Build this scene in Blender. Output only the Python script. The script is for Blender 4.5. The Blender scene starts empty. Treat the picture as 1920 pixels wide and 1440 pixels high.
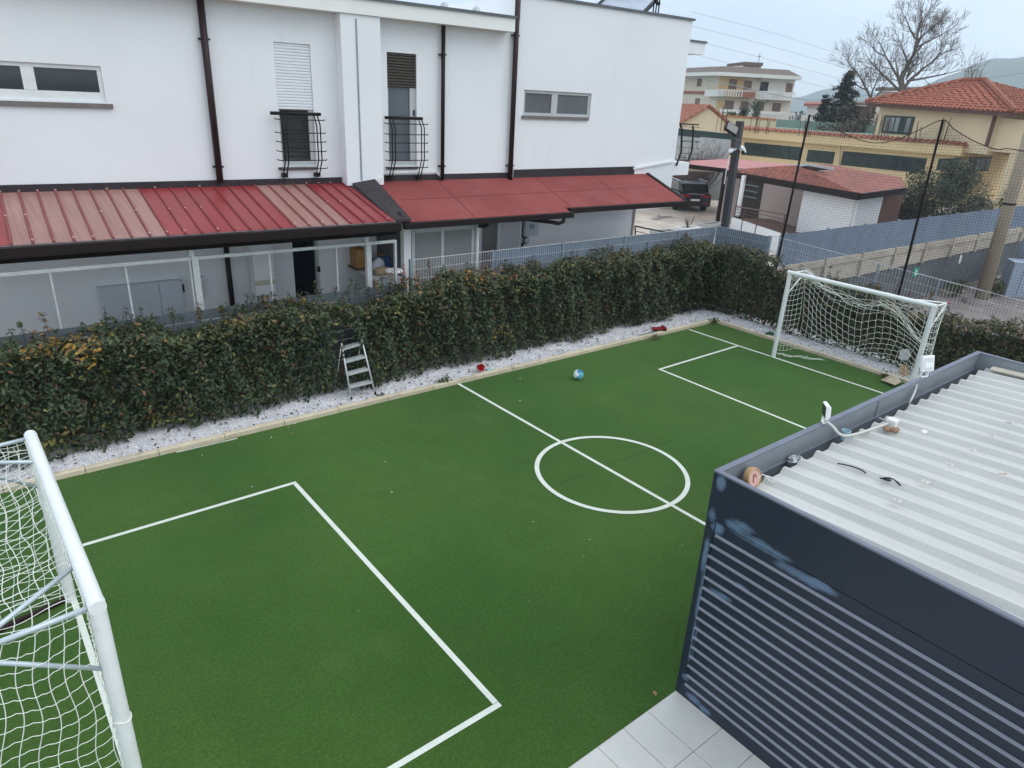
import bpy, bmesh, math, random
import numpy as np
from mathutils import Vector, Matrix, Euler
random.seed(7); rng = np.random.default_rng(11)
SC = bpy.context.scene
COL = SC.collection
# ------------------------------------------------------------------ camera
F = 1297.024
EUL = Euler((1.17831338, -0.0462561247, -0.668988039), 'XYZ')
CAMZ = 5.42
RM = EUL.to_matrix()
CP = Vector((0, 0, CAMZ))
cd = bpy.data.cameras.new('camera'); cam = bpy.data.objects.new('camera', cd); COL.objects.link(cam)
cam.location = CP; cam.rotation_euler = EUL
cd.sensor_width = 36; cd.lens = 36 * F / 1920; cd.clip_start = 0.05; cd.clip_end = 6000
SC.camera = cam
def ray(px, py): return RM @ Vector(((px - 960) / F, -(py - 720) / F, -1.0))
def gz(px, py, z=0.0):
    r = ray(px, py); return CP + r * ((z - CAMZ) / r.z)
def ay(px, py, y):
    r = ray(px, py); return CP + r * (y / r.y)
def ax(px, py, x):
    r = ray(px, py); return CP + r * (x / r.x)
def apl(px, py, p0, n):
    r = ray(px, py); return CP + r * ((Vector(p0) - CP).dot(n) / r.dot(n))
def ad(px, py, d):
    r = ray(px, py); return CP + r * (d / math.hypot(r.x, r.y))
# ------------------------------------------------------------------ materials
def nt(name):
    m = bpy.data.materials.new(name); m.use_nodes = True
    t = m.node_tree; b = t.nodes['Principled BSDF']
    return m, t, b
class NB:
    def __init__(s, t): s.t = t
    def n(s, typ, **kw):
        o = s.t.nodes.new(typ)
        for k, v in kw.items():
            if k in o.inputs.keys(): o.inputs[k].default_value = v
            else: setattr(o, k, v)
        return o
    def l(s, a, b): s.t.links.new(a, b)
    def pos(s, scale=(1, 1, 1), rot=(0, 0, 0)):
        g = s.n('ShaderNodeNewGeometry'); m = s.n('ShaderNodeMapping')
        m.inputs['Scale'].default_value = scale; m.inputs['Rotation'].default_value = rot
        s.l(g.outputs['Position'], m.inputs['Vector']); return m.outputs['Vector']
    def noise(s, vec, scale, detail=3, rough=.55):
        o = s.n('ShaderNodeTexNoise'); o.inputs['Scale'].default_value = scale
        o.inputs['Detail'].default_value = detail; o.inputs['Roughness'].default_value = rough
        s.l(vec, o.inputs['Vector']); return o.outputs['Fac']
    def mr(s, v, a, b, c, d):
        o = s.n('ShaderNodeMapRange'); s.l(v, o.inputs[0])
        for i, x in enumerate((a, b, c, d)): o.inputs[i + 1].default_value = x
        return o.outputs[0]
    def mul(s, a, b):
        o = s.n('ShaderNodeMath', operation='MULTIPLY'); s.l(a, o.inputs[0])
        if isinstance(b, float): o.inputs[1].default_value = b
        else: s.l(b, o.inputs[1])
        return o.outputs[0]
    def scale(s, col, val):
        o = s.n('ShaderNodeVectorMath', operation='SCALE')
        if isinstance(col, tuple): o.inputs[0].default_value = col
        else: s.l(col, o.inputs[0])
        s.l(val, o.inputs['Scale']); return o.outputs[0]
    def mix(s, f, a, b):
        o = s.n('ShaderNodeMix', data_type='RGBA')
        if isinstance(f, float): o.inputs[0].default_value = f
        else: s.l(f, o.inputs[0])
        for i, c in ((6, a), (7, b)):
            if isinstance(c, tuple): o.inputs[i].default_value = c + (1,)
            else: s.l(c, o.inputs[i])
        return o.outputs[2]
def mat(name, col, rough=.6, var=.1, sc=1.5, fine=.06, fsc=45., bump=0., bsc=60., metal=0., spec=.4,
        stain=None, rvar=.1):
    m, t, b = nt(name); N = NB(t); p = N.pos()
    a = N.mr(N.noise(p, sc, 4), .3, .7, 1 - var, 1 + var)
    f = N.mr(N.noise(p, fsc, 2), .3, .7, 1 - fine, 1 + fine)
    c = N.scale(col, N.mul(a, f))
    if stain:
        for (scol, ssc, lo, hi, amt) in (stain if isinstance(stain, list) else [stain]):
            q = N.noise(N.pos(ssc), 1.0, 5, .6)
            c = N.mix(N.mr(q, lo, hi, 0, amt), c, scol)
    N.l(c, b.inputs['Base Color'])
    b.inputs['Metallic'].default_value = metal
    b.inputs['Specular IOR Level'].default_value = spec
    r = N.mr(N.noise(p, sc * 3, 3), .3, .7, max(.03, rough - rvar), min(1, rough + rvar))
    N.l(r, b.inputs['Roughness'])
    if bump:
        bp = N.n('ShaderNodeBump'); bp.inputs['Strength'].default_value = bump; bp.inputs['Distance'].default_value = .01
        N.l(N.noise(p, bsc, 3), bp.inputs['Height']); N.l(bp.outputs[0], b.inputs['Normal'])
    return m
def leafmat(name, rough=.38, spec=.5, trans=.15):
    m, t, b = nt(name); N = NB(t)
    a = N.n('ShaderNodeAttribute', attribute_name='leafcol')
    N.l(a.outputs['Color'], b.inputs['Base Color'])
    b.inputs['Roughness'].default_value = rough; b.inputs['Specular IOR Level'].default_value = spec
    tr = N.n('ShaderNodeBsdfTranslucent'); N.l(a.outputs['Color'], tr.inputs['Color'])
    mx = N.n('ShaderNodeMixShader'); mx.inputs[0].default_value = trans
    N.l(b.outputs[0], mx.inputs[1]); N.l(tr.outputs[0], mx.inputs[2])
    N.l(mx.outputs[0], t.nodes['Material Output'].inputs['Surface'])
    return m
def glassmat(name, col, rough=.06):
    m, t, b = nt(name); N = NB(t)
    c = N.scale(col, N.mr(N.noise(N.pos((.8, .8, .5)), 1.6, 2), .3, .7, .75, 1.25)); N.l(c, b.inputs['Base Color'])
    b.inputs['Roughness'].default_value = rough; b.inputs['Specular IOR Level'].default_value = .7
    return m
M = {}
M['wall'] = mat('white_render', (.80, .815, .83), .85, .025, .7, .012, 60, .15, 90, spec=.2,
    stain=[((.52, .53, .52), (3.2, 3.2, .22), .60, .82, .22), ((.55, .56, .55), (.8, .8, .5), .62, .8, .16)])
M['wallgrey'] = mat('pale_grey_render', (.62, .63, .65), .85, .04, 1, .02, 60, .15, 90, spec=.2)
M['fascia'] = mat('cream_fascia', (.83, .83, .80), .8, .03, 1, .015, 60, spec=.2,
    stain=((.5, .5, .46), (2.2, 2.2, .5), .6, .8, .2))
M['cap'] = mat('grey_metal_coping', (.10, .115, .12), .5, .1, 3, .05, spec=.5)
M['brown'] = mat('dark_brown_metal', (.016, .010, .010), .5, .15, 3, .05, spec=.18)
M['brownpipe'] = mat('brown_downpipe', (.026, .012, .013), .42, .15, 3, .05, spec=.25)
M['flash'] = mat('dark_flashing', (.040, .034, .038), .65, .2, 4, .1, spec=.2)
M['white'] = mat('white_paint', (.82, .83, .83), .4, .03, 2, .02, spec=.5)
M['whitewin'] = mat('white_window_frame', (.74, .76, .76), .45, .06, 9, .04, 120, spec=.5)
M['greyframe'] = mat('grey_window_frame', (.48, .50, .50), .45, .04, 4, .02, spec=.5)
M['sill'] = mat('stone_sill', (.17, .155, .145), .6, .1, 5, .06)
M['glass'] = glassmat('dark_glass', (.020, .026, .030))
M['glassb'] = glassmat('frosted_glass', (.085, .105, .12), .3)
M['glassg'] = glassmat('netted_glass', (.10, .105, .115), .45)
M['blind'] = mat('grey_blind', (.23, .235, .23), .7, .05, 1, .02)
M['shutw'] = mat('white_roller_shutter', (.78, .80, .82), .5, .02, 2, .01)
M['shutb'] = mat('brown_roller_shutter', (.060, .048, .038), .45, .1, 3, .04)
M['iron'] = mat('black_iron', (.010, .008, .008), .5, .2, 6, .08, spec=.2)
def stripemat(name, col, col2):
    m, t, b = nt(name); N = NB(t)
    q = N.noise(N.pos((26, .6, .6), (0, 0, .0533)), 1.0, 3)
    c = N.mix(N.mr(q, .35, .65, 0, 1), col, col2)
    f = N.mr(N.noise(N.pos(), 1.3, 4), .3, .7, .9, 1.1)
    N.l(N.scale(c, f), b.inputs['Base Color']); b.inputs['Roughness'].default_value = .42; b.inputs['Specular IOR Level'].default_value = .5
    return m
M['redsheet'] = stripemat('red_sheet', (.25, .026, .030), (.29, .042, .044))
M['pinksheet'] = stripemat('faded_sheet', (.29, .140, .122), (.37, .205, .18))
M['shingle'] = mat('red_shingle', (.255, .066, .062), .9, .12, 1.1, .14, 130, .35, 160, spec=.15,
    stain=((.30, .15, .15), (1.5, 1.5, 1.5), .5, .75, .3))
M['seam'] = mat('shingle_seam', (.17, .045, .045), .9, .1, 3, .1)
M['turfline'] = mat('white_turf_line', (.66, .70, .62), .95, .05, 5, .12, 150, .4, 200, spec=.1)
M['kerb'] = mat('beige_kerb_stone', (.60, .515, .385), .85, .12, 2.2, .07, 40, .3, 60,
    stain=((.14, .12, .08), (3, 3, 8), .56, .75, .55))
M['grav'] = mat('white_gravel', (.66, .65, .67), .9, .1, 5, .35, 55, .8, 50)
M['pebble'] = mat('white_pebble', (.74, .73, .75), .8, .12, 30, .08)
M['earth'] = mat('dry_earth', (.20, .165, .135), .95, .2, .5, .15, 14, .5, 20,
    stain=((.09, .11, .04), (.35, .35, .35), .5, .7, .6))
M['lot'] = mat('gravel_lot', (.22, .185, .175), .95, .15, .8, .25, 22, .6, 30)
M['paving'] = None
M['concrete'] = mat('weathered_concrete', (.43, .385, .32), .9, .12, 1.2, .08, 30, .3, 40,
    stain=((.14, .12, .10), (1.2, 1.2, 5), .55, .75, .5))
M['pole'] = mat('concrete_pole', (.36, .30, .225), .9, .1, 1.5, .06, 40, .2, 60)
M['galv'] = mat('galvanised_steel', (.56, .575, .59), .5, .12, 8, .08, 40, metal=.25, spec=.4)
M['galvdark'] = mat('grey_galvanised', (.27, .32, .37), .5, .12, 6, .08, metal=.3)
M['slat'] = mat('grey_fence_board', (.105, .13, .145), .55, .12, 3, .06)
M['screen'] = mat('blue_grey_screen', (.155, .20, .265), .75, .14, 1.6, .08, 30, .2, 40)
M['screend'] = mat('dark_grey_screen', (.105, .115, .125), .85, .16, 1.2, .1, 30, .2, 40)
M['navy'] = None
M['capnavy'] = mat('grey_blue_edge', (.155, .17, .215), .5, .06, 4, .03)
M['inparapet'] = mat('grey_steel_inside', (.22, .25, .275), .45, .10, 2, .04, metal=.2,
    stain=((.20, .12, .08), (1.5, 1.5, 4), .66, .85, .35))
M['louvre'] = mat('louvre_blade', (.235, .25, .30), .5, .05, 3, .03)  # grey of the lit top faces put into the whole blade colour
M['black'] = mat('black_plastic', (.008, .008, .009), .5, .2, 8, .05, spec=.2)
M['asph'] = mat('dark_interior', (.006, .007, .014), .9, .3, 2, .1, spec=.08)  # near-black colour stands in for the unlit room behind the doorway
M['rubberw'] = mat('white_plastic', (.75, .75, .72), .5, .06, 8, .03)
M['conduit'] = mat('grey_conduit', (.56, .54, .50), .6, .05, 8, .03)
M['cupblue'] = mat('pale_blue_plastic', (.36, .50, .58), .5, .05, 8, .03)
M['tan'] = mat('tan_tin', (.44, .28, .14), .6, .1, 9, .05)
M['pinktin'] = mat('pink_tin_face', (.60, .38, .32), .6, .1, 14, .05)
M['red'] = mat('red_plastic', (.50, .02, .02), .4, .05, 8, .03)
M['teal'] = mat('teal_plastic', (.30, .52, .50), .5, .05, 8, .03)
M['dred'] = mat('dark_red_plastic', (.22, .012, .018), .45, .1, 8, .05)
M['hose'] = mat('green_hose', (.05, .10, .09), .5, .1, 8, .05)
M['card'] = mat('brown_cardboard', (.42, .28, .15), .9, .1, 6, .05)
M['bagb'] = mat('brown_paper', (.38, .28, .18), .9, .1, 8, .05)
M['wood'] = mat('orange_wood', (.36, .18, .06), .6, .15, 6, .06)
M['blue'] = mat('blue_pack', (.03, .09, .25), .5, .1, 8, .05)
M['cloth'] = mat('white_bag', (.55, .58, .62), .6, .1, 10, .05)
M['net'] = mat('white_net_cord', (.78, .80, .74), .7, .05, 9, .03)
M['netd'] = mat('black_net_cord', (.05, .05, .055), .8, .1, 5, .03)
M['goal'] = mat('white_goal_paint', (.78, .80, .79), .38, .04, 3, .02, spec=.5,
    stain=((.45, .45, .44), (4, 4, 4), .66, .8, .4))
M['goalsteel'] = mat('pale_steel_brace', (.50, .57, .60), .4, .08, 6, .04, metal=.35)
M['ladder'] = mat('aluminium_ladder', (.62, .64, .64), .4, .1, 9, .05, metal=.4)
M['weed'] = leafmat('weed_leaf', .55, .3)
M['leaf'] = leafmat('hedge_leaf', .38, .32, .05)
M['needle'] = leafmat('tree_leaf', .6, .25, .1)
M['litter'] = leafmat('dry_leaf', .8, .2, .05)
M['stem'] = mat('brown_stem', (.075, .052, .036), .9, .2, 9, .1)
M['bark'] = mat('grey_bark', (.13, .10, .085), .9, .15, 3, .1)
M['yellow'] = mat('yellow_render', (.70, .545, .315), .9, .05, .5, .02, 20, spec=.15)
M['yellow2'] = mat('pale_yellow_render', (.66, .545, .37), .9, .04, .5, .02, 20, spec=.15)
M['cream'] = mat('cream_render', (.70, .62, .53), .9, .06, .6, .03, 15, spec=.15,
    stain=((.45, .38, .32), (.8, .8, .2), .55, .75, .35))
M['creamw'] = mat('offwhite_render', (.74, .715, .68), .9, .05, .6, .03, 15, spec=.15)
M['orange'] = mat('ochre_panel', (.62, .44, .25), .9, .06, .6, .03, 15, spec=.15)
M['redband'] = mat('brick_red_band', (.32, .12, .09), .9, .1, 1, .05, 10)
M['roofgrey'] = mat('brown_grey_roof', (.17, .135, .115), .9, .15, 1.2, .15, 9, spec=.2)
M['greenroof'] = mat('green_roof_membrane', (.22, .30, .25), .9, .12, .6, .06, 8, spec=.2)
M['winshut'] = mat('brown_window_shutter', (.20, .13, .11), .7, .15, 2, .1)
M['greenfr'] = mat('dark_green_frame', (.012, .035, .028), .5, .1, 3, .05)
M['rust'] = mat('rusty_rebar', (.09, .05, .035), .9, .2, 6, .1)
M['brownwall'] = mat('brown_wall', (.115, .062, .052), .85, .1, 1, .05)
M['pinkwall'] = mat('pink_beige_wall', (.40, .32, .295), .85, .06, 1, .03)
M['pinkroof'] = mat('pink_flat_roof', (.46, .20, .19), .8, .08, .8, .05, 20)
M['car'] = mat('black_car_paint', (.010, .010, .016), .18, .1, 2, .02, spec=.6)
M['carlight'] = mat('red_tail_lamp', (.25, .01, .015), .2, .1, 5, .02, spec=.6)
M['tyre'] = mat('tyre_rubber', (.012, .012, .012), .8, .1, 8, .05)
M['pot'] = mat('concrete_planter', (.42, .42, .41), .85, .1, 4, .05)
M['potw'] = mat('white_planter', (.74, .74, .73), .8, .06, 4, .04)
M['boxblue'] = mat('blue_grey_cabinet', (.34, .41, .50), .5, .06, 2, .03)
M['green'] = mat('green_sign', (.02, .33, .22), .5, .05, 4, .03)
M['solar'] = mat('solar_panel', (.30, .34, .42), .2, .1, 3, .03, spec=.7)
M['solard'] = mat('dark_solar_panel', (.10, .10, .11), .25, .1, 3, .03, spec=.7)
M['hill'] = mat('wooded_hill', (.075, .10, .06), 1, .25, .01, .1, .06, spec=.1)
M['asphalt'] = mat('asphalt', (.07, .07, .07), .9, .1, 1, .1, 30)
def rooftile(name, col, pitch=.24, rot=0.):
    m, t, b = nt(name); N = NB(t)
    w = N.n('ShaderNodeTexWave', wave_type='BANDS', bands_direction='X'); w.inputs['Scale'].default_value = .31416 / pitch
    N.l(N.pos((1, 1, 1), (0, 0, rot)), w.inputs['Vector']); w.inputs['Distortion'].default_value = .6; w.inputs['Detail'].default_value = 1
    f = N.mr(w.outputs['Fac'], 0, 1, .62, 1.15)
    f2 = N.mr(N.noise(N.pos(), 3.5, 4), .3, .7, .75, 1.25)
    N.l(N.scale(col, N.mul(f, f2)), b.inputs['Base Color']); b.inputs['Roughness'].default_value = .9
    bp = N.n('ShaderNodeBump'); bp.inputs['Strength'].default_value = .6; bp.inputs['Distance'].default_value = .06
    N.l(w.outputs['Fac'], bp.inputs['Height']); N.l(bp.outputs[0], b.inputs['Normal'])
    return m
M['terracotta'] = rooftile('terracotta_tile', (.36, .13, .075))
def brickmat(name, c1, c2, cm, w, h, mortar=.012, rot=0., off=.5, bump=.2, rough=.7, var=.08):
    m, t, b = nt(name); N = NB(t)
    br = N.n('ShaderNodeTexBrick'); br.offset = off
    br.inputs['Color1'].default_value = c1 + (1,); br.inputs['Color2'].default_value = c2 + (1,); br.inputs['Mortar'].default_value = cm + (1,)
    br.inputs['Scale'].default_value = 1; br.inputs['Brick Width'].default_value = w; br.inputs['Row Height'].default_value = h
    br.inputs['Mortar Size'].default_value = mortar; br.inputs['Mortar Smooth'].default_value = .1
    N.l(N.pos((1, 1, 1), (0, 0, rot)), br.inputs['Vector'])
    f = N.mr(N.noise(N.pos(), 1.1, 5), .3, .7, 1 - var, 1 + var)
    f2 = N.mr(N.noise(N.pos(), 35, 3), .3, .7, .95, 1.05)
    N.l(N.scale(br.outputs['Color'], N.mul(f, f2)), b.inputs['Base Color']); b.inputs['Roughness'].default_value = rough
    bp = N.n('ShaderNodeBump'); bp.inputs['Strength'].default_value = bump; bp.inputs['Distance'].default_value = -.004
    N.l(br.outputs['Fac'], bp.inputs['Height']); N.l(bp.outputs[0], b.inputs['Normal'])
    return m
M['paving'] = brickmat('courtyard_paving', (.58, .50, .42), (.52, .455, .385), (.30, .26, .22), 1.2, .6, .03, .06, var=.2)
M['tile'] = mat('pale_floor_tile', (.60, .59, .55), .38, .05, 1.3, .02, 30, .05, 60, spec=.35, stain=((.42, .41, .38), (2.5, 2.5, 2.5), .58, .8, .25))
M['outroof'] = brickmat('red_bitumen_tiles', (.33, .105, .07), (.28, .085, .06), (.13, .05, .035), .45, .3, .02, .3, bump=.4, var=.15)
# turf
def turf():
    m, t, b = nt('green_turf'); N = NB(t); p = N.pos()
    big = N.mr(N.noise(p, .35, 4), .3, .7, .90, 1.10)
    mid = N.mr(N.noise(p, 3.0, 4), .3, .7, .95, 1.05)
    st = N.mr(N.noise(N.pos((4, 42, 1)), 1.0, 3), .3, .7, .955, 1.045)
    fi = N.mr(N.noise(p, 26, 4, .75), .25, .75, .66, 1.34)
    fi2 = N.mr(N.noise(p, 75, 2, .7), .25, .75, .62, 1.38)
    c = N.mix(N.mr(N.noise(p, .30, 3), .36, .64, 0, 1), (.036, .094, .012), (.056, .114, .018))
    c = N.scale(c, N.mul(N.mul(big, mid), N.mul(st, N.mul(fi, fi2))))
    # pale worn patches
    c = N.mix(N.mr(N.noise(N.pos((.6, .6, 1)), 1.0, 5, .65), .60, .80, 0, .22), c, (.13, .19, .09))
    # lengthwise joint of the turf rolls
    g = N.n('ShaderNodeNewGeometry'); sp = N.n('ShaderNodeSeparateXYZ'); N.l(g.outputs['Position'], sp.inputs[0])
    a = N.n('ShaderNodeMath', operation='SUBTRACT'); N.l(sp.outputs['Y'], a.inputs[0]); a.inputs[1].default_value = SEAMY
    ab = N.n('ShaderNodeMath', operation='ABSOLUTE'); N.l(a.outputs[0], ab.inputs[0])
    f = N.mr(ab.outputs[0], .004, .016, 1, 0)
    f = N.mul(f, N.mr(N.noise(N.pos((.8, .1, 1)), 1.0, 2), .38, .52, 0, .6)); xm = N.mul(N.mr(sp.outputs['X'], 6.0, 6.6, 0, 1), N.mr(sp.outputs['X'], 10.2, 10.6, 1, 0)); f = N.mul(f, xm)
    c = N.mix(f, c, (.018, .035, .012))
    N.l(c, b.inputs['Base Color']); b.inputs['Roughness'].default_value = .85; b.inputs['Specular IOR Level'].default_value = .15
    b.inputs['Sheen Weight'].default_value = .2; b.inputs['Sheen Roughness'].default_value = .4; b.inputs['Sheen Tint'].default_value = (.5, .8, .5, 1)
    bp = N.n('ShaderNodeBump'); bp.inputs['Strength'].default_value = .8; bp.inputs['Distance'].default_value = .012
    N.l(N.noise(p, 110, 3, .7), bp.inputs['Height']); N.l(bp.outputs[0], b.inputs['Normal'])
    return m
SEAMY = (gz(1000, 930).y + gz(1390, 773).y) / 2
M['turf'] = turf()
# scuffed navy paint of the shed: scuffs are painted-over patches at fixed places on the wall
def navy():
    m, t, b = nt('navy_paint'); N = NB(t); p = N.pos()
    c = N.mix(N.mr(N.noise(p, .6, 3), .35, .65, 0, 1), (.0165, .024, .040), (.021, .027, .042))
    g = N.n('ShaderNodeNewGeometry'); sp = N.n('ShaderNodeSeparateXYZ'); N.l(g.outputs['Position'], sp.inputs[0])
    wob = N.noise(N.pos((1, 4, 9)), 1.0, 4, .65)
    tot = None
    for (y, z, sy, sz) in SCUFF:
        dy = N.n('ShaderNodeMath', operation='SUBTRACT'); N.l(sp.outputs['Y'], dy.inputs[0]); dy.inputs[1].default_value = y
        dz = N.n('ShaderNodeMath', operation='SUBTRACT'); N.l(sp.outputs['Z'], dz.inputs[0]); dz.inputs[1].default_value = z
        dy = N.mul(dy.outputs[0], 1 / sy); dz = N.mul(dz.outputs[0], 1 / sz)
        d = N.n('ShaderNodeMath', operation='ADD'); N.l(N.mul(dy, dy), d.inputs[0]); N.l(N.mul(dz, dz), d.inputs[1])
        e = N.n('ShaderNodeMath', operation='ADD'); N.l(d.outputs[0], e.inputs[0]); N.l(N.mr(wob, .3, .7, -.55, .55), e.inputs[1])
        f = N.mr(e.outputs[0], .05, 1.05, 1, 0)
        if tot is None: tot = f
        else:
            mx = N.n('ShaderNodeMath', operation='MAXIMUM'); N.l(tot, mx.inputs[0]); N.l(f, mx.inputs[1]); tot = mx.outputs[0]
    c = N.mix(N.mul(tot, .9), c, (.125, .19, .28))
    N.l(c, b.inputs['Base Color']); b.inputs['Roughness'].default_value = .42; b.inputs['Specular IOR Level'].default_value = .35
    return m
SCUFF = []
KX, KY, KZ = 4.735, 2.937, 2.533
for (px, py, sy, sz) in [(1353, 905, .05, .09), (1336, 967, .05, .08), (1392, 985, .13, .05), (1420, 1018, .30, .05), (1385, 990, .16, .05),
        (1345, 990, .07, .07), (1500, 1080, .22, .05), (1540, 1098, .16, .04), (1346, 1115, .12, .035), (1358, 1120, .10, .03), (1390, 1100, .08, .02),
        (1312, 1120, .03, .35), (1300, 1200, .03, .3), (1285, 1270, .05, .06), (1300, 1310, .10, .05), (1320, 1330, .08, .04), (1322, 1040, .03, .2)]:
    q = ax(px, py, KX); SCUFF.append((q.y, q.z, sy, sz))
M['navy'] = navy()
# white corrugated roof
M['whiteroof'] = mat('white_roof_sheet', (.54, .54, .515), .5, .05, 1.0, .03, 50, .1, 60, spec=.3,
    stain=[((.34, .33, .30), (14, .8, 3), .50, .80, .45), ((.30, .29, .25), (3, 3, 3), .66, .82, .35)])
# ------------------------------------------------------------------ geometry helper
class MB:
    def __init__(s, Mx=None): s.v = []; s.f = []; s.mi = []; s.M = Mx; s.cur = 0
    def add(s, pts):
        i0 = len(s.v)
        for p in pts:
            p = Vector(p)
            s.v.append(tuple(s.M @ p) if s.M else tuple(p))
        return i0
    def face(s, ids): s.f.append(tuple(ids)); s.mi.append(s.cur)
    def poly(s, pts):
        i = s.add(pts); s.face(range(i, i + len(pts)))
    def prism(s, pts, vec):
        vec = Vector(vec); n = len(pts)
        i = s.add(pts); s.add([Vector(p) + vec for p in pts])
        s.face(range(i + n - 1, i - 1, -1)); s.face(range(i + n, i + 2 * n))
        for k in range(n):
            j = (k + 1) % n; s.face((i + k, i + j, i + n + j, i + n + k))
    def box(s, x0, x1, y0, y1, z0, z1):
        s.prism([(x0, y0, z0), (x1, y0, z0), (x1, y1, z0), (x0, y1, z0)], (0, 0, z1 - z0))
    def bar(s, a, b, w, h=None, up=(0, 0, 1)):
        a = Vector(a); b = Vector(b); d = (b - a).normalized(); h = h or w
        sd = d.cross(Vector(up))
        if sd.length < 1e-4: sd = d.cross(Vector((1, 0, 0)))
        sd.normalize(); u = sd.cross(d).normalized()
        s.prism([a + sd * w / 2 + u * h / 2, a - sd * w / 2 + u * h / 2, a - sd * w / 2 - u * h / 2, a + sd * w / 2 - u * h / 2], b - a)
    def tube(s, pts, r, n=6, caps=True):
        pts = [Vector(p) for p in pts]; m = len(pts)
        rs = r if isinstance(r, (list, tuple)) else [r] * m
        i0 = len(s.v); prev = None
        for k, p in enumerate(pts):
            d = (pts[min(k + 1, m - 1)] - pts[max(k - 1, 0)])
            if d.length < 1e-9: d = Vector((0, 0, 1))
            d.normalize()
            if prev is None:
                ref = Vector((0, 0, 1)) if abs(d.z) < .9 else Vector((1, 0, 0)); a = d.cross(ref).normalized()
            else:
                a = (prev - d * prev.dot(d))
                a = a.normalized() if a.length > 1e-6 else d.cross(Vector((0, 0, 1))).normalized()
            prev = a; b = d.cross(a)
            s.add([p + (a * math.cos(2 * math.pi * j / n) + b * math.sin(2 * math.pi * j / n)) * rs[k] for j in range(n)])
        for k in range(m - 1):
            for j in range(n):
                q = (j + 1) % n
                s.face((i0 + k * n + j, i0 + k * n + q, i0 + (k + 1) * n + q, i0 + (k + 1) * n + j))
        if caps:
            s.face(range(i0 + n - 1, i0 - 1, -1)); s.face(range(i0 + (m - 1) * n, i0 + m * n))
    def lathe(s, prof, c, n=16, axis=(0, 0, 1)):
        c = Vector(c); q = Vector((0, 0, 1)).rotation_difference(Vector(axis).normalized())
        i0 = len(s.v)
        for (r, z) in prof:
            s.add([c + q @ Vector((r * math.cos(2 * math.pi * j / n), r * math.sin(2 * math.pi * j / n), z)) for j in range(n)])
        for k in range(len(prof) - 1):
            for j in range(n):
                w = (j + 1) % n
                s.face((i0 + k * n + j, i0 + k * n + w, i0 + (k + 1) * n + w, i0 + (k + 1) * n + j))
        s.face(range(i0 + n - 1, i0 - 1, -1)); m = len(prof) - 1; s.face(range(i0 + m * n, i0 + m * n + n))
    def blob(s, c, rx, ry, rz, n=10, jit=0.):
        c = Vector(c); prof = []
        i0 = len(s.v); m = n // 2 + 1
        for k in range(m + 1):
            th = math.pi * k / m
            for j in range(n):
                ph = 2 * math.pi * j / n; q = 1 + random.uniform(-jit, jit)
                s.add([c + Vector((rx * math.sin(th) * math.cos(ph), ry * math.sin(th) * math.sin(ph), rz * math.cos(th))) * q])
        for k in range(m):
            for j in range(n):
                w = (j + 1) % n
                s.face((i0 + k * n + j, i0 + (k + 1) * n + j, i0 + (k + 1) * n + w, i0 + k * n + w))
    def build(s, name, mats, parent=None, smooth=False, bevel=0., recalc=True):
        me = bpy.data.meshes.new(name); me.from_pydata(s.v, [], s.f)
        if not isinstance(mats, (list, tuple)): mats = [mats]
        for m in mats: me.materials.append(m)
        if len(mats) > 1: me.polygons.foreach_set('material_index', s.mi)
        if recalc and len(s.f) < 60000:
            bm = bmesh.new(); bm.from_mesh(me); bmesh.ops.recalc_face_normals(bm, faces=bm.faces); bm.to_mesh(me); bm.free()
        if smooth: me.polygons.foreach_set('use_smooth', [True] * len(me.polygons))
        me.update()
        o = bpy.data.objects.new(name, me); COL.objects.link(o)
        if parent is not None: attach(o, parent)
        if bevel:
            b = o.modifiers.new('bevel', 'BEVEL'); b.width = bevel; b.segments = 2; b.limit_method = 'ANGLE'; b.angle_limit = .6
        return o
ROOTLOC = {}
def attach(o, parent):
    o.parent = parent
    if parent.name in ROOTLOC: o.matrix_parent_inverse = Matrix.Translation(-ROOTLOC[parent.name])
def tag(o, label=None, cat=None, group=None, kind=None):
    if label: o['label'] = label
    if cat: o['category'] = cat
    if group: o['group'] = group
    if kind: o['kind'] = kind
    return o
def thing(name, label, cat, loc, group=None):
    o = bpy.data.objects.new(name, None); COL.objects.link(o)
    o.location = loc; o.empty_display_size = .2; ROOTLOC[o.name] = Vector(loc)
    return tag(o, label, cat, group)
def struct(o): o['kind'] = 'structure'; return o
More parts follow.
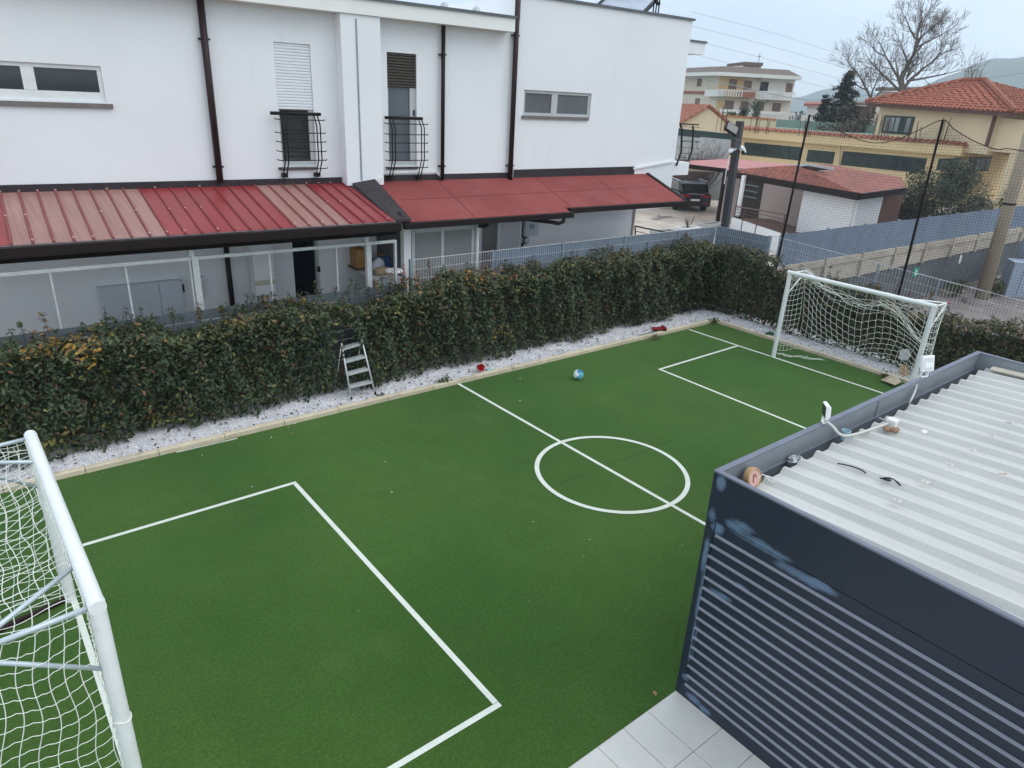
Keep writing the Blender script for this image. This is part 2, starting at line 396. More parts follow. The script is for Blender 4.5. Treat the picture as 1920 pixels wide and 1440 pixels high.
def leaves(name, pos, nrm, size, cols, m, parent=None, aspect=.5, fold=.25, droop=None):
    """one mesh of many small folded leaves; pos Nx3, nrm Nx3 leaf normals, size N, cols Nx3"""
    n = len(pos); pos = np.asarray(pos, float); nrm = np.asarray(nrm, float)
    nrm /= np.linalg.norm(nrm, axis=1)[:, None] + 1e-9
    d = rng.normal(size=(n, 3))
    if droop is not None: d = d * .8 + np.asarray(droop)
    d -= nrm * (d * nrm).sum(1)[:, None]; d /= np.linalg.norm(d, axis=1)[:, None] + 1e-9
    w = np.cross(nrm, d); L = np.asarray(size)[:, None]; W = L * aspect * .5
    base = pos - d * L * .5
    up = nrm * W * fold * 2
    V = np.stack([base, base + d * L * .35 + w * W + up, base + d * L * .72 + w * W * .75 + up * .7, base + d * L,
                  base + d * L * .72 - w * W * .75 + up * .7, base + d * L * .35 - w * W + up], 1).reshape(-1, 3)
    idx = np.arange(n)[:, None] * 6
    Fc = np.concatenate([idx + np.array([0, 1, 2, 3]), idx + np.array([0, 3, 4, 5])], 1).reshape(-1, 4)
    me = bpy.data.meshes.new(name); me.vertices.add(len(V)); me.vertices.foreach_set('co', V.astype(np.float32).ravel())
    nf = len(Fc); me.loops.add(nf * 4); me.loops.foreach_set('vertex_index', Fc.astype(np.int32).ravel())
    me.polygons.add(nf); me.polygons.foreach_set('loop_start', np.arange(nf, dtype=np.int32) * 4)
    at = me.color_attributes.new('leafcol', 'FLOAT_COLOR', 'POINT')
    c4 = np.concatenate([np.asarray(cols), np.ones((n, 1))], 1); at.data.foreach_set('color', np.repeat(c4, 6, 0).astype(np.float32).ravel())
    me.materials.append(m); me.update(calc_edges=True); me.validate()
    o = bpy.data.objects.new(name, me); COL.objects.link(o)
    if parent is not None: attach(o, parent)
    return o
def palette(n, entries):
    """entries: (weight, (r,g,b), spread)"""
    w = np.array([e[0] for e in entries], float); w /= w.sum()
    k = rng.choice(len(entries), n, p=w)
    c = np.array([e[1] for e in entries])[k] * (1 + rng.normal(size=(n, 1)) * np.array([e[2] for e in entries])[k][:, None])
    return np.clip(c, .003, 1)
#@@SECTION
# ================================================================== SETTING
def KYL(x): return 10.784 - .0104 * x          # pitch-side edge of the long kerb
XE = 15.80                                      # pitch-side edge of the far kerb
mb = MB(); mb.poly([(-900, -900, -.62), (2600, -900, -.62), (2600, 2600, -.62), (-900, 2600, -.62)]); struct(mb.build('ground', M['earth']))
mb = MB(); mb.box(-9, 17.55, -9, 12.24, -.75, -.02); struct(mb.build('garden_plot', M['earth']))
mb = MB(); mb.prism([(-25, 12.24, -.7), (17.6, 12.24, -.7), (17.6, 10.35, -.7), (62, 8.1, -.7), (62, 62, -.7), (-25, 62, -.7)], (0, 0, .69)); struct(mb.build('courtyard', M['paving']))
mb = MB(); mb.poly([(17.6, -60, -.60), (90, -60, -.60), (90, 7.0, -.60), (17.6, 10.1, -.60)]); struct(mb.build('gravel_road', M['lot']))
# pitch
mb = MB()
n = 40
xs = [-6 + i * (XE + 6) / n for i in range(n + 1)]
top = [(x, KYL(x), 0) for x in xs]
mb.poly([(-6, KY - .0, 0), (XE, KY, 0)] + top[::-1])
pitch = struct(mb.build('pitch', M['turf'], recalc=False))
LZ = .004
def line(pts, w=.062, name='pitch_line'):
    m = MB(); a = Vector(pts[0]).to_3d(); b = Vector(pts[1]).to_3d(); d = (b - a).normalized(); s = Vector((-d.y, d.x, 0)) * w / 2
    k = 12; z = Vector((0, 0, LZ))
    for i in range(k):
        p = a.lerp(b, i / k) + z; q = a.lerp(b, (i + 1) / k) + z; m.poly([p + s, p - s, q - s, q + s])
    return m.build(name, M['turfline'], pitch, recalc=False)
def G2(px, py): p = gz(px, py); return Vector((p.x, p.y, 0))
bA, bB = G2(552, 905.5), G2(933, 1322.7)
dX = Vector((1, -.002, 0))
line([bA + Vector((.03, 0, 0)), Vector((.2, bA.y + .01, 0))]); line([bB + Vector((.03, 0, 0)), Vector((.2, bB.y, 0))])
line([bA + Vector((0, -.036, 0)), bB + Vector((0, .036, 0))])
line([G2(860, 720), G2(1322, 983) + (G2(1322, 983) - G2(860, 720)) * .06])
fA, fB = G2(1237, 692.6), G2(1497, 798)
line([fA + Vector((-.03, 0, 0)), G2(1383, 648.6)]); line([fA + Vector((0, -.036, 0)), fB + (fB - fA) * .1])
gA, gB = G2(1292, 618), G2(1654, 737)
line([gA, gB + (gB - gA) * .1]); line([Vector((.19, KYL(.2) - .02, 0)), Vector((.24, 3.0, 0))])
cc = (G2(1051.4, 830.1) + G2(1257.1, 946.1)) / 2; cr = 1.19
m = MB(); K = 96
for i in range(K):
    a, b = 2 * math.pi * i / K, 2 * math.pi * (i + 1) / K
    P = lambda r, t: (cc.x + r * math.cos(t), cc.y + r * math.sin(t), LZ + .004)
    m.poly([P(cr - .037, a), P(cr + .037, a), P(cr + .037, b), P(cr - .037, b)])
m.build('centre_circle', M['turfline'], pitch, recalc=False)
# patio
mb = MB(); mb.cur = 1; mb.box(-6, KX, -6, KY - .004, -.06, .001); mb.cur = 0
tx = [KX, 4.305] + [4.305 - .338 * k for k in range(1, 22)]; ty = [KY - .004, 2.376, 2.034] + [2.034 - .342 * k for k in range(1, 16)]
for i in range(len(tx) - 1):
    for j in range(len(ty) - 1): mb.box(tx[i + 1] + .003, tx[i] - .003, ty[j + 1] + .003, ty[j] - .003, .0015, .0075 + random.uniform(-.0004, .0004))
struct(mb.build('patio', [M['tile'], mat('tile_joint', (.20, .19, .175), .9)]))
# kerbs
mb = MB(); x = -5.2
while x < XE - .05:
    x2 = min(x + 1.0, XE + .1)
    j = random.uniform(-.006, .006)
    mb.prism([(x + .004, KYL(x) + j, -.02), (x + .004, KYL(x) + .105 + j, -.02), (x + .004, KYL(x) + .105 + j, .085 + j), (x + .004, KYL(x) + .012 + j, .085 + j), (x + .004, KYL(x) + j, .07)], (x2 - x - .008, -.0104 * (x2 - x), 0)); x = x2
y = KYL(XE)
while y > -3:
    j = random.uniform(-.006, .006)
    mb.prism([(XE + j, y - .004, -.02), (XE + .105 + j, y - .004, -.02), (XE + .105 + j, y - .004, .085 + j), (XE + .012 + j, y - .004, .085 + j), (XE + j, y - .004, .07)], (0, -.992, 0)); y -= 1.0
struct(mb.build('kerb', M['kerb'], bevel=.006))
# white gravel beds: sheet plus loose pebbles
mb = MB()
for i in range(24):
    xa, xb = -5.2 + i * .95, -5.2 + (i + 1) * .95
    if xb > 17.5: break
    mb.poly([(xa, KYL(xa) + .1, .045), (xb, KYL(xb) + .1, .045), (xb, 12.1, .06), (xa, 12.1, .06)])
mb.poly([(XE + .1, KYL(XE) + .1, .045), (17.5, KYL(XE) + .1, .055), (17.5, -3, .055), (XE + .1, -3, .045)])
bm_ = mb
def scatter_strip(n):
    P = []
    for i in range(n):
        if random.random() < .72:
            x = random.uniform(-1.0, 16.6); P.append((x, KYL(x) + .11 + random.random() ** 1.3 * .62))
        else:
            P.append((XE + .11 + random.random() ** 1.3 * .7, random.uniform(4.0, 10.8)))
    return P
i0 = 0
for (x, y) in scatter_strip(9500):
    r = random.uniform(.010, .021); c = Vector((x, y, .052 + random.uniform(-.003, .012)))
    i = len(bm_.v); q = Euler((random.random() * 6, random.random() * 6, random.random() * 6)).to_matrix()
    for d in ((1, 0, 0), (-1, 0, 0), (0, 1.2, 0), (0, -1.2, 0), (0, 0, .7), (0, 0, -.7)): bm_.v.append(tuple(c + q @ Vector(d) * r))
    for f in ((0, 2, 4), (2, 1, 4), (1, 3, 4), (3, 0, 4), (2, 0, 5), (1, 2, 5), (3, 1, 5), (0, 3, 5)): bm_.face([i + k for k in f])
grv = mb.build('white_gravel', M['grav'], recalc=False); tag(grv, 'white gravel strip between the kerb and the hedge', 'gravel', kind='stuff')
# dry leaves on the gravel
n = 520; pos = np.zeros((n, 3)); ps = scatter_strip(n)
pos[:, 0] = [p[0] for p in ps]; pos[:, 1] = [p[1] for p in ps]; pos[:, 2] = .075
nr = rng.normal(size=(n, 3)) * .35 + np.array([0, 0, 1])
o = leaves('leaf_litter', pos, nr, rng.uniform(.03, .075, n), palette(n, [(4, (.035, .022, .016), .4), (2, (.10, .05, .03), .3), (1, (.03, .035, .02), .3), (1, (.12, .03, .025), .3)]), M['litter'])
tag(o, 'dark dry leaves scattered over the white gravel', 'fallen leaves', kind='stuff')
# small white specks and leaves on the turf
n = 110; pos = np.zeros((n, 3)); pos[:, 0] = rng.uniform(1, 15.6, n); pos[:, 1] = 10.6 - rng.random(n) ** 1.6 * 7; pos[:, 2] = .012
pos[:40, 1] = KYL(5) - rng.random(40) * .35; pos[40:60, 0] = 15.7 - rng.random(20) * .6; pos[40:60, 1] = rng.uniform(5, 10.4, 20)
o = leaves('turf_debris', pos, rng.normal(size=(n, 3)) * .3 + np.array([0, 0, 1]), rng.uniform(.012, .045, n), palette(n, [(5, (.55, .52, .45), .2), (3, (.16, .10, .05), .4)]), M['litter'])
tag(o, 'tiny pale specks and leaf scraps on the green turf', 'debris', kind='stuff')
p = gz(1227, 1302)
o = leaves('dry_leaf', [[p.x, p.y, .015]], [[.1, .1, 1]], [.085], [[.32, .19, .09]], M['litter']); tag(o, 'curled tan dry leaf on the turf beside the dark shed corner', 'leaf')
# weeds at the kerb
def weed(px, py, n, h, lab, cols=((.06, .10, .03), (.09, .10, .035))):
    p = gz(px, py); pos = np.zeros((n, 3)); t = rng.random(n)
    pos[:, 0] = p.x + rng.normal(size=n) * .10; pos[:, 1] = p.y + rng.normal(size=n) * .05; pos[:, 2] = .02 + t * h
    o = leaves('weed', pos, rng.normal(size=(n, 3)) + np.array([0, 0, .6]), rng.uniform(.05, .11, n), palette(n, [(3, cols[0], .3), (1, cols[1], .3)]), M['weed'], aspect=.28, droop=(0, 0, .8))
    return tag(o, lab, 'weed', 'weeds along the kerb')
weed(833, 722, 90, .16, 'green weed tuft growing at the kerb beside the halfway line end')
weed(718, 748, 40, .08, 'small brown weed at the kerb beside the ladder', ((.09, .045, .03), (.06, .08, .03)))
weed(1228, 637, 40, .10, 'reddish weed at the kerb beside the dark red toy', ((.12, .05, .03), (.05, .07, .03)))
weed(1338, 607, 60, .12, 'weed tuft in the far kerb corner of the pitch')
weed(1660, 708, 50, .08, 'low dark weed at the far kerb behind the goal mouth', ((.07, .06, .03), (.05, .07, .03)))
# ================================================================== SHED
shed = thing('shed', 'dark navy shed with louvred front and white corrugated roof beside the pitch', 'shed', (KX, KY, 0))
XF = 10.58; YB = -5.5; ZP = 2.06
mb = MB()
mb.box(KX, KX + .05, YB, KY, 0, ZP - .004)                      # lower front wall
mb.box(KX + .05, XF, KY - .05, KY, 0, ZP - .004); mb.box(XF - .05, XF, YB, KY - .05, 0, ZP - .004)
mb.build('wall', M['navy'], shed)
mb = MB()
mb.box(KX - .004, KX + .036, YB, KY + .004, ZP + .004, KZ - .02); mb.build('fascia_panel', M['navy'], shed, bevel=.003)
mb = MB(); mb.box(KX + .036, XF, KY - .045, KY + .004, ZP + .004, KZ - .02); mb.build('parapet', M['inparapet'], shed)
mb = MB(); mb.box(XF - .045, XF, YB, KY - .046, ZP + .004, KZ - .02); mb.build('parapet', M['inparapet'], shed)
mb = MB(); mb.box(KX + .006, KX + .03, YB, KY - .08, ZP - .006, ZP + .006); mb.box(KX + .05, XF - .1, KY - .04, KY - .01, ZP - .006, ZP + .006); mb.build('joint', M['black'], shed)
# edge capping, mitred
mb = MB(); z0, z1 = KZ - .019, KZ
mb.prism([(KX - .008, KY + .008, z0), (KX - .008, YB, z0), (KX + .040, YB, z0), (KX + .040, KY - .052, z0)], (0, 0, z1 - z0))
mb.prism([(KX - .008, KY + .008, z0), (KX + .040, KY - .052, z0), (XF - .052, KY - .052, z0), (XF + .008, KY + .008, z0)], (0, 0, z1 - z0))
mb.prism([(XF + .008, KY + .008, z0), (XF - .052, KY - .052, z0), (XF - .052, YB, z0), (XF + .008, YB, z0)], (0, 0, z1 - z0))
mb.build('edge_capping', M['capnavy'], shed, bevel=.003)
for i in range(16):
    z = 1.937 - i * .1170; y0 = 2.850 - (.025 if i == 0 else .0) - (.0 if 1 <= i <= 13 else .01)
    mb = MB(); mb.prism([(KX - .001, y0, z - .022), (KX - .016, y0, z - .018), (KX - .018, y0, z - .002), (KX - .001, y0, z + .004)], (0, YB - y0, 0))
    mb.build('louvre', M['louvre'], shed)
mb = MB(); mb.box(KX - .006, KX - .0005, 2.835, 2.842, .30, 2.04); mb.build('joint', M['black'], shed)
# roof sheet
SL = .055; YG = 2.775; ZG = 2.315
def rz(y): return ZG + SL * (YG - y)
def rp(px, py, h=.0): return apl(px, py, (0, YG, ZG + h), Vector((0, SL, 1)))
prof = []
x = KX + .055
while x < XF - .10:
    prof += [(x, 0), (x + .170, 0), (x + .212, .052), (x + .248, .052), (x + .290, 0)]; x += .292
mb = MB(); ny = 6
for k in range(ny):
    ya = YG + (YB - YG) * k / ny; yb = YG + (YB - YG) * (k + 1) / ny
    for (a, b) in zip(prof[:-1], prof[1:]):
        if b[0] - a[0] < 1e-4: continue
        mb.poly([(a[0], ya, rz(ya) + a[1]), (b[0], ya, rz(ya) + b[1]), (b[0], yb, rz(yb) + b[1]), (a[0], yb, rz(yb) + a[1])])
mb.build('roof_sheet', M['whiteroof'], shed, recalc=False)
mb = MB(); mb.box(KX + .05, XF - .05, YG - .02, YG - .004, 2.14, ZG - .004); mb.box(KX + .05, XF - .05, YG - .004, KY - .046, 2.12, 2.14); mb.build('gutter', M['cap'], shed)
mb = MB(); mb.box(KX + .06, XF - .06, KY - .062, KY - .0455, 2.30, 2.312); mb.build('gutter_lip', M['capnavy'], shed)
mb = MB()
for k in range(3):
    ya, yb = YG - .08 - k * 2.6, YG - .08 - (k + 1) * 2.6
    mb.prism([(XF - .16, ya, rz(ya) + .05), (XF - .06, ya, rz(ya) + .05), (XF - .06, ya, rz(ya) + .085), (XF - .16, ya, rz(ya) + .07)], (0, yb - ya, rz(yb) - rz(ya)))
mb.build('edge_trim', mat('cream_trim', (.62, .56, .46), .6, .1, 3), shed)
for (px, py) in [(1682, 939), (1735, 904), (1781, 872), (1823, 844), (1861, 816), (1894, 792)]:
    p = rp(px, py, .055); mb = MB(); z = p.z
    mb.prism([(p.x - .035, p.y - .03, z), (p.x + .035, p.y - .03, z), (p.x + .025, p.y + .03, z), (p.x - .025, p.y + .03, z)], (0, 0, .006)); mb.lathe([(.012, 0), (.012, .012), (.004, .016)], (p.x, p.y, z + .006), 8)
    mb.build('roof_fixing', M['conduit'], shed)
mb = MB()
for j, pxx in enumerate((1632.5,)):
    q = gz(1632, 756, 2.45); mb.box(q.x - .004, q.x + .004, KY - .049, KY - .0455, 2.14, 2.50)
mb.build('joint', M['black'], shed)
# ---- things on the shed roof
def floodlight(px, py, yaw, tilt, lab, s=1.0):
    p = gz(px, py, KZ); p.y = KY - .02; p.z = KZ
    t = thing('floodlight', lab, 'floodlight', p, 'small white floodlights on the shed edge')
    R = Matrix.Translation(p) @ Matrix.Rotation(yaw, 4, 'Z')
    m = MB(R)
    m.box(-.045 * s, -.035 * s, -.012, .012, 0, .10 * s); m.box(.035 * s, .045 * s, -.012, .012, 0, .10 * s); m.box(-.045 * s, .045 * s, -.015, .015, .0, .008)
    m.build('bracket', M['white'], t, bevel=.002)
    H = R @ Matrix.Translation((0, 0, .13 * s)) @ Matrix.Rotation(tilt, 4, 'X')
    m = MB(H); m.box(-.075 * s, .075 * s, -.018, .018, -.065 * s, .085 * s)
    for k in range(5): m.box(-.06 * s + k * .026 * s, -.052 * s + k * .026 * s, -.034, -.018, -.05 * s, .07 * s)
    m.box(-.045 * s, .045 * s, -.03, -.018, -.03 * s, .02 * s)
    m.build('lamp_head', M['white'], t, bevel=.004)
    m = MB(H); m.box(-.062 * s, .062 * s, .018, .021, -.052 * s, .072 * s); m.build('lens', M['glass'], t)
    return t
floodlight(1543, 792, .75, -.12, 'white floodlight on the shed parapet above the pipe and the pale blue cup', .95)
floodlight(1716, 702, -.35, -.25, 'white floodlight on the far end of the shed parapet in front of the goal post', 1.25)
def pathtube(name, pts, r, m, lab, cat, n=6):
    # smooth Catmull-Rom path through the points
    P = [Vector(p) for p in pts]; Q = []
    for i in range(len(P) - 1):
        a, b, c, d = P[max(i - 1, 0)], P[i], P[i + 1], P[min(i + 2, len(P) - 1)]
        for k in range(6):
            t = k / 6; Q.append(.5 * ((2 * b) + (c - a) * t + (2 * a - 5 * b + 4 * c - d) * t * t + (3 * b - a - 3 * c + d) * t ** 3))
    Q.append(P[-1]); mb = MB(); mb.tube(Q, r, n); o = mb.build(name, m, smooth=True)
    if lab: tag(o, lab, cat)
    return o
pathtube('flexible_pipe', [gz(1546, 787, 2.58), gz(1562, 800, 2.54), gz(1572, 812, 2.50), gz(1585, 817, 2.45), rp(1606, 813.5, .075), rp(1630, 806, .07), rp(1650, 799, .075), rp(1666, 794, .085)], .0135, M['conduit'], 'grey flexible pipe looping from the floodlight over the white roof', 'cable pipe', 8)
pathtube('power_cable', [gz(1722, 704, 2.56), gz(1720, 716, 2.50), gz(1715, 735, 2.44), gz(1709, 748, 2.40), rp(1704, 757, .03)], .011, M['conduit'], 'pale cable hanging from the far floodlight into the shed gutter', 'cable')
pathtube('pipe_stub', [rp(1648, 784, .06), rp(1663, 790, .075)], .012, M['pot'], 'short grey pipe stub beside the white junction box', 'pipe')
p = rp(1671, 799, .045)
jb = thing('junction_box', 'white junction box standing among brown stones on the shed roof', 'junction box', p)
m = MB(); m.box(p.x - .05, p.x + .05, p.y - .05, p.y + .05, p.z + .045, p.z + .085); m.build('lid', M['rubberw'], jb, bevel=.006)
m = MB(); m.box(p.x - .042, p.x + .042, p.y - .042, p.y + .042, p.z, p.z + .044); m.build('body', M['rubberw'], jb, bevel=.004)
for (px, py, r, lab) in ((1663, 804, .035, 'rounded brown stone left of the junction box on the white roof'), (1678, 806, .045, 'flat rusty stone right of the junction box on the white roof')):
    q = rp(px, py, .05); m = MB(); m.blob((q.x, q.y, q.z), r * 1.3, r, r * .6, 10, .15); tag(m.build('stone', mat('rusty_stone', (.30, .18, .11), .9, .2, 20), smooth=True), lab, 'stone')
q = rp(1584, 820, .03); q.z = rz(q.y)
m = MB(); m.lathe([(.026, .002), (.034, .002), (.043, .105), (.046, .106), (.046, .110), (.040, .110), (.030, .012), (.005, .010)], q, 20)
tag(m.build('plastic_cup', M['cupblue'], smooth=False), 'pale blue plastic cup under the flexible pipe in the shed gutter', 'cup')
# round tin leaning in the gutter corner
a = gz(1411, 895, 2.40); ax_ = Vector((-.10, -1, .30)).normalized()
t = thing('round_tin', 'round tan tin with a pink face leaning in the shed roof corner', 'tin', a)
m = MB(); m.lathe([(.083, -.03), (.092, -.026), (.092, .024), (.086, .030), (.078, .030), (.076, .022)], a, 26, ax_); m.build('rim', M['tan'], t, smooth=False)
m = MB(); m.lathe([(.0755, .0215), (.0755, .0235), (.02, .0245)], a, 26, ax_)
m.build('face', M['pinktin'], t)
q0 = Vector((0, 0, 1)).rotation_difference(ax_)
m = MB(); pts = [a + ax_ * .026 + q0 @ Vector((.03 * math.cos(u * .7) * (1 - u * .08) - .01, .035 * math.sin(u * 1.1), 0)) for u in range(9)]
m.tube(pts, .006, 5); m.build('emblem', M['redband'], t)
m = MB(); c = rp(1489, 861, .03); m.blob(c, .07, .05, .03, 10, .35); m.blob(c + Vector((.06, -.02, .0)), .045, .04, .025, 8, .4)
tag(m.build('crumpled_plastic', mat('grey_clear_plastic', (.34, .36, .38), .2, .3, 25, spec=.7)), 'crumpled grey plastic scrap in the shed gutter near the tin', 'plastic scrap')
pathtube('cable_scrap', [rp(1570, 869, .05), rp(1585, 871.5, .055), rp(1602, 876, .05), rp(1616, 881.5, .045), rp(1623, 887, .045)], .006, M['black'], 'single curved black cable offcut on the white roof', 'cable scrap')
pathtube('cable_scrap', [rp(1650, 896.5, .045), rp(1660, 898.5, .05), rp(1670, 901, .05), rp(1664, 900.5, .055), rp(1655, 897, .05), rp(1664, 896, .055), rp(1673, 898, .05), rp(1681, 903, .045), rp(1688, 910, .045)], .007, M['black'], 'folded black cable offcut with a loop on the white roof', 'cable scrap')
m = MB(); m.bar(rp(1872, 889, .05), rp(1887, 888.5, .05), .012, .012); tag(m.build('wooden_stick', mat('pale_wood_stick', (.5, .34, .24), .7)), 'short pale wooden stick on the white roof', 'stick')
q = rp(1732, 811, .05); m = MB(); m.blob((q.x, q.y, q.z + .01), .04, .03, .02, 10, .1); tag(m.build('pebble_cap', M['rubberw'], smooth=True), 'small white plastic cap lying loose on the shed roof', 'plastic cap')
q = rp(1422, 897, .05); pathtube('cable_tie', [rp(1420, 900, .06), rp(1428, 890, .10), rp(1436, 893, .09), rp(1441, 900, .05), rp(1452, 905, .045)], .005, M['rubberw'], 'white cable tie beside the round tin', 'cable tie')
#@@SECTION
# ================================================================== GOALS
def grid_net(mb, P, us, vs, r, sub=2, n=4, wav=0.):
    """cords along both parameter directions of the surface P(u,v)"""
    for u in us:
        pts = []; k = len(vs) * sub
        for i in range(k + 1):
            v = vs[0] + (vs[-1] - vs[0]) * i / k; pts.append(P(u, v))
        mb.tube(pts, r, n, False)
    for v in vs:
        pts = []; k = len(us) * sub
        for i in range(k + 1):
            u = us[0] + (us[-1] - us[0]) * i / k; p = P(u, v)
            p = p + Vector((0, 0, -wav * abs(math.sin(math.pi * i / sub)))) if sub > 1 else p
            pts.append(p)
        mb.tube(pts, r, n, False)
def lin(a, b, n): return [a + (b - a) * i / n for i in range(n + 1)]
def goal(name, lab, A, B, back, R):
    """A: post base far from camera, B: post base near the camera; back: x direction of the net"""
    t = thing(name, lab, 'goal', (A.x, (A.y + B.y) / 2, 0), 'football goals')
    H = 2.04
    for p in (A, B):
        m = MB(); m.tube([(p.x, p.y, 0), (p.x, p.y, H + R * .4)], R, 20); m.build('post', M['goal'], t, smooth=False)
    d = (B - A).normalized()
    m = MB(); m.tube([Vector((A.x, A.y, H)) - d * R, Vector((B.x, B.y, H)) + d * R], R, 20); m.build('crossbar', M['goal'], t)
    return t, H
# ---- near goal
A = Vector((.185, 7.80, 0)); B = Vector((.245, 4.72, 0))
gn, H = goal('football_goal', 'large white football goal cropped by the left edge of the photo, net in the foreground', A, B, -1, .056)
D = .80
bA_, bB_ = Vector((A.x - D, A.y - .02, 2.01)), Vector((B.x - D, B.y, 1.99))
for p, q, w in ((A, bA_, 1.0), (B, bB_, -1.0)):
    m = MB(); m.tube([(p.x - .04, p.y, H - .01), q], .021, 10); m.build('top_bracket', M['goalsteel'], t if False else gn, smooth=True)
    m = MB(); m.tube([(p.x - .03, p.y, 1.47), q], .018, 10); m.build('brace', M['goalsteel'], gn, smooth=True)
    m = MB(); m.tube([(p.x - .03, p.y - w * .58, H - .01), q + Vector((0, 0, -.01))], .019, 10); m.build('brace', M['goalsteel'], gn, smooth=True)
    m = MB(); m.bar((p.x - .05, p.y, .03), (p.x - 1.3, p.y - .3 * w, .03), .05, .04); m.build('ground_bar', M['brownpipe'], gn)
m = MB(); L = (B - A).length
gB0, gB1 = Vector((A.x - 1.35, A.y, .02)), Vector((B.x - 1.35, B.y, .02))
def Ptop(u, v):
    a = A.lerp(B, u); f = Vector((a.x - .06, a.y, H - .05)); b = bA_.lerp(bB_, u)
    p = f.lerp(b, v); p.z -= .20 * math.sin(math.pi * u) * v + .10 * math.sin(math.pi * u) * math.sin(math.pi * v) + .02 * math.sin(u * 37 + v * 9); p.x += .02 * math.sin(u * 23)
    return p
def Pback(u, v):
    a = Ptop(u, 1); g = gB0.lerp(gB1, u); p = a.lerp(g, v); p.z -= .03 * math.sin(u * 31 + v * 7); p.x += .06 * math.sin(math.pi * v) + .03 * math.sin(u * 20 + v * 5); return p
def Pside(p, q, sgn):
    def f(u, v):
        top = Vector((p.x - .06, p.y, H - .03)).lerp(q, min(u * 1.0, 1)); bot = Vector((p.x - .08, p.y, .04)).lerp(Vector((p.x - 1.32, p.y - .02 * sgn, .02)), u)
        w = top.lerp(bot, v); w.y += sgn * (.05 * math.sin(math.pi * u) * math.sin(math.pi * v)) ; w.z += .035 * math.sin(u * 9 + v * 6) - .05 * u * math.sin(v * 3); w.x += .02 * math.sin(v * 17 + u * 4); return w
    return f
grid_net(m, Ptop, lin(0, 1, 26), lin(0, 1, 7), .0031, 2, 4, .012)
grid_net(m, Pback, lin(0, 1, 26), lin(0, 1, 18), .0031, 2, 4, .012)
grid_net(m, Pside(B, bB_, -1), lin(0, 1, 9), lin(0, 1, 17), .0031, 3, 4, .012)
grid_net(m, Pside(A, bA_, 1), lin(0, 1, 9), lin(0, 1, 17), .0038, 2, 4, .010)
# lacing along crossbar and near post, loops of cord round the post
for i in range(27):
    u = i / 26; a = A.lerp(B, u); m.tube([Ptop(u, 0), Vector((a.x - .062, a.y + .03, H - .01)), Vector((a.x - .058, a.y - .04, H - .03)), Ptop(min(1, u + .02), 0)], .005, 4, False)
for i in range(17):
    z = H - .06 - i * .118; m.tube([Vector((B.x - .06, B.y + .02, z)), Vector((B.x - .066, B.y - .02, z - .03)), Vector((B.x - .057, B.y + .015, z - .06)), Vector((B.x - .07, B.y, z - .118))], .005, 4, False)
for z in (.97,):
    m.tube([Vector((B.x + .060 * math.cos(a), B.y + .060 * math.sin(a), z + .012 * math.sin(a * 2))) for a in lin(0, 6.283, 20)], .006, 4)
m.build('net', M['net'], gn, recalc=False)
# ---- far goal
A2, B2 = G2(1449.6, 669.2), Vector((gz(1450, 669).x + .0, 5.03, 0))
A2.x = 14.70; B2.x = 14.70
gf, H = goal('football_goal', 'white football goal with a torn sagging net at the far end of the pitch', A2, B2, 1, .05)
D2 = .62
qA, qB = Vector((A2.x + D2, A2.y - .03, 2.02)), Vector((B2.x + D2, B2.y, 2.02))
for p, q, w in ((A2, qA, 1.0), (B2, qB, -1.0)):
    m = MB(); m.tube([(p.x + .03, p.y, H - .01), q], .018, 8); m.build('top_bracket', M['white'], gf, smooth=True)
    m = MB(); m.tube([(p.x + .02, p.y, 1.50), q], .016, 8); m.build('brace', M['white'], gf, smooth=True)
    m = MB(); m.tube([(p.x + .02, p.y - w * .65, H - .005), q], .016, 8); m.build('brace', M['white'], gf, smooth=True)
m = MB(); m.tube([qB + Vector((-.02, 0, 0)), qB + Vector((.07, 0, .0))], .026, 8); m.build('bracket_end', M['dred'], gf)
XB = A2.x + D2
curve = [(1510, 512), (1535, 530), (1560, 547), (1590, 563), (1620, 572), (1650, 570), (1672, 577), (1692, 597), (1712, 622), (1731, 642), (1748, 650)]
cu = [ax(px, py, XB) for (px, py) in curve]
cu[0] = qA.copy()
ys = [c.y for c in cu]
def Bc(u):
    y = cu[0].y + (cu[-1].y - cu[0].y) * u
    for i in range(len(cu) - 1):
        if cu[i].y >= y >= cu[i + 1].y or i == len(cu) - 2:
            f = (y - cu[i].y) / (cu[i + 1].y - cu[i].y); return cu[i].lerp(cu[i + 1], f)
def Pmain(u, v):
    t = Bc(u); foot = Vector((XB + .15 + .30 * math.sin(math.pi * u) , A2.y - .05 + (B2.y - A2.y + .1) * u, .10 + .05 * math.sin(u * 9)))
    if t.z < .9: pass
    p = t.lerp(foot, v)
    s = math.sin(math.pi * v)
    p.z += .10 * s * math.sin(u * 8.2 + .8 + v * 2.2) + .03 * s * math.sin(u * 21 + v * 5) - .14 * s * math.sin(math.pi * u)
    p.x += .18 * s * math.sin(u * 6 + 2) + .06 * s * math.sin(u * 17 + v * 3)
    p.y += .07 * s * math.sin(v * 5 + u * 5)
    return p
def Pgap(u, v):
    # sparse part between crossbar and the sagging cord on the right
    uu = .60 + .40 * u; a = A2.lerp(B2, min(1, uu + .02)); f = Vector((a.x + .06 + .5 * (.3 + .7 * u), a.y, H - .04)); p = f.lerp(Bc(uu), v); p.x += .05 * math.sin(u * 6 + v * 4); p.z += .03 * math.sin(u * 12 + v * 3); return p
def Pup(u, v):
    uu = .02 + .62 * u; a = A2.lerp(B2, uu); f = Vector((a.x + .05, a.y, H - .05)); p = f.lerp(Bc(uu * .95), v); p.z -= .08 * math.sin(math.pi * v); return p
m = MB(); rr = .0036
grid_net(m, Pmain, lin(0, 1, 22), lin(0, 1, 12), rr, 2, 4, .02)
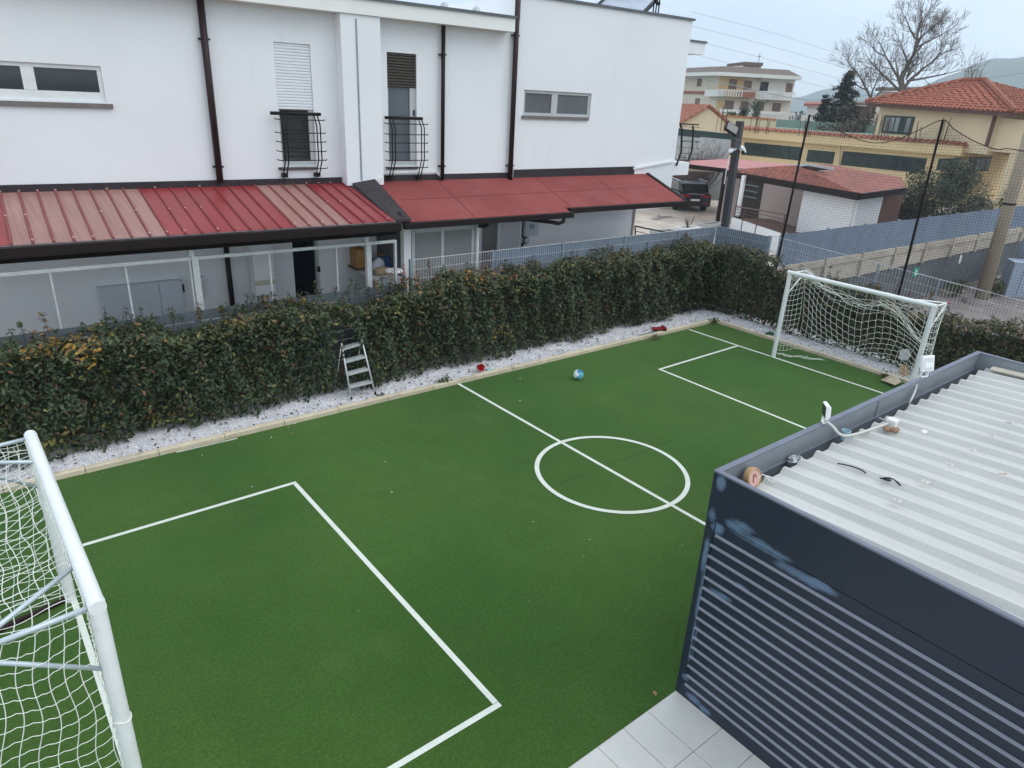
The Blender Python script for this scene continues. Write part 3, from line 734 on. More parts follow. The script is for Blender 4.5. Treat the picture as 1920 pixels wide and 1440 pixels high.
grid_net(m, Pgap, lin(0, 1, 8), lin(.0, 1, 6), rr, 2, 4, .01)
for i in range(14):
    u = i / 13; m.tube([Pup(u, v / 4) + Vector((.02 * math.sin(i * 3), .05 * math.sin(i * 5 + v), 0)) for v in range(5)], rr, 4, False)
for k in range(7):
    o1, o2 = rng.normal(size=3) * .03, rng.uniform(0, 6)
    m.tube([Bc(i / 40) + Vector((.05 * math.sin(i * .5 + o2), 0, .055 * math.sin(i * .43 + o2 * 2) + .03 * (k - 3) * math.sin(math.pi * i / 40))) for i in range(41)], rr, 4, False)
for (p, q, sgn) in ((A2, qA, 1), (B2, qB, -1)):
    def Ps(u, v, p=p, q=q, sgn=sgn):
        top = Vector((p.x + .05, p.y, H - .04)).lerp(q, u); bot = Vector((p.x + .06, p.y, .18)).lerp(Vector((p.x + D2 + .18, p.y - .05 * sgn, .10)), u)
        w = top.lerp(bot, v); w.z -= .05 * math.sin(math.pi * u) ; w.y += sgn * .05 * math.sin(math.pi * v) * math.sin(math.pi * u + .3); w.x += .015 * math.sin(v * 15); return w
    grid_net(m, Ps, lin(0, 1, 5), lin(0, 1, 15), rr, 2, 4, .008)
# net bundle lying on the turf beside the post
for k in range(5):
    m.tube([Vector((A2.x + .12 + .045 * i + .03 * math.sin(i + k), A2.y - .06 - .06 * i + .09 * math.sin(k * 2.1 + i * .8), .03 + .05 * abs(math.sin(k + i * .9)))) for i in range(14)], rr, 4, False)
m.build('net', M['net'], gf, recalc=False)
# things behind the far goal
p = gz(1691, 703, .06); m = MB(); hh = gz(1691, 703, .06)
def upright(name, poly, y_or_x, mt, lab, cat, th=.012):
    pts = [ax(px, py, y_or_x) for (px, py) in poly]; mm = MB(); mm.prism(pts, (th, 0, 0)); return tag(mm.build(name, mt), lab, cat)
upright('cardboard_sheet', [(1684, 702), (1686, 689), (1694, 683), (1702, 689), (1705, 700), (1700, 706), (1690, 706)], 16.05, M['card'], 'torn tan cardboard sheet standing behind the far goal net', 'cardboard')
upright('plastic_sheet', [(1684, 672), (1688, 656), (1704, 655), (1707, 668), (1698, 676)], 16.2, M['galv'], 'crumpled clear plastic sheet behind the far goal net', 'plastic sheet', .03)
m = MB()
pts = [(1651, 713), (1663, 710), (1668, 705), (1684, 709), (1690, 717), (1678, 723), (1664, 718)]
P3 = [gz(a, b, .03 + .05 * (i % 2)) for i, (a, b) in enumerate(pts)]
for i in range(1, len(P3) - 1): m.prism([P3[0], P3[i], P3[i + 1]], (0, 0, .015))
tag(m.build('crumpled_paper', mat('beige_crumpled_paper', (.50, .43, .31), .9, .15, 14)), 'crumpled beige paper lying at the far kerb beside the shed', 'paper')
# ================================================================== BALL, LADDER, TOYS
bp = gz(1084, 711.5); R0 = .108
def ballmat():
    m, t, b = nt('football_panels'); N = NB(t)
    tc = N.n('ShaderNodeTexCoord')
    vo = N.n('ShaderNodeTexVoronoi'); vo.inputs['Scale'].default_value = 1.15; N.l(tc.outputs['Object'], vo.inputs['Vector'])
    sc_ = N.n('ShaderNodeMapping'); sc_.inputs['Scale'].default_value = (9, 9, 9); sc_.inputs['Location'].default_value = (1.3, .4, .2); N.l(tc.outputs['Object'], sc_.inputs[0]); N.l(sc_.outputs[0], vo.inputs['Vector'])
    sp = N.n('ShaderNodeSeparateColor'); N.l(vo.outputs['Color'], sp.inputs[0])
    f = N.mr(sp.outputs[0], .50, .54, 0, 1); c = N.mix(f, (.78, .82, .83), (.015, .16, .34))
    f = N.mr(sp.outputs[1], .72, .75, 0, 1); c = N.mix(f, c, (.10, .45, .55))
    N.l(c, b.inputs['Base Color']); b.inputs['Roughness'].default_value = .35; return m
m = MB(); m.blob((0, 0, 0), R0, R0, R0, 32)
ball = m.build('football', ballmat(), smooth=True); ball.location = (bp.x, bp.y, R0 + .004); ball.rotation_euler = (.4, .9, .3)
tag(ball, 'white football with blue panels on the turf', 'ball')
fl, fr = gz(661, 751, .06), gz(702, 738, .06)
fl.y = fr.y = (fl.y + fr.y) / 2; Lx = fr.x - fl.x
lt = thing('step_ladder', 'four-step aluminium step ladder leaning into the hedge', 'ladder', (fl.x, fl.y, .06))
tl = ay(640, 643, fl.y + .30); tr = ay(677, 632, fl.y + .30)
for a, b in ((fl, tl), (fr, tr)):
    m = MB(); m.tube([a, b], .016, 8); m.build('rail', M['ladder'], lt, smooth=True)
    m = MB(); m.lathe([(.02, 0), (.02, .05), (.017, .052)], a, 8); m.build('foot', M['black'], lt)
    m = MB(); e = b.lerp(a, .02); m.tube([e, Vector((e.x - .02, e.y + .35, .06))], .011, 6); m.build('rear_leg', M['ladder'], lt, smooth=True)
for i, (f) in enumerate((.215, .44, .66, .885)):
    a = fl.lerp(tl, f); b = fr.lerp(tr, f)
    m = MB(); m.prism([a + Vector((.015, -.02, -.018)), a + Vector((.015, -.02, .018)), a + Vector((.015, .12, .018)), a + Vector((.015, .12, .004)), a + Vector((.015, -.0, .004)), a + Vector((.015, -.0, -.018))], b - a - Vector((.03, 0, 0)))
    m.build('step', M['ladder'], lt, bevel=.003)
p = gz(902, 696, .07)
m = MB(); ax2 = Vector((-.15, -1, .25)).normalized(); m.lathe([(.05, 0), (.075, .13), (.078, .13), (.078, .136), (.070, .136), (.046, .012)], Vector((p.x, p.y + .10, .075 + .06)), 18, ax2)
tag(m.build('toy_bucket', M['red'], smooth=False), 'small bright red toy bucket tipped over on the white gravel', 'bucket')
p = gz(917, 695, .07); m = MB()
m.lathe([(.045, 0), (.06, .035), (.063, .035), (.063, .04), (.05, .04), (.03, .012)], Vector((p.x, p.y, .065)), 16, Vector((.2, -.5, 1)))
tag(m.build('toy_bowl', M['teal']), 'pale teal toy bowl beside the red bucket on the gravel', 'toy bowl')
p = gz(1236, 620, .08); tt = thing('toy_truck', 'dark red plastic toy lying on the kerb gravel near the far corner', 'toy', (p.x, p.y, .06))
m = MB(Matrix.Translation((p.x, p.y, .07)) @ Matrix.Rotation(-.4, 4, 'Z')); m.box(-.20, .06, -.06, .06, .03, .10); m.prism([(.06, -.05, .03), (.20, -.05, .03), (.18, -.05, .09), (.10, -.05, .15), (.06, -.05, .14)], (0, .1, 0)); m.build('body', M['dred'], tt, bevel=.008)
for sx in (-.13, .12):
    m = MB(Matrix.Translation((p.x, p.y, .07)) @ Matrix.Rotation(-.4, 4, 'Z')); m.tube([(sx, -.075, .03), (sx, .075, .03)], .035, 12); m.build('wheel', M['black'], tt)
pathtube('garden_hose', [gz(1150, 642, .08), gz(1170, 636, .08), gz(1190, 632, .075), gz(1210, 626, .08), gz(1230, 622, .08), gz(1248, 620, .08)], .012, M['hose'], 'thin green garden hose lying along the kerb gravel', 'hose')
p = gz(1442, 627, .07); m = MB(); m.blob((p.x, p.y, .08), .16, .08, .05, 10, .35); tag(m.build('green_rag', mat('dark_green_cloth', (.02, .09, .05), .9, .2, 12)), 'small dark green rag on the gravel beside the far goal post', 'rag')
m = MB(); a, b = gz(330, 847, .01), gz(444, 821, .01); m.bar(a + Vector((0, -.02, 0)), b + Vector((0, -.02, 0)), .02, .012); tag(m.build('plastic_strip', mat('pale_plastic_strip', (.55, .57, .48), .6)), 'thin pale plastic strip lying on the turf along the kerb', 'strip')
# ================================================================== HEDGES
HY0, HY1 = 11.33, 12.02
def htop(x):
    z = 1.80 + .07 * math.sin(x * 1.7 + .5) + .05 * math.sin(x * 4.1) + .03 * math.sin(x * 9.3)
    if 4.55 < x < 5.25: z -= .16
    z -= .10 * max(0, min(1, (6.6 - x) / .5)) * (.6 + .4 * math.sin(x * 2.2 + 1))
    return z + .10 * max(0, min(1, (x - 6.5) / 2))
LC = [(34, (.020, .038, .013), .28), (24, (.036, .058, .022), .25), (8, (.060, .085, .030), .25), (5, (.070, .060, .028), .25), (1.6, (.12, .055, .025), .3), (1.4, (.15, .14, .04), .3)]
TC = [(14, (.06, .075, .028), .3), (10, (.045, .065, .028), .25), (1.8, (.15, .085, .03), .3), (1.0, (.20, .15, .04), .3)]
def hedge_pts(n, f):
    pos = np.zeros((n, 3)); nr = np.zeros((n, 3)); top = np.zeros(n, bool); i = 0
    while i < n:
        p, q, t = f()
        if p is None: continue
        pos[i] = p; nr[i] = q; top[i] = t; i += 1
    return pos, nr, top
def lumps(x, z): return .08 * math.sin(x * 2.3 + z * 1.7) + .06 * math.sin(x * 5.7 - z * 3.9 + 1) + .05 * math.sin(x * 13 + z * 4) + .04 * math.sin(x * 19 - z * 15)
def holes(x, z):
    # the gap round the ladder, and a thin spot
    if ((x - 5.28) / .26) ** 2 + ((z - .85) / .55) ** 2 < 1: return True
    if ((x - 5.12) / .17) ** 2 + ((z - 1.5) / .34) ** 2 < 1: return random.random() < .93
    if ((x - 4.45) / .22) ** 2 + ((z - .62) / .16) ** 2 < 1: return random.random() < .8
    return False
def fl_():
    x = random.uniform(-1.2, 17.0); zt = htop(x); r = random.random()
    if r < .66:
        z = .06 + (zt - .06) * random.random() ** .85
        if holes(x, z) and random.random() < .9: return None, None, None
        d = abs(random.gauss(0, .17)); y = HY0 - lumps(x, z) * 1.25 + d + (.05 if z < .15 else 0) + .10 * (z / zt) ** 4
        return (x, y, z), (random.gauss(0, .55), -1 + random.gauss(0, .4), .75 + random.gauss(0, .45)), z > zt - .14
    if r < .90:
        y = random.uniform(HY0 - .05, HY1); z = zt + lumps(x, y * 3) * 1.1 - abs(random.gauss(0, .10)) - .25 * ((y - 11.72) / .36) ** 4 * .4
        return (x, y, z), (random.gauss(0, .6), random.gauss(-.3, .6), 1), True
    y = random.uniform(HY0 + .1, HY1); z = random.uniform(.1, zt)
    if holes(x, z) and y < 11.8: return None, None, None
    return (x, y, z), (random.gauss(0, 1), random.gauss(-.3, 1), random.gauss(.5, .6)), False
pos, nr, top = hedge_pts(47000, fl_)
cols = palette(len(pos), LC); ct = palette(len(pos), TC); cols[top] = ct[top]
# patches of orange and yellow young growth
for (cx, cz, rx, c) in ((.9, 1.75, .5, (.30, .17, .04)), (3.3, 1.85, .35, (.18, .10, .04)), (6.9, 1.95, .30, (.32, .12, .04)), (8.5, 1.95, .55, (.30, .16, .04)), (9.3, 1.95, .2, (.30, .10, .04)), (1.2, 1.55, .16, (.40, .24, .04)), (2.2, .35, .4, (.14, .13, .03)), (.6, .35, .35, (.14, .12, .03)), (9.0, .7, .3, (.20, .15, .03)), (13.6, 1.3, .25, (.16, .14, .03))):
    w = (np.abs(pos[:, 0] - cx) < rx) & (np.abs(pos[:, 2] - cz) < .14) & (rng.random(len(pos)) < .28)
    cols[w] = np.array(c) * (1 + rng.normal(size=(w.sum(), 1)) * .25)
cols = np.clip(cols, .005, .6)
hd = thing('hedge', 'long dense dark green hedge along the kerb in front of the white building', 'hedge', (8, 11.7, 0), 'hedges round the pitch')
leaves('foliage', pos, nr, rng.uniform(.06, .110, len(pos)), cols, M['leaf'], hd, aspect=.46)
# upright shoots that stand above the top
def shoots(spots, parent):
    P, Nn, S, Cc = [], [], [], []; mb = MB()
    for (x, y, z, h, c) in spots:
        lean = Vector((random.gauss(0, .10), random.gauss(0, .08), 1)); a = Vector((x, y, z - .1)); b = a + lean * (h + .1)
        mb.tube([a, b], .005, 5)
        for k in range(int(9 + h * 34)):
            f = random.uniform(.3, 1.03); q = a.lerp(b, f); an = random.uniform(0, 6.28)
            P.append(q + Vector((math.cos(an), math.sin(an), .25)) * random.uniform(.02, .055)); Nn.append((math.cos(an) * .6, math.sin(an) * .6, 1)); S.append(random.uniform(.05, .09)); Cc.append(c)
    Cc = np.array(Cc) * (1 + rng.normal(size=(len(Cc), 1)) * .25)
    leaves('foliage', np.array([tuple(p) for p in P]), np.array(Nn), np.array(S), np.clip(Cc, .005, .6), M['leaf'], parent, aspect=.42)
    mb.build('stem', M['stem'], parent)
g1, g2, g3 = (.045, .065, .028), (.16, .09, .03), (.28, .17, .05)
sp = [(1.55, 11.75, 1.75, .14, g1), (1.85, 11.75, 1.8, .30, g1), (2.1, 11.8, 1.8, .26, g1), (.75, 11.7, 1.72, .18, g3), (1.0, 11.7, 1.7, .12, g2), (.45, 11.7, 1.7, .10, g3), (3.3, 11.8, 1.82, .14, g1), (3.75, 11.8, 1.85, .2, g1), (4.0, 11.8, 1.85, .16, g2), (4.75, 11.8, 1.72, .28, g1), (5.6, 11.8, 1.9, .25, g1), (5.75, 11.8, 1.9, .2, g1), (6.55, 11.8, 1.95, .2, g2), (6.75, 11.8, 1.95, .3, (.38, .10, .05)), (7.05, 11.8, 1.95, .22, g3), (7.4, 11.8, 1.95, .38, (.14, .05, .035)), (7.7, 11.8, 1.95, .22, g1), (8.3, 11.8, 1.95, .22, g1), (9.4, 11.8, 1.95, .2, g1), (10.1, 11.8, 1.95, .2, g1), (11.3, 11.8, 1.95, .18, g1), (12.6, 11.8, 1.95, .25, g1), (14.0, 11.8, 1.95, .2, g1), (15.4, 11.8, 1.95, .25, g1)]
sp += [(random.uniform(0, 16.5), random.uniform(11.5, 12), 1.85, random.uniform(.04, .24) * random.choice((.6, 1, 1.2)), random.choice((g1, g1, g1, g1, g2))) for _ in range(150)]
shoots(sp, hd)
x = -1.0
while x < 16.9:
    y = 11.72 + random.gauss(0, .05); mb = MB()
    for k in range(3):
        mb.tube([(x, y, .02), (x + random.gauss(0, .06), y - .05 + random.gauss(0, .06), .6), (x + random.gauss(0, .15), y + random.gauss(0, .12), 1.2), (x + random.gauss(0, .2), y + random.gauss(0, .15), 1.7)], [.016, .012, .008, .004], 5)
    mb.build('stem', M['stem'], hd); x += .42
def light_block(pts, top, parent):
    """continuous dense twiggy inside of a hedge along the plan points"""
    mb = MB(); rows = []
    for i, p in enumerate(pts):
        p = Vector(p); q = Vector(pts[min(i + 1, len(pts) - 1)]) - Vector(pts[max(i - 1, 0)]); nn = Vector((-q.y, q.x, 0)).normalized() * (.10 + .03 * math.sin(i * 1.7)); h = top(p) - .24 + .04 * math.sin(i * 2.3)
        rows.append([p + nn + Vector((0, 0, .2)), p + nn * .8 + Vector((0, 0, h)), p - nn * .8 + Vector((0, 0, h)), p - nn + Vector((0, 0, .2))])
    i0 = len(mb.v)
    for r in rows: mb.add(r)
    for i in range(len(rows) - 1):
        for j in range(4): k = (j + 1) % 4; mb.face((i0 + i * 4 + j, i0 + i * 4 + k, i0 + i * 4 + 4 + k, i0 + i * 4 + 4 + j))
    mb.face(range(i0, i0 + 4)); mb.face(range(i0 + len(rows) * 4 - 4, i0 + len(rows) * 4)); mb.build('branches', M['stem'], parent)  # solid mass added to keep light from passing through the hedge
light_block([(-1.1 + .3 * i, 11.78, 0) for i in range(19)], lambda p: htop(p.x), hd)
light_block([(5.7 + .3 * i, 11.78, 0) for i in range(38)], lambda p: htop(p.x), hd)
# far hedge
def htop2(y): return 1.58 + .07 * math.sin(y * 1.9) + .05 * math.sin(y * 4.7 + 1) + (.28 if y > 9.6 else 0) + (-.13 if y < 7.0 else 0)
def f2_():
    y = random.uniform(-.5, 11.7); zt = htop2(y); r = random.random()
    if r < .62:
        z = .06 + (zt - .06) * random.random() ** .85
        return (16.42 - lumps(y, z) * .8 + abs(random.gauss(0, .1)) + (.15 if z < .2 else 0), y, z), (-1 + random.gauss(0, .4), random.gauss(-.2, .55), .75 + random.gauss(0, .45)), z > zt - .14
    if r < .9:
        x = random.uniform(16.4, 17.0); return (x, y, zt + lumps(y, x * 3) * .7 - abs(random.gauss(0, .08))), (random.gauss(-.2, .6), random.gauss(-.2, .6), 1), True
    return (random.uniform(16.5, 17.0), y, random.uniform(.1, zt)), (random.gauss(0, 1), random.gauss(0, 1), .5), False
pos, nr, top = hedge_pts(19000, f2_)
cols = palette(len(pos), LC); ct = palette(len(pos), [(8, (.06, .072, .03), .3), (8, (.045, .065, .028), .3), (2.5, (.13, .09, .045), .3), (1.2, (.20, .15, .05), .3)]); cols[top] = ct[top]
cols[pos[:, 1] < 7.2] = cols[pos[:, 1] < 7.2] * np.array([1.2, 1.05, 1.0])
hd2 = thing('hedge', 'shorter browner hedge behind the far goal with a bare wire fence over it', 'hedge', (16.7, 6, 0), 'hedges round the pitch')
leaves('foliage', pos, nr, rng.uniform(.06, .11, len(pos)), np.clip(cols, .005, .5), M['leaf'], hd2, aspect=.46)
sp = [(16.7, y_, 1.6, h_, c_) for (y_, h_, c_) in ((9.0, .25, g1), (8.2, .35, (.09, .09, .03)), (8.0, .3, (.15, .10, .03)), (7.0, .15, g2), (6.6, .28, g2), (6.3, .22, (.12, .05, .04)), (5.8, .3, (.10, .09, .03)), (10.8, .2, g3), (10.4, .25, g1), (11.2, .2, g1))] + [(random.uniform(16.5, 17), random.uniform(3, 11.5), 1.5, random.uniform(.05, .15), random.choice((g1, g2))) for _ in range(40)]
shoots(sp, hd2)
y = -.4
while y < 11.6:
    mb = MB()
    for k in range(3): mb.tube([(16.7, y, .02), (16.65 + random.gauss(0, .06), y + random.gauss(0, .06), .6), (16.7 + random.gauss(0, .12), y + random.gauss(0, .15), 1.4)], [.016, .011, .004], 5)
    mb.build('stem', M['stem'], hd2); y += .42
light_block([(16.76, -.4 + .3 * i, 0) for i in range(41)], lambda p: htop2(p.y), hd2)
#@@SECTION
# ================================================================== FENCES
FY = 12.15; FX = 17.32
def fx(px, py): return ay(px, py, FY)
# slatted board fence, left
sf = thing('slat_fence', 'grey horizontal board fence behind the left half of the hedge', 'fence', (3, FY, 0))
xr = fx(760, 530).x
zt = fx(300, 592).z
for k in range(8):
    z1 = zt - k * .20
    if z1 < .1: break
    m = MB(); m.box(-4.5, xr, FY - .015, FY + .015, z1 - .165, z1); m.build('board', M['slat'], sf)
for x in (-3, -.6, fx(362, 580).x + .05, fx(692, 540).x):
    m = MB(); m.box(x - .035, x + .035, FY + .02, FY + .08, 0, zt - .02); m.build('post', M['galvdark'], sf)
# galvanised frame above it
gf_ = thing('metal_frame', 'galvanised frame of posts and a top rail above the board fence', 'frame', (4, FY + .05, 0))
yf = FY + .05
def fr_(px, py): return ay(px, py, yf)
r0, r1 = fr_(0, 515), fr_(741, 452)
dz = (r1.z - r0.z) / (r1.x - r0.x)
def rzx(x): return r0.z + dz * (x - r0.x)
m = MB(); m.bar((-4.5, yf, rzx(-4.5)), (r1.x, yf, r1.z), .04, .055); m.build('top_rail', M['galv'], gf_)
for (px, pa, pb) in ((366, 455, 575), (691, 440, 530)):
    a = fr_(px, 500); m = MB(); m.box(a.x - .05, a.x + .05, yf - .045, yf - .022, zt - .1, rzx(a.x) + .04); m.box(a.x - .05, a.x - .035, yf - .022, yf + .05, zt - .1, rzx(a.x) + .04); m.box(a.x + .035, a.x + .05, yf - .022, yf + .05, zt - .1, rzx(a.x) + .04); m.build('post', M['galv'], gf_)
    m = MB(); m.box(a.x - .085, a.x - .005, yf - .06, yf + .06, rzx(a.x) + .045, rzx(a.x) + .16); m.build('post_cap', M['galv'], gf_)
a = fr_(741, 480); m = MB(); m.box(a.x - .022, a.x + .022, yf - .03, yf + .03, zt - .25, r1.z + .02); m.build('end_post', M['galv'], gf_)
for px in (95, 238, 508, 633, 367 - 8):
    a = fr_(px, 520); m = MB(); m.box(a.x - .013, a.x + .013, yf - .012, yf + .012, zt - .02, rzx(a.x) - .02); m.build('upright', M['galv'], gf_)
# wire mesh fence with blue-grey screen
mf = thing('mesh_fence', 'galvanised mesh fence with blue-grey screen behind the right half of the hedge', 'fence', (12, FY, 0))
ta, tb = fx(925, 470), fx(1346, 424)
def mz(x): return ta.z + (tb.z - ta.z) * (x - ta.x) / (tb.x - ta.x)
x0 = fx(770, 500).x; xc = FX
posts = [x0, ta.x]; k = ta.x
for px in (1047 + 0, 1057 + 0): pass
pxs = [fx(1056, 460).x, fx(1172, 450).x, fx(1272, 440).x]
allp = [x0, ta.x] + pxs + [xc - .05]
for x in allp:
    m = MB(); m.box(x - .03, x + .03, FY - .03, FY + .03, 0, mz(x) + .01); m.build('post', M['galvdark'], mf)
for i in range(len(allp) - 1):
    xa, xb = allp[i] + .03, allp[i + 1] - .03
    m = MB(); n = int((xb - xa) / .062)
    for k in range(n + 1):
        x = xa + (xb - xa) * k / n; m.bar((x, FY - .022, .1), (x, FY - .022, mz(x)), .0055 if i > 0 else .007)
    for k in range(10):
        z = -k * .2; m.bar((xa, FY - .028, mz(xa) + z), (xb, FY - .028, mz(xb) + z), .007 if i else .009)
    m.bar((xa, FY - .022, mz(xa)), (xb, FY - .022, mz(xb)), .014); m.build('wire_panel', M['galv'], mf, recalc=False)
    if i > 0:
        m = MB(); nn = 14
        for k in range(nn):
            u, v = xa + (xb - xa) * k / nn, xa + (xb - xa) * (k + 1) / nn
            m.poly([(u, FY + .01 + .008 * (k % 2), .1), (v, FY + .01 + .008 * ((k + 1) % 2), .1), (v, FY + .01 + .008 * ((k + 1) % 2), mz(v) - .015), (u, FY + .01 + .008 * (k % 2), mz(u) - .015)])
        m.build('screen', M['screen'], mf, recalc=False)
# return panel at the corner and the low wire fence over the far hedge
wf = thing('wire_fence', 'low galvanised wire fence above the far hedge, its first panel with blue-grey screen', 'fence', (FX, 8, 0))
c0, c1 = ax(1365, 427, FX), ax(1441, 443, FX)
w0, w1 = ax(1462, 446, FX), ax(1920, 565, FX)
def wz(y): return w0.z + (w1.z - w0.z) * (y - w0.y) / (w1.y - w0.y)
ya, yb = FY - .05, c1.y
m = MB(); n = int((ya - yb) / .062)
for k in range(n + 1):
    y = ya + (yb - ya) * k / n; m.bar((FX - .02, y, .1), (FX - .02, y, c0.z + (c1.z - c0.z) * k / n), .0055)
for k in range(10): m.bar((FX - .026, ya, c0.z - .2 * k), (FX - .026, yb, c1.z - .2 * k), .007)
m.build('wire_panel', M['galv'], wf, recalc=False)
m = MB(); m.prism([(FX + .01, ya, .1), (FX + .01, yb, .1), (FX + .01, yb, c1.z - .01), (FX + .01, ya, c0.z - .01)], (.006, 0, 0)); m.build('screen', M['screen'], wf)
m = MB(); m.box(FX - .045, FX + .045, yb - .09, yb, 0, c1.z + .02); m.build('post', M['galvdark'], wf)
m = MB(); y = yb - .1; k = 0
while y > -2:
    m.bar((FX, y, .2), (FX, y, wz(y)), .0055); y -= .075
for j in range(9): m.bar((FX - .008, yb - .1, wz(yb) - j * .21), (FX - .008, -2, wz(-2) - j * .21), .0055 if j else .016)
m.build('wire_panel', M['galv'], wf, recalc=False)
for px, py in ((1632, 560), (1752, 560)):
    a = ax(px, py, FX + .03); m = MB(); m.box(FX, FX + .045, a.y - .02, a.y + .02, 0, wz(a.y) - .01); m.build('post', M['galvdark'], wf)
# ball-stop net on two thin black poles
bn = thing('ball_stop_net', 'fine black ball-stop netting hung between two thin black poles over the far hedge', 'safety net', (FX, 8, 0))
p1b, p1t, p2b, p2t = ax(1455, 490, FX), ax(1518, 215, FX), ax(1690, 540, FX), ax(1768, 225, FX)
for a, b in ((p1b, p1t), (p2b, p2t)):
    m = MB(); m.tube([(FX, a.y, 0), (FX, a.y + (b.y - a.y) * .3, 1.6), b], [.035, .032, .026], 10); m.build('pole', M['iron'], bn)
cab = [p1t] + [ax(px, py, FX) for px, py in ((1560, 238), (1600, 258), (1640, 268), (1680, 262), (1725, 243))] + [p2t] + [ax(px, py, FX) for px, py in ((1790, 243), (1830, 266), (1870, 280), (1920, 283))]
cab.append(Vector((FX, 2.5, 4.55)))
o = pathtube('cable', cab, .010, M['iron'], None, None); attach(o, bn)
cab2 = [Vector((FX, FY, 4.2)), ax(1440, 330, FX)]
def cz(y):
    if y > p1t.y: return 4.3 + (p1t.z - 4.3) * max(0, 1 - (y - p1t.y) / 2.0) * .2
    for i in range(len(cab) - 1):
        if cab[i].y >= y >= cab[i + 1].y: return cab[i].z + (cab[i + 1].z - cab[i].z) * (y - cab[i].y) / (cab[i + 1].y - cab[i].y)
    return 4.5
m = MB(); y = p1t.y
while y > 2.6:
    m.tube([(FX + .02 * math.sin(y * 9), y, 1.5), (FX + .05 * math.sin(y * 3), y, 3), (FX, y, cz(y))], .0026, 3, False); y -= .060
z = 1.5
while z < 5.35:
    pts = []
    yy = p1t.y
    while yy > 2.6:
        if cz(yy) > z: pts.append(Vector((FX + .04 * math.sin(yy * 3) * math.sin(z * 2), yy, z - .03 * math.sin((yy - p2t.y) * 1.0))))
        elif len(pts) > 1: m.tube(pts, .0026, 3, False); pts = []
        else: pts = []
        yy -= .24
    if len(pts) > 1: m.tube(pts, .0026, 3, False)
    z += .060
m.build('net', M['netd'], bn, recalc=False)
# corner lamp pole
lb = Vector((FX - .02, FY + .12, 0)); lp = thing('lamp_pole', 'dark square lamp pole in the fence corner', 'lamp pole', lb)
ltop = apl(1388, 227, lb, Vector((0, 1, 0)))
lbt = apl(1352, 470, lb, Vector((0, 1, 0)))
a = Vector((lbt.x, lb.y, 0)) ; a.x = lbt.x - (ltop.x - lbt.x) * lbt.z / max(.1, ltop.z - lbt.z)
m = MB(); m.bar(a, ltop, .19, .15); m.build('pole', mat('anthracite_pole', (.045, .047, .055), .5, .1, 3), lp, bevel=.01)
q = apl(1381, 269, lb + Vector((0, -.16, 0)), Vector((0, 1, 0)))
m = MB(); m.box(q.x - .17, q.x + .11, q.y - .08, q.y + .07, q.z - .12, q.z + .13); m.build('control_box', mat('anthracite_box', (.055, .06, .068), .55, .1, 3), lp, bevel=.01)
# flood light on it
q = apl(1372, 241, lb + Vector((0, -.22, 0)), Vector((0, 1, 0)))
fl2 = thing('pole_floodlight', 'black floodlight with pale lens near the top of the corner lamp pole', 'floodlight', q)
H = Matrix.Translation(q) @ Matrix.Rotation(-.55, 4, 'Z') @ Matrix.Rotation(.45, 4, 'Y') @ Matrix.Rotation(-.50, 4, 'X')
m = MB(H); m.box(-.19, .19, -.03, .05, -.13, .13); m.build('housing', M['black'], fl2, bevel=.008)
m = MB(H); m.box(-.165, .165, -.036, -.031, -.105, .105); m.build('lens', mat('grey_lamp_lens', (.09, .10, .11), .2, .1, 6, spec=.7), fl2)
m = MB(); m.bar(q + Vector((.02, .05, -.05)), q + Vector((.16, .2, -.14)), .04); m.build('arm', M['black'], fl2)
for (px, s, lab) in ((1374, -1, 'white dome camera on the left of the corner lamp pole'), (1392, 1, 'white dome camera on the right of the corner lamp pole')):
    q = apl(px, 279, lb + Vector((0, -.14, 0)), Vector((0, 1, 0)))
    c = thing('security_camera', lab, 'camera', q, 'cameras on the lamp pole')
    m = MB(); m.blob(q - Vector((s * .07, 0, -.02)), .075, .075, .075, 12); m.build('ball_mount', M['white'], c, smooth=True)
    m = MB(Matrix.Translation(q) @ Matrix.Rotation(s * .55, 4, 'Y')); m.prism([(s * -.04, -.055, -.045), (s * .17, -.055, -.03), (s * .15, -.055, .02), (s * -.04, -.055, .06)], (0, .11, 0)); m.build('hood', M['white'], c, bevel=.01)
    m = MB(Matrix.Translation(q) @ Matrix.Rotation(s * .55, 4, 'Y')); m.lathe([(.045, 0), (.045, .06), (.03, .075)], (s * .10, 0, -.10), 12); m.build('dome', M['black'], c)
m = MB(); q1 = apl(1368, 292, lb + Vector((0, -.12, 0)), Vector((0, 1, 0))); q2 = apl(1358, 345, lb + Vector((0, -.12, 0)), Vector((0, 1, 0))); m.tube([q1, q1.lerp(q2, .5) + Vector((-.02, 0, 0)), q2], .014, 6); m.build('cable', M['rubberw'], lp)
# big boundary fence on concrete base along the neighbour's yard
GD = Vector((1, -.047, 0)).normalized(); GO = Vector((17.5, 10.2, 0)); GN = Vector((-GD.y, GD.x, 0))
def gp(px, py, off=0): return apl(px, py, GO + GN * off, GN)
bf = thing('boundary_fence', 'long blue-grey screened fence on a concrete base wall beside the gravel road', 'fence', (24, 9.9, -.6))
def gl(s, z, off=0): p = GO + GD * s + GN * off; return Vector((p.x, p.y, z))
def sof(p): return (p - GO).dot(GD)
t0, t1 = gp(1470, 440), gp(1920, 385); b0, b1 = gp(1600, 477), gp(1920, 425); e0, e1 = gp(1600, 517), gp(1920, 449)
def interp(p, q):
    s0, s1 = sof(p), sof(q)
    return lambda s: p.z + (q.z - p.z) * (s - s0) / (s1 - s0)
ft, fb, fe = interp(t0, t1), interp(b0, b1), interp(e0, e1)
S1 = 40
m = MB(); n = 60
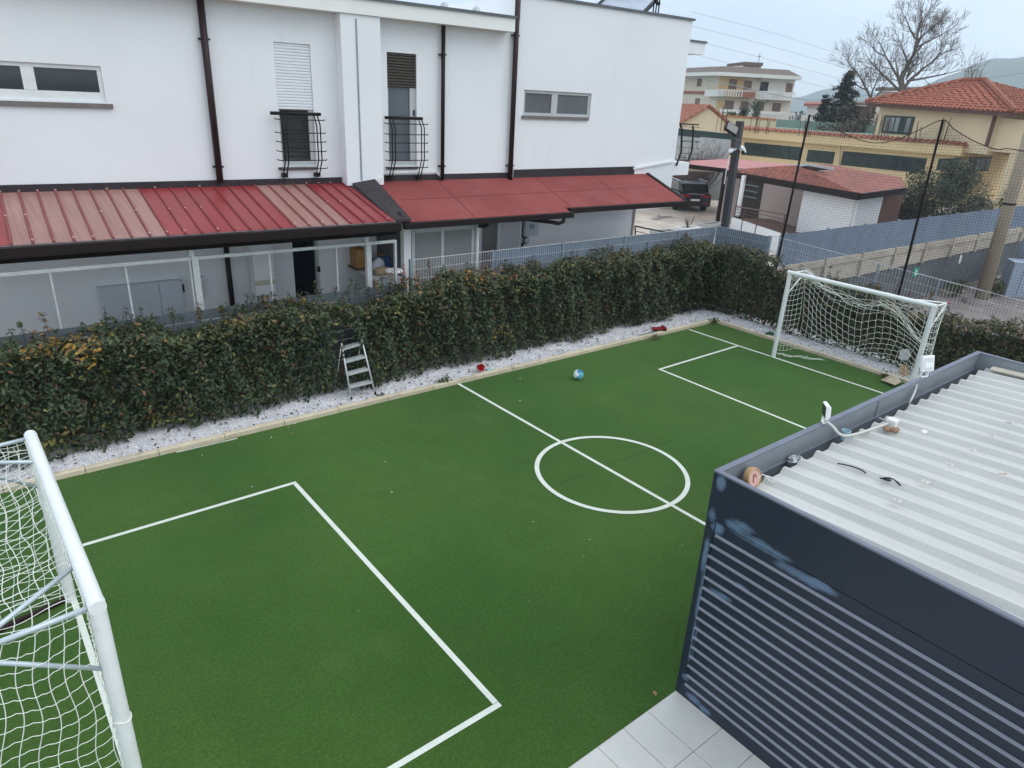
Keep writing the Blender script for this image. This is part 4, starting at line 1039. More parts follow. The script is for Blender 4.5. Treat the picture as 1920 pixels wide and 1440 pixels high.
for i in range(n):
    a, b = S1 * i / n, S1 * (i + 1) / n; oa, ob = .02 * math.sin(a * 2.3), .02 * math.sin(b * 2.3)
    m.poly([gl(a, fb(a) - .05, oa), gl(b, fb(b) - .05, ob), gl(b, ft(b), ob), gl(a, ft(a), oa)])
m.build('screen', M['screen'], bf, recalc=False)
m = MB(); m.prism([gl(0, fb(0), -.10), gl(0, fb(0), .06), gl(0, fb(0) - .20, .06), gl(0, fb(0) - .20, -.10)], gl(S1, fb(S1)) - gl(0, fb(0))); m.build('coping', M['concrete'], bf, bevel=.01)
m = MB(); m.prism([gl(0, fb(0) - .205, -.06), gl(0, fb(0) - .205, .04), gl(0, fe(0), .04), gl(0, fe(0), -.06)], gl(S1, fe(S1)) - gl(0, fe(0))); m.build('base_wall', M['concrete'], bf)
m = MB(); m.prism([gl(0, fe(0) - .004, -.03), gl(0, fe(0) - .004, .02), gl(0, -.62, .02), gl(0, -.62, -.03)], gl(S1, fe(S1)) - gl(0, fe(0))); m.build('lower_screen', M['screend'], bf)
s = .4
while s < S1:
    m = MB(); m.bar(gl(s, fb(s), .06), gl(s, ft(s) + .02, .06), .06); m.build('post', M['galvdark'], bf)
    m = MB(); m.box(*sorted((gl(s, 0, -.14).x - .06, gl(s, 0, -.14).x + .06)), gl(s, 0, -.13).y, gl(s, 0, -.06).y, fe(s) - .02, fb(s) + .05); m.build('pillar', M['concrete'], bf)
    s += 2.05
m = MB()
for s in np.arange(.2, S1, .5): m.bar(gl(s, -.62, -.038), gl(s, fe(s), -.038), .012)
m.build('wire', M['galvdark'], bf, recalc=False)
def sign(px0, py0, px1, py1, mt, lab):
    pts = [gp(px, py, -.05) for px, py in ((px0, py0), (px1, py0), (px1, py1), (px0, py1))]; mm = MB(); mm.prism(pts, GN * .01); return mm
m = MB(); m.prism([gp(1714, 503, -.05), gp(1724, 501, -.05), gp(1721, 517, -.05), (gp(1711, 519, -.05))], GN * .01)
sg = tag(m.build('sign', M['green']), 'small green plate with white pictogram on the dark lower fence', 'sign')
m = MB(); m.prism([gp(1718, 506, -.055), gp(1720.5, 505.5, -.055), gp(1719, 511, -.055), gp(1717, 511, -.055)], GN * .004); m.prism([gp(1716, 511.5, -.055), gp(1720, 511, -.055), gp(1718, 516, -.055), gp(1715, 516, -.055)], GN * .004); m.build('pictogram', M['white'], sg)
m = MB(); m.prism([gp(1801, 479, -.05), gp(1805, 478, -.05), gp(1801, 493, -.05), gp(1797, 495, -.05)], GN * .01); tag(m.build('notice', M['white']), 'narrow white notice on the dark lower fence', 'sign')
# utility pole
ub = gz(1838, 566, -.60); up_ = thing('utility_pole', 'leaning tan concrete utility pole at the right edge beside the gravel road', 'utility pole', ub)
ut = apl(1915, 305, ub, Vector((ub.x, ub.y, 0)).normalized()); ut2 = ub + (ut - ub) * 1.9
m = MB(); m.tube([ub + (ut - ub) * -.05, ut2], [.235, .15], 14); m.build('shaft', M['pole'], up_, smooth=True)
m = MB(); q = ub.lerp(ut, .72); m.tube([q + (ut - ub).normalized() * -.03, q + (ut - ub).normalized() * .03], .215, 14); m.build('band', M['iron'], up_)
p = gz(1835, 566, -.6); m = MB(); m.blob((p.x, p.y, -.62), .75, .5, .16, 14, .12); struct(m.build('earth_mound', M['lot'], smooth=True))
# blue cabinets
for (quad, h, lab, dd) in (([(1883, 556), (1924, 560)], 1.25, 'lower blue-grey metal cabinet beside the utility pole', .8), ([(1903, 548), (1945, 552)], 1.95, 'taller blue-grey metal cabinet at the right edge of the photo', .8)):
    a, b = gz(*quad[0], -.6), gz(*quad[1], -.6); d = Vector((b.x - a.x, b.y - a.y, 0)); nrm = Vector((-d.y, d.x, 0)).normalized() * -dd
    if nrm.x < 0: nrm = -nrm
    c = thing('cabinet', lab, 'cabinet', (a.x, a.y, -.6), 'blue cabinets by the road')
    m = MB(); m.prism([(a.x, a.y, -.6), (b.x, b.y, -.6), (b.x + nrm.x, b.y + nrm.y, -.6), (a.x + nrm.x, a.y + nrm.y, -.6)], (0, 0, h)); m.build('body', M['boxblue'], c, bevel=.02)
    e = nrm.normalized() * -.012; u = d.normalized()
    m = MB(); k = a + d * .5; m.bar((k.x + e.x, k.y + e.y, -.5), (k.x + e.x, k.y + e.y, -.6 + h - .08), .02, .01); m.build('door_seam', M['galvdark'], c)
    m = MB(); m.prism([(a.x - u.x * .03 + e.x * 2, a.y - u.y * .03 + e.y * 2, -.6 + h + .002), (b.x + u.x * .03, b.y + u.y * .03, -.6 + h + .002), (b.x + nrm.x, b.y + nrm.y, -.6 + h + .002), (a.x + nrm.x, a.y + nrm.y, -.6 + h + .002)], (0, 0, .05)); m.build('lid', M['boxblue'], c, bevel=.01)
# weeds along the lower fence
def bush(name, c, rx, ry, rz_, n, cols, size, lab, cat, m_=None, stems=True, aspect=.5, group=None, low=False):
    c = Vector(c); t = thing(name, lab, cat, (c.x, c.y, c.z - rz_), group)
    P = []; k = 0
    cl = [(random.gauss(0, .55), random.gauss(0, .55), random.gauss(0, .5), random.uniform(.28, .5)) for _ in range(26)]
    while len(P) < n:
        a, b, d, r = random.choice(cl); v = Vector((random.gauss(0, 1), random.gauss(0, 1), random.gauss(0, 1))).normalized() * r * random.random() ** .5 + Vector((a, b, d))
        if v.length > 1.12: continue
        P.append((c.x + v.x * rx, c.y + v.y * ry, c.z + v.z * rz_))
    P = np.array(P); nr = (P - np.array(c)) / np.array([rx, ry, rz_]) + rng.normal(size=(n, 3)) * .6 + np.array([0, 0, .4])
    leaves('foliage', P, nr, rng.uniform(size * .7, size * 1.3, n), palette(n, cols), m_ or M['needle'], t, aspect)
    if stems:
        mb = MB()
        for k in range(9):
            e = c + Vector((random.gauss(0, .5) * rx, random.gauss(0, .5) * ry, random.uniform(-.2, .6) * rz_)); b0 = Vector((c.x + random.gauss(0, .05), c.y, c.z - rz_ * 1.0))
            mb.tube([b0, b0.lerp(e, .5) + Vector((random.gauss(0, .1) * rx, 0, 0)), e], [rx * .035, rx * .022, rx * .008], 5)
        mb.build('trunk' if rz_ > 1 else 'stem', M['bark'], t)
    return t
GC = [(5, (.05, .085, .025), .3), (3, (.08, .11, .035), .3), (1, (.16, .14, .05), .3)]
for (px, py, h, lab) in ((1745, 535, .35, 'low green weeds at the foot of the dark fence left of the pole'), (1800, 545, .3, 'green weeds at the foot of the utility pole'), (1870, 545, .40, 'dark green weeds between the pole and the blue cabinet')):
    p = gz(px, py + 12, -.6); bush('weeds', (p.x, p.y + .2, -.6 + h), .5, .3, h, 500, GC, .09, lab, 'weeds', group='weeds along the fence')
#@@SECTION
# ================================================================== WHITE BUILDING
BA = -0.0532554985
BO = Vector((10, 14, 0)); BU = Vector((math.cos(BA), math.sin(BA), 0)); BN = Vector((-math.sin(BA), math.cos(BA), 0))
BM = Matrix.Translation(BO) @ Matrix.Rotation(BA, 4, 'Z')
def wl(px, py, v=0.0):
    p = apl(px, py, BO + BN * v, BN) - BO; return p.dot(BU), p.z
def wpt(px, py, v=0.0):
    u, z = wl(px, py, v); return Vector((u, v, z))
bd = thing('white_building', 'white rendered two-storey house with red lean-to roofs behind the hedge', 'house', BO)
UJ = wl(962, 328)[0]; UR = wl(1296, 60)[0]; ULR = wl(1187, 410)[0]; UL = -15.0
def wallholes(u0, u1, z0, z1, holes, dep=.13):
    m = MB(BM)
    us = sorted({u0, u1, *[h[0] for h in holes], *[h[1] for h in holes]}); zs = sorted({z0, z1, *[h[2] for h in holes], *[h[3] for h in holes]})
    for a, b in zip(us[:-1], us[1:]):
        for c, d in zip(zs[:-1], zs[1:]):
            if any(h[0] <= a + 1e-5 and b <= h[1] + 1e-5 and h[2] <= c + 1e-5 and d <= h[3] + 1e-5 for h in holes): continue
            m.poly([(a, 0, c), (b, 0, c), (b, 0, d), (a, 0, d)])
    for (a, b, c, d) in holes:
        m.poly([(a, 0, c), (a, dep, c), (a, dep, d), (a, 0, d)]); m.poly([(b, 0, c), (b, 0, d), (b, dep, d), (b, dep, c)])
        m.poly([(a, 0, d), (a, dep, d), (b, dep, d), (b, 0, d)]); m.poly([(a, 0, c), (b, 0, c), (b, dep, c), (a, dep, c)])
    return m
def rect(tl, br, v=0.0):
    a, c = wl(*tl, v), wl(*br, v); return [min(a[0], c[0]), max(a[0], c[0]), min(a[1], c[1]), max(a[1], c[1])]
hA = rect((0, 113.5), (199.5, 192)); hA[2] = wl(205, 192)[1]; hA[3] = wl(199.5, 125)[1]; hA[0] = wl(-85, 110)[0]
hB = rect((512, 78), (588, 311)); hB[1] = wl(581, 84)[0]; hB[2] = wl(527, 312)[1]
hC = rect((725, 97), (782, 310)); hC[2] = wl(728, 311)[1]
hD = rect((983, 168), (1106, 219)); hD[2] = wl(982, 218)[1]; hD[3] = wl(984, 168)[1]
ZPL = wl(966, 30, -.34)[1]; ZPR = wl(1295, 37)[1] - .02
hE = rect((547, 449), (605, 600)); hE[2] = .02
ZUP = 2.95
m = wallholes(UL, UJ, 0, ZPL - .05, [hA, hB, hC, hE]); m.box(UL, UJ, .13, 9, 0, ZPL - .051)
# a near-black panel paints the unlit interior behind the door recess
m.build('wall', M['wall'], bd, recalc=False)
m = wallholes(UJ, UR, ZUP, ZPR, [hD]); m.prism([(UJ + .001, .131, ZUP), (UR, .131, ZUP), (UR, .131, ZPR - .001), (UJ + .001, .131, ZPR - .001)], (0, 8, 0)); m.poly([(UR, 0, ZUP), (UR, .131, ZUP), (UR, .131, ZPR), (UR, 0, ZPR)]); m.poly([(UJ, 0, ZUP), (UR, 0, ZUP), (UR, .131, ZUP), (UJ, .131, ZUP)]); m.build('wall', M['wall'], bd, recalc=False)
m = MB(BM); m.box(UJ + .002, ULR, .004, 6, 0, ZUP - .002); m.build('wall', M['wall'], bd)
m = MB(BM); m.box(ULR - .02, ULR + .05, -.03, .16, 0, ZUP); m.build('corner_trim', mat('beige_trim', (.42, .36, .32), .8, .06, 2), bd)
# parapet of the left half (projecting fascia) and pilaster
zf = wl(965, 60, -.34)[1]; uf = wl(966, 45, -.34)[0]
m = MB(BM); m.box(UL, uf, -.34, -.002, zf, ZPL - .05); m.build('fascia', M['fascia'], bd)
m = MB(BM); m.box(UL, uf + .02, -.38, .25, ZPL - .049, ZPL); m.build('coping', M['cap'], bd)
m = MB(BM); m.box(UJ - .02, UR + .06, -.05, .25, ZPR + .001, ZPR + .055); m.box(UR - .19, UR + .06, .251, 8.1, ZPR + .001, ZPR + .055); m.build('coping', M['cap'], bd)
pu0, pu1 = wl(639, 60, -.30)[0], wl(713, 60, -.30)[0]; zpb = wl(690, 338, -.30)[1] - .1
m = MB(BM); m.box(pu0, pu1, -.30, -.002, zpb, zf - .003); m.build('pilaster', M['wall'], bd)
ug = wl(668, 60, -.30)[0]
m = MB(BM); m.box(ug - .016, ug + .016, -.312, -.301, zpb + .1, wl(666, 35, -.3)[1]); m.build('cable_duct', M['galvdark'], bd)
# window A
fw = .06
def window(h, v, fr, gl, mull=(), fw=.06, bottom=.06, name='window'):
    u0, u1, z0, z1 = h
    m = MB(BM); m.box(u0, u0 + fw, v - .05, v + .02, z0, z1); m.box(u1 - fw, u1, v - .05, v + .02, z0, z1)
    m.box(u0 + fw, u1 - fw, v - .05, v + .02, z1 - fw, z1); m.box(u0 + fw, u1 - fw, v - .05, v + .02, z0, z0 + bottom)
    for (a, b) in mull: m.box(a, b, v - .055, v + .02, z0 + bottom, z1 - fw)
    w = m.build(name, fr, bd, bevel=.004)
    m = MB(BM); m.box(u0 + fw * .5, u1 - fw * .5, v - .02, v - .012, z0 + bottom * .5, z1 - fw * .5); p = m.build('pane', gl, w)
    return w
w = window(hA, .09, M['whitewin'], M['glass'], [(wl(42, 150)[0], wl(67, 150)[0])], .065, .15)
w = window(hD, .09, M['greyframe'], M['glassg'], [(wl(1036, 190)[0], wl(1047, 190)[0])], .07, .085)
def sill(px0, py0, px1, py1, v, mt, th=.06):
    a, b = wl(px0, py0, v), wl(px1, py1, v); m = MB(BM); z = (a[1] + b[1]) / 2; m.box(a[0], b[0], v, .10, z - th, z); return m.build('sill', mt, bd, bevel=.004)
sill(-90, 190, 211, 191, -.05, M['sill'], .075); sill(980, 218, 1105, 219, -.05, M['sill'], .07)
sill(524, 313, 594, 313, -.05, M['sill']); sill(726, 313, 785, 313, -.05, mat('brown_sill', (.12, .085, .075), .6), .05)
# French windows with roller shutters
def french(h, zsh, shm, glm, frR, name='window'):
    u0, u1, z0, z1 = h
    m = MB(BM); m.box(u0, u0 + .04, .05, .12, z0, z1); m.box(u1 - frR, u1, .05, .12, z0, z1); m.box(u0 + .04, u1 - frR, .05, .12, z0, z0 + .09); m.box(u0 + .04, u1 - frR, .05, .12, z1 - .05, z1)
    w = m.build(name, M['greyframe'], bd, bevel=.004)
    m = MB(BM); m.box(u0 + .03, u1 - frR + .01, .085, .095, z0 + .07, z1 - .02); m.build('pane', glm, w)
    m = MB(BM); n = int((z1 - zsh) / .052); st = (z1 - zsh) / n
    pr = []
    for k in range(n):
        z = zsh + k * st; pr += [(u0 + .004, .045, z), (u0 + .004, .022, z + st * .25), (u0 + .004, .022, z + st * .75), (u0 + .004, .042, z + st * .97)]
    pr += [(u0 + .004, .049, z1), (u0 + .004, .049, zsh)]
    m.prism(pr, (u1 - u0 - .008, 0, 0)); m.build('shutter', shm, w)
    return w
french(hB, wl(550, 206)[1], M['shutw'], M['glass'], .10)
wC = french(hC, wl(750, 164)[1], M['shutb'], M['glassb'], .14)
m = MB(BM); q = wpt(776, 208, .04); m.box(q.x - .012, q.x + .012, .02, .05, q.z - .1, q.z + .02); m.build('handle', M['black'], wC)
# Juliet railings
def juliet(L, Rr, lev, hl, hr, zb_px, lab=None):
    # L / Rr: pixel pairs of the left and right standards (top, shoulder, low, bottom)
    ya = -.16; yb = -.30; yc = -.10
    t = MB(BM); a, b = wl(*hl, ya), wl(*hr, ya); z = (a[1] + b[1]) / 2; t.tube([(a[0], ya, z), (b[0], ya, z)], .032, 8); o = t.build('railing', M['iron'], bd, smooth=True)
    tops = []
    for side in (L, Rr):
        vs = [ya, yb, yb, yc]
        pts = [wpt(*p, v) for p, v in zip(side, vs)]; u = pts[1].x
        for du in (-.035, .035):
            m = MB(BM); m.tube([(u + du, ya, z), (u + du, yb, pts[1].z), (u + du, yb, pts[2].z), (u + du, yc, pts[3].z)], .014, 6); m.build('standard', M['iron'], o)
        tops.append((u, pts))
    ul, ur = tops[0][0], tops[1][0]
    for py in lev:
        zz = wl(L[1][0], py, yb)[1]
        m = MB(BM); m.tube([(ul - .17, -.22, zz + .01), (ul - .12, yb - .01, zz), (ur + .12, yb - .01, zz), (ur + .17, -.22, zz + .01)], .010, 5); m.build('rail_bar', M['iron'], o)
    m = MB(BM)
    for u in (ul, ur): m.box(u - .05, u + .05, -.13, -.001, tops[0][1][3].z - .03, tops[0][1][3].z + .05)
    m.build('mounting_bracket', M['iron'], o)
juliet([(526, 217), (534, 238), (537, 300), (532, 330)], [(591, 217), (597, 235), (600, 300), (594, 330)], (224, 249, 266, 284, 301, 317), (507, 212.5), (601, 214), 330)
juliet([(734, 224), (738, 240), (738, 300), (735, 334)], [(787, 224), (793, 240), (791, 300), (787, 335)], (232, 252, 268, 285, 301, 315), (722, 221), (792, 222), 334)
# downpipes
def pipe(pa, pb, r, v=-.09, mt='brownpipe', extra=0):
    a, b = wl(*pa, v), wl(*pb, v); u = (a[0] + b[0]) / 2
    m = MB(BM); m.tube([(u, v, a[1] + extra), (u, v, b[1] - .05)], r, 10); o = m.build('downpipe', M[mt], bd, smooth=True)
    for k in (.18, .92):
        z = a[1] + (b[1] - a[1]) * k; m = MB(BM); m.box(u - r - .03, u + r + .03, v - .02, -.001, z - .015, z + .015); m.build('pipe_clip', M['brown'], o)
pipe((379, 10), (410, 337), .062, extra=.1); pipe((832, 48), (829, 333), .045, mt='brown'); pipe((971.5, 2), (956, 335), .062, extra=.6)
# lean-to roof left: ribbed sheets
VE = -2.3; zw = wl(300, 352)[1]; ze = wl(547, 427, VE)[1] + .0
u0, u1 = -12.0, wl(742, 414, VE)[0]
def rfz(v): return zw + (ze - zw) * v / VE
prf = []
u = u0; pit = (wl(311, 445, VE)[0] - wl(17, 465, VE)[0]) / 8
rib_px = [(20, 465), (312, 445)]
ush = wl(313, 444, VE)[0]
u = ush - math.ceil((ush - u0) / pit) * pit
bnd_p = [wl(17, 465, VE)[0], wl(311, 445, VE)[0], wl(545, 428, VE)[0], wl(645, 421, VE)[0]]
ms = {}
k = 0
while u < u1 - .05:
    ub_ = min(u + pit, u1); c = (u + ub_) / 2
    pink = (bnd_p[0] < c < bnd_p[1]) or (bnd_p[2] < c < bnd_p[3])
    band = sum(c > q for q in bnd_p); m = ms.setdefault(band, MB(BM))
    pr = [(u, 0), (u + .012, .032), (u + .034, .032), (u + .046, 0), (ub_, 0)]
    m.cur = 1; m.poly([(q[0], VE, ze + q[1]) for q in pr[:4]])
    for jj, (a, b) in enumerate(zip(pr[:-1], pr[1:])):
        m.cur = 0 if jj == 3 else 1
        m.poly([(a[0], -.02, rfz(-.02) + a[1]), (b[0], -.02, rfz(-.02) + b[1]), (b[0], VE, ze + b[1]), (a[0], VE, ze + a[1])])
    u += pit; k += 1
M['rib'] = mat('dark_red_rib', (.22, .035, .038), .45, .1, 3, .05, spec=.3)
pinkrib = mat('faded_red_rib', (.24, .070, .064), .5, .1, 3, .05, spec=.3)
lean = MB(BM); lean.prism([(u0, -.02, rfz(-.02) - .012), (u1, -.02, rfz(-.02) - .012), (u1, VE, ze - .012), (u0, VE, ze - .012)], (0, 0, -.02)); lean = lean.build('lean_to_roof', M['wallgrey'], bd)
for band, m in ms.items():
    pk = band in (1, 3); o = m.build('roof_sheet', [M['pinksheet'], pinkrib] if pk else [M['redsheet'], M['rib']], lean, recalc=False); o['label'] = 'faded pink ribbed roof sheets' if pk else 'bright red ribbed roof sheets'
m = MB(BM)
for f in (.03, .52, .97):
    uu = ush - 28 * pit
    while uu < u1 - .1:
        if random.random() < .5 and uu > u0: v = VE * f; m.lathe([(.018, 0), (.018, .01), (.007, .015)], (uu + .023, v, rfz(v) + .032), 6)
        uu += pit
m.build('roof_screw', mat('pale_screw_cap', (.62, .42, .40), .5), lean)
m = MB(BM); m.box(u0, u1 + .06, VE - .13, VE + .01, ze - .17, ze - .012); m.build('gutter', M['brown'], lean, bevel=.01)
m = MB(BM); m.box(u0, u1 + .03, VE + .012, VE + .05, ze - .26, ze - .02); m.build('fascia_board', mat('dark_fascia_board', (.010, .006, .006), .7, spec=.1), lean)
m = MB(BM); m.box(u0, u1 - .1, VE + .06, VE + .15, ze - .24, ze - .1); m.build('beam', M['wallgrey'], lean)
m = MB(BM); u2 = wl(640, 329)[0]; z = wl(300, 340)[1]; m.box(u0, pu0 - .001, -.03, -.001, zw - .02, z); m.build('flashing', M['flash'], lean)
# sloping dark verge between the two roofs
V2 = -1.7
va, vb, vc, vd_ = wpt(661, 345, -.31), wpt(703, 340, -.31), wpt(771, 413, V2), wpt(737, 415, VE + .1)
m = MB(BM); m.prism([va + Vector((0, 0, .02)), vb + Vector((0, 0, .05)), vc + Vector((0, 0, .03)), vd_ + Vector((0, 0, .03))], (0, 0, -.05)); m.build('verge_flashing', M['flash'], bd)
q = wpt(751, 400, V2 - .1); m = MB(BM); m.prism([(q.x - .12, V2 - .12, q.z - .17), (q.x + .12, V2 - .12, q.z - .17), (q.x, V2 - .12, q.z + .02)], (0, .3, .0)); m.build('verge_cap', M['flash'], bd)
# right lean-to roof: shingle
e1, e2 = wpt(757, 412, V2), wpt(1068, 401, V2)
za = (e1.z + e2.z) / 2; w1_, w2_ = wpt(695, 341, -.01), wpt(1212, 316, -.01)
zwA = wl(760, 338)[1]
m = MB(BM)
def szz(v): return zwA + (za - zwA) * v / V2
VR = -1.28
e3u = e2.x
# step: the right part stops short of the first eave
cand = min([(abs(wl(1062, 389, v)[1] - szz(v)), v) for v in np.linspace(-1.7, -.6, 111)]); VR = float(cand[1])
e4 = wl(1285, 372, VR)[0]
m.prism([(w1_.x, -.005, szz(0)), (e1.x - .02, V2, szz(V2)), (e3u, V2, szz(V2)), (e3u, VR, szz(VR)), (e4, VR, szz(VR)), (wl(1212, 316)[0], -.005, szz(0))], (0, 0, -.045))
sh = m.build('shingle_roof', M['shingle'], bd, recalc=True)
m = MB(BM)
for v in (-.85,):
    m.prism([(w1_.x + .3, v, szz(v) + .002), (e4 - .4, v + .12, szz(v + .12) + .002), (e4 - .4, v + .132, szz(v + .132) + .002), (w1_.x + .3, v + .012, szz(v + .012) + .002)], (0, 0, .006))
for (pa, pb) in (((818, 340), (886, 405)), ((1003, 333), (1055, 385)), ((1112, 328), (1185, 378))):
    a = wl(*pa, -.02)[0]; m.prism([(a, -.03, szz(-.03) + .003), (a + .012, -.03, szz(-.03) + .003), (a + .03, (V2 if pb[0] < 1060 else VR) + .03, szz(V2 if pb[0] < 1060 else VR) + .012), (a + .018, (V2 if pb[0] < 1060 else VR) + .03, szz(V2 if pb[0] < 1060 else VR) + .012)], (0, 0, .006))
m.build('seam', M['seam'], sh)
def gut(ua, ub2, v, z):
    m = MB(BM); m.box(ua, ub2, v - .11, v - .002, z - .13, z - .005); m.build('gutter', M['brown'], sh, bevel=.012)
gut(e1.x - .03, e3u + .06, V2, szz(V2)); gut(e3u + .075, e4 + .04, VR, szz(VR))
m = MB(BM); m.box(e3u + .004, e3u + .07, V2 + .005, VR - .115, szz(V2) - .10, szz(V2) + .01); m.build('gutter', M['brown'], sh)
ue = wl(1212, 316)[0]
m = MB(BM); m.prism([(ue + .0, -.02, szz(0) + .03), (ue + .09, -.02, szz(0) + .03), (e4 + .06, VR, szz(VR) + .03), (e4 - .03, VR, szz(VR) + .03)], (0, 0, -.12)); m.build('verge', M['brown'], sh)
m = MB(BM); zt_, zb_ = wl(860, 322)[1], szz(0)
m.box(pu1 + .10, UJ - .10, -.028, -.001, zb_ - .03, zb_ + .12); m.build('flashing', M['flash'], sh)
ua_, ub2 = wl(963, 320)[0], wl(1189, 313)[0]; z0_, z1_ = wl(963, 318)[1], wl(1189, 312)[1]
m = MB(BM); m.prism([(ua_, -.028, zb_ - .03), (ub2, -.028, zb_ - .03), (ub2, -.028, z1_), (ua_, -.028, z0_)], (0, .027, 0)); m.build('flashing', M['flash'], sh)
m = MB(BM)
for (pa, pb, th) in (((698, 341), (714, 333), .05), ((716, 323), (820, 321), .06), ((818, 322), (832, 336), .05)):
    a, b = wpt(*pa, -.04 if pa[0] > 715 else -.32), wpt(*pb, -.04 if pb[0] > 715 else -.32); m.bar(a, b, .012, th)
m.build('torn_membrane', M['white'], sh)
m = MB(BM); a, b = wpt(1187, 316, -.03), wpt(1262, 302.5, -.03); m.bar(a, b, .045, .05); m.build('string_course', M['white'], bd)  # slanting white pipe on the wall
# bent gutter pipe
m = MB(BM); pts = [wpt(990, 411, V2 + .1), wpt(1030, 416, V2 + .05), wpt(1048, 419, V2), wpt(1056, 416, V2 - .05), wpt(1058, 404, V2 - .06)]; m.tube(pts, .045, 8); m.build('downpipe', M['brown'], bd, smooth=True)
m = MB(BM); pts = [wpt(899, 424, V2 + .3), wpt(908, 424, V2 + .1), wpt(914, 420, V2), wpt(917, 411, V2 - .03)]; m.tube(pts, .042, 8); m.build('downpipe', M['brown'], bd, smooth=True)
# glazed veranda under the shingle roof
VV = -1.35
vu0, vu1 = wl(757, 440, VV)[0], wl(899, 430, VV)[0]
gu0, gu1, gz1 = wl(773, 432, VV)[0], wl(893, 422, VV)[0], wl(890, 422, VV)[1]
zt2 = szz(VV) - .06
m = MB(BM); m.box(vu0, gu0 - .03, VV, VV + .16, 0, zt2); m.box(gu1 + .03, gu1 + .09, VV, VV + .05, 0, zt2); m.box(gu0 - .03, gu1 + .03, VV, VV + .06, gz1 + .03, zt2); ver = m.build('veranda', M['white'], bd, bevel=.006)
mid = wl(832, 440, VV)[0]
m = MB(BM)
for (a, b) in ((gu0, mid + .03), (mid - .03, gu1)):
    v_ = VV + (.03 if a == gu0 else .06)
    m.box(a, a + .075, v_, v_ + .03, .05, gz1); m.box(b - .075, b, v_, v_ + .03, .05, gz1); m.box(a + .075, b - .075, v_, v_ + .03, gz1 - .09, gz1); m.box(a + .075, b - .075, v_, v_ + .03, .05, .15)
m.build('sliding_frame', M['greyframe'], ver, bevel=.004)
m = MB(BM); m.box(gu0 + .05, mid, VV + .045, VV + .05, .1, gz1 - .05); m.build('pane', M['blind'], ver); m = MB(BM); m.box(mid, gu1 - .05, VV + .075, VV + .08, .1, gz1 - .05); m.build('pane', M['blind'], ver)
m = MB(BM); m.box(vu0, vu0 + .06, VV + .161, -.003, 0, zt2 - .02); m.build('side_panel', mat('grey_side_panel', (.12, .125, .13), .7), ver)
m = MB(BM); m.box(gu1 + .02, gu1 + .08, VV + .055, -.003, 0, zt2 - .02); m.build('side_panel', M['wallgrey'], ver)
# wall details right of the veranda
a, b = wl(906, 415, -.02)[0], wl(933, 415, -.02)[0]; m = MB(BM); m.box(a, b, -.02, .003, 0, 2.9); m.build('grey_panel', mat('grey_wall_panel', (.22, .21, .205), .8), bd)
a, b, z = wl(937, 415, -.06)[0], wl(975, 415, -.06)[0], wl(955, 414, -.06)[1]
m = MB(BM); m.box(a, b, -.06, .003, 0, z); dr = m.build('door', M['wallgrey'], bd, bevel=.004)
m = MB(BM); m.box(a - .05, a - .001, -.08, .003, 0, z + .05); m.box(b + .001, b + .05, -.08, .003, 0, z + .05); m.box(a - .001, b + .001, -.08, .003, z + .001, z + .05); m.build('frame', M['white'], dr)
a = wl(981, 430, -.05)[0]; m = MB(BM); m.box(a - .03, a + .03, -.05, .003, wl(980, 462, -.05)[1], 2.95); m.build('conduit', M['iron'], bd)
r_ = rect((985, 415), (1009, 441), -.14); m = MB(BM); m.box(r_[0], r_[1], -.14, .003, r_[2], r_[3]); mt_ = m.build('meter_box', mat('grey_meter_box', (.50, .53, .54), .5), bd, bevel=.015)
r2 = rect((993, 421), (1002, 429), -.145); m = MB(BM); m.box(r2[0], r2[1], -.145, -.141, r2[2], r2[3]); m.build('display', M['galvdark'], mt_)
r2 = rect((975, 446), (981, 456), -.08); m = MB(BM); m.box(r2[0], r2[1], -.08, .003, r2[2], r2[3]); m.build('socket_box', M['galvdark'], bd)
q = wpt(989, 452, -.12); m = MB(BM); m.lathe([(.10, 0), (.10, .07), (.085, .09)], (q.x, -.0, q.z), 16, (0, -1, 0)); lm = m.build('wall_lamp', M['black'], bd)
m = MB(BM); m.lathe([(.082, .091), (.075, .105), (.04, .12), (.01, .124)], (q.x, -.0, q.z), 16, (0, -1, 0)); m.build('lamp_glass', M['galv'], lm)
# ground floor door at the left
m = MB(BM); m.box(hE[0] + .001, hE[1] - .001, .10, .125, hE[2], hE[3] - .002); dd_ = m.build('door', M['asph'], bd)  # panel painted with the dark of the unlit room
ds = wl(593, 500)[0]
m = MB(BM); m.box(ds, hE[1] - .002, .0, .099, hE[2], hE[3] - .003); m.build('sliding_frame', M['greyframe'], dd_, bevel=.006)
m = MB(BM); q = wpt(598, 505, -.03); m.box(q.x - .025, q.x + .03, -.03, -.001, q.z - .06, q.z + .06); m.build('handle', M['black'], dd_)
a = wl(428, 500, -.08)[0]; m = MB(BM); m.tube([(a, -.08, 0), (a, -.08, 3.2)], .05, 10); m.build('downpipe', M['iron'], bd, smooth=True)
r_ = rect((375, 519), (386, 556), -.1); m = MB(BM); m.box(r_[0], r_[1], -.1, -.001, r_[2], r_[3]); m.build('meter_box', M['wallgrey'], bd, bevel=.01)
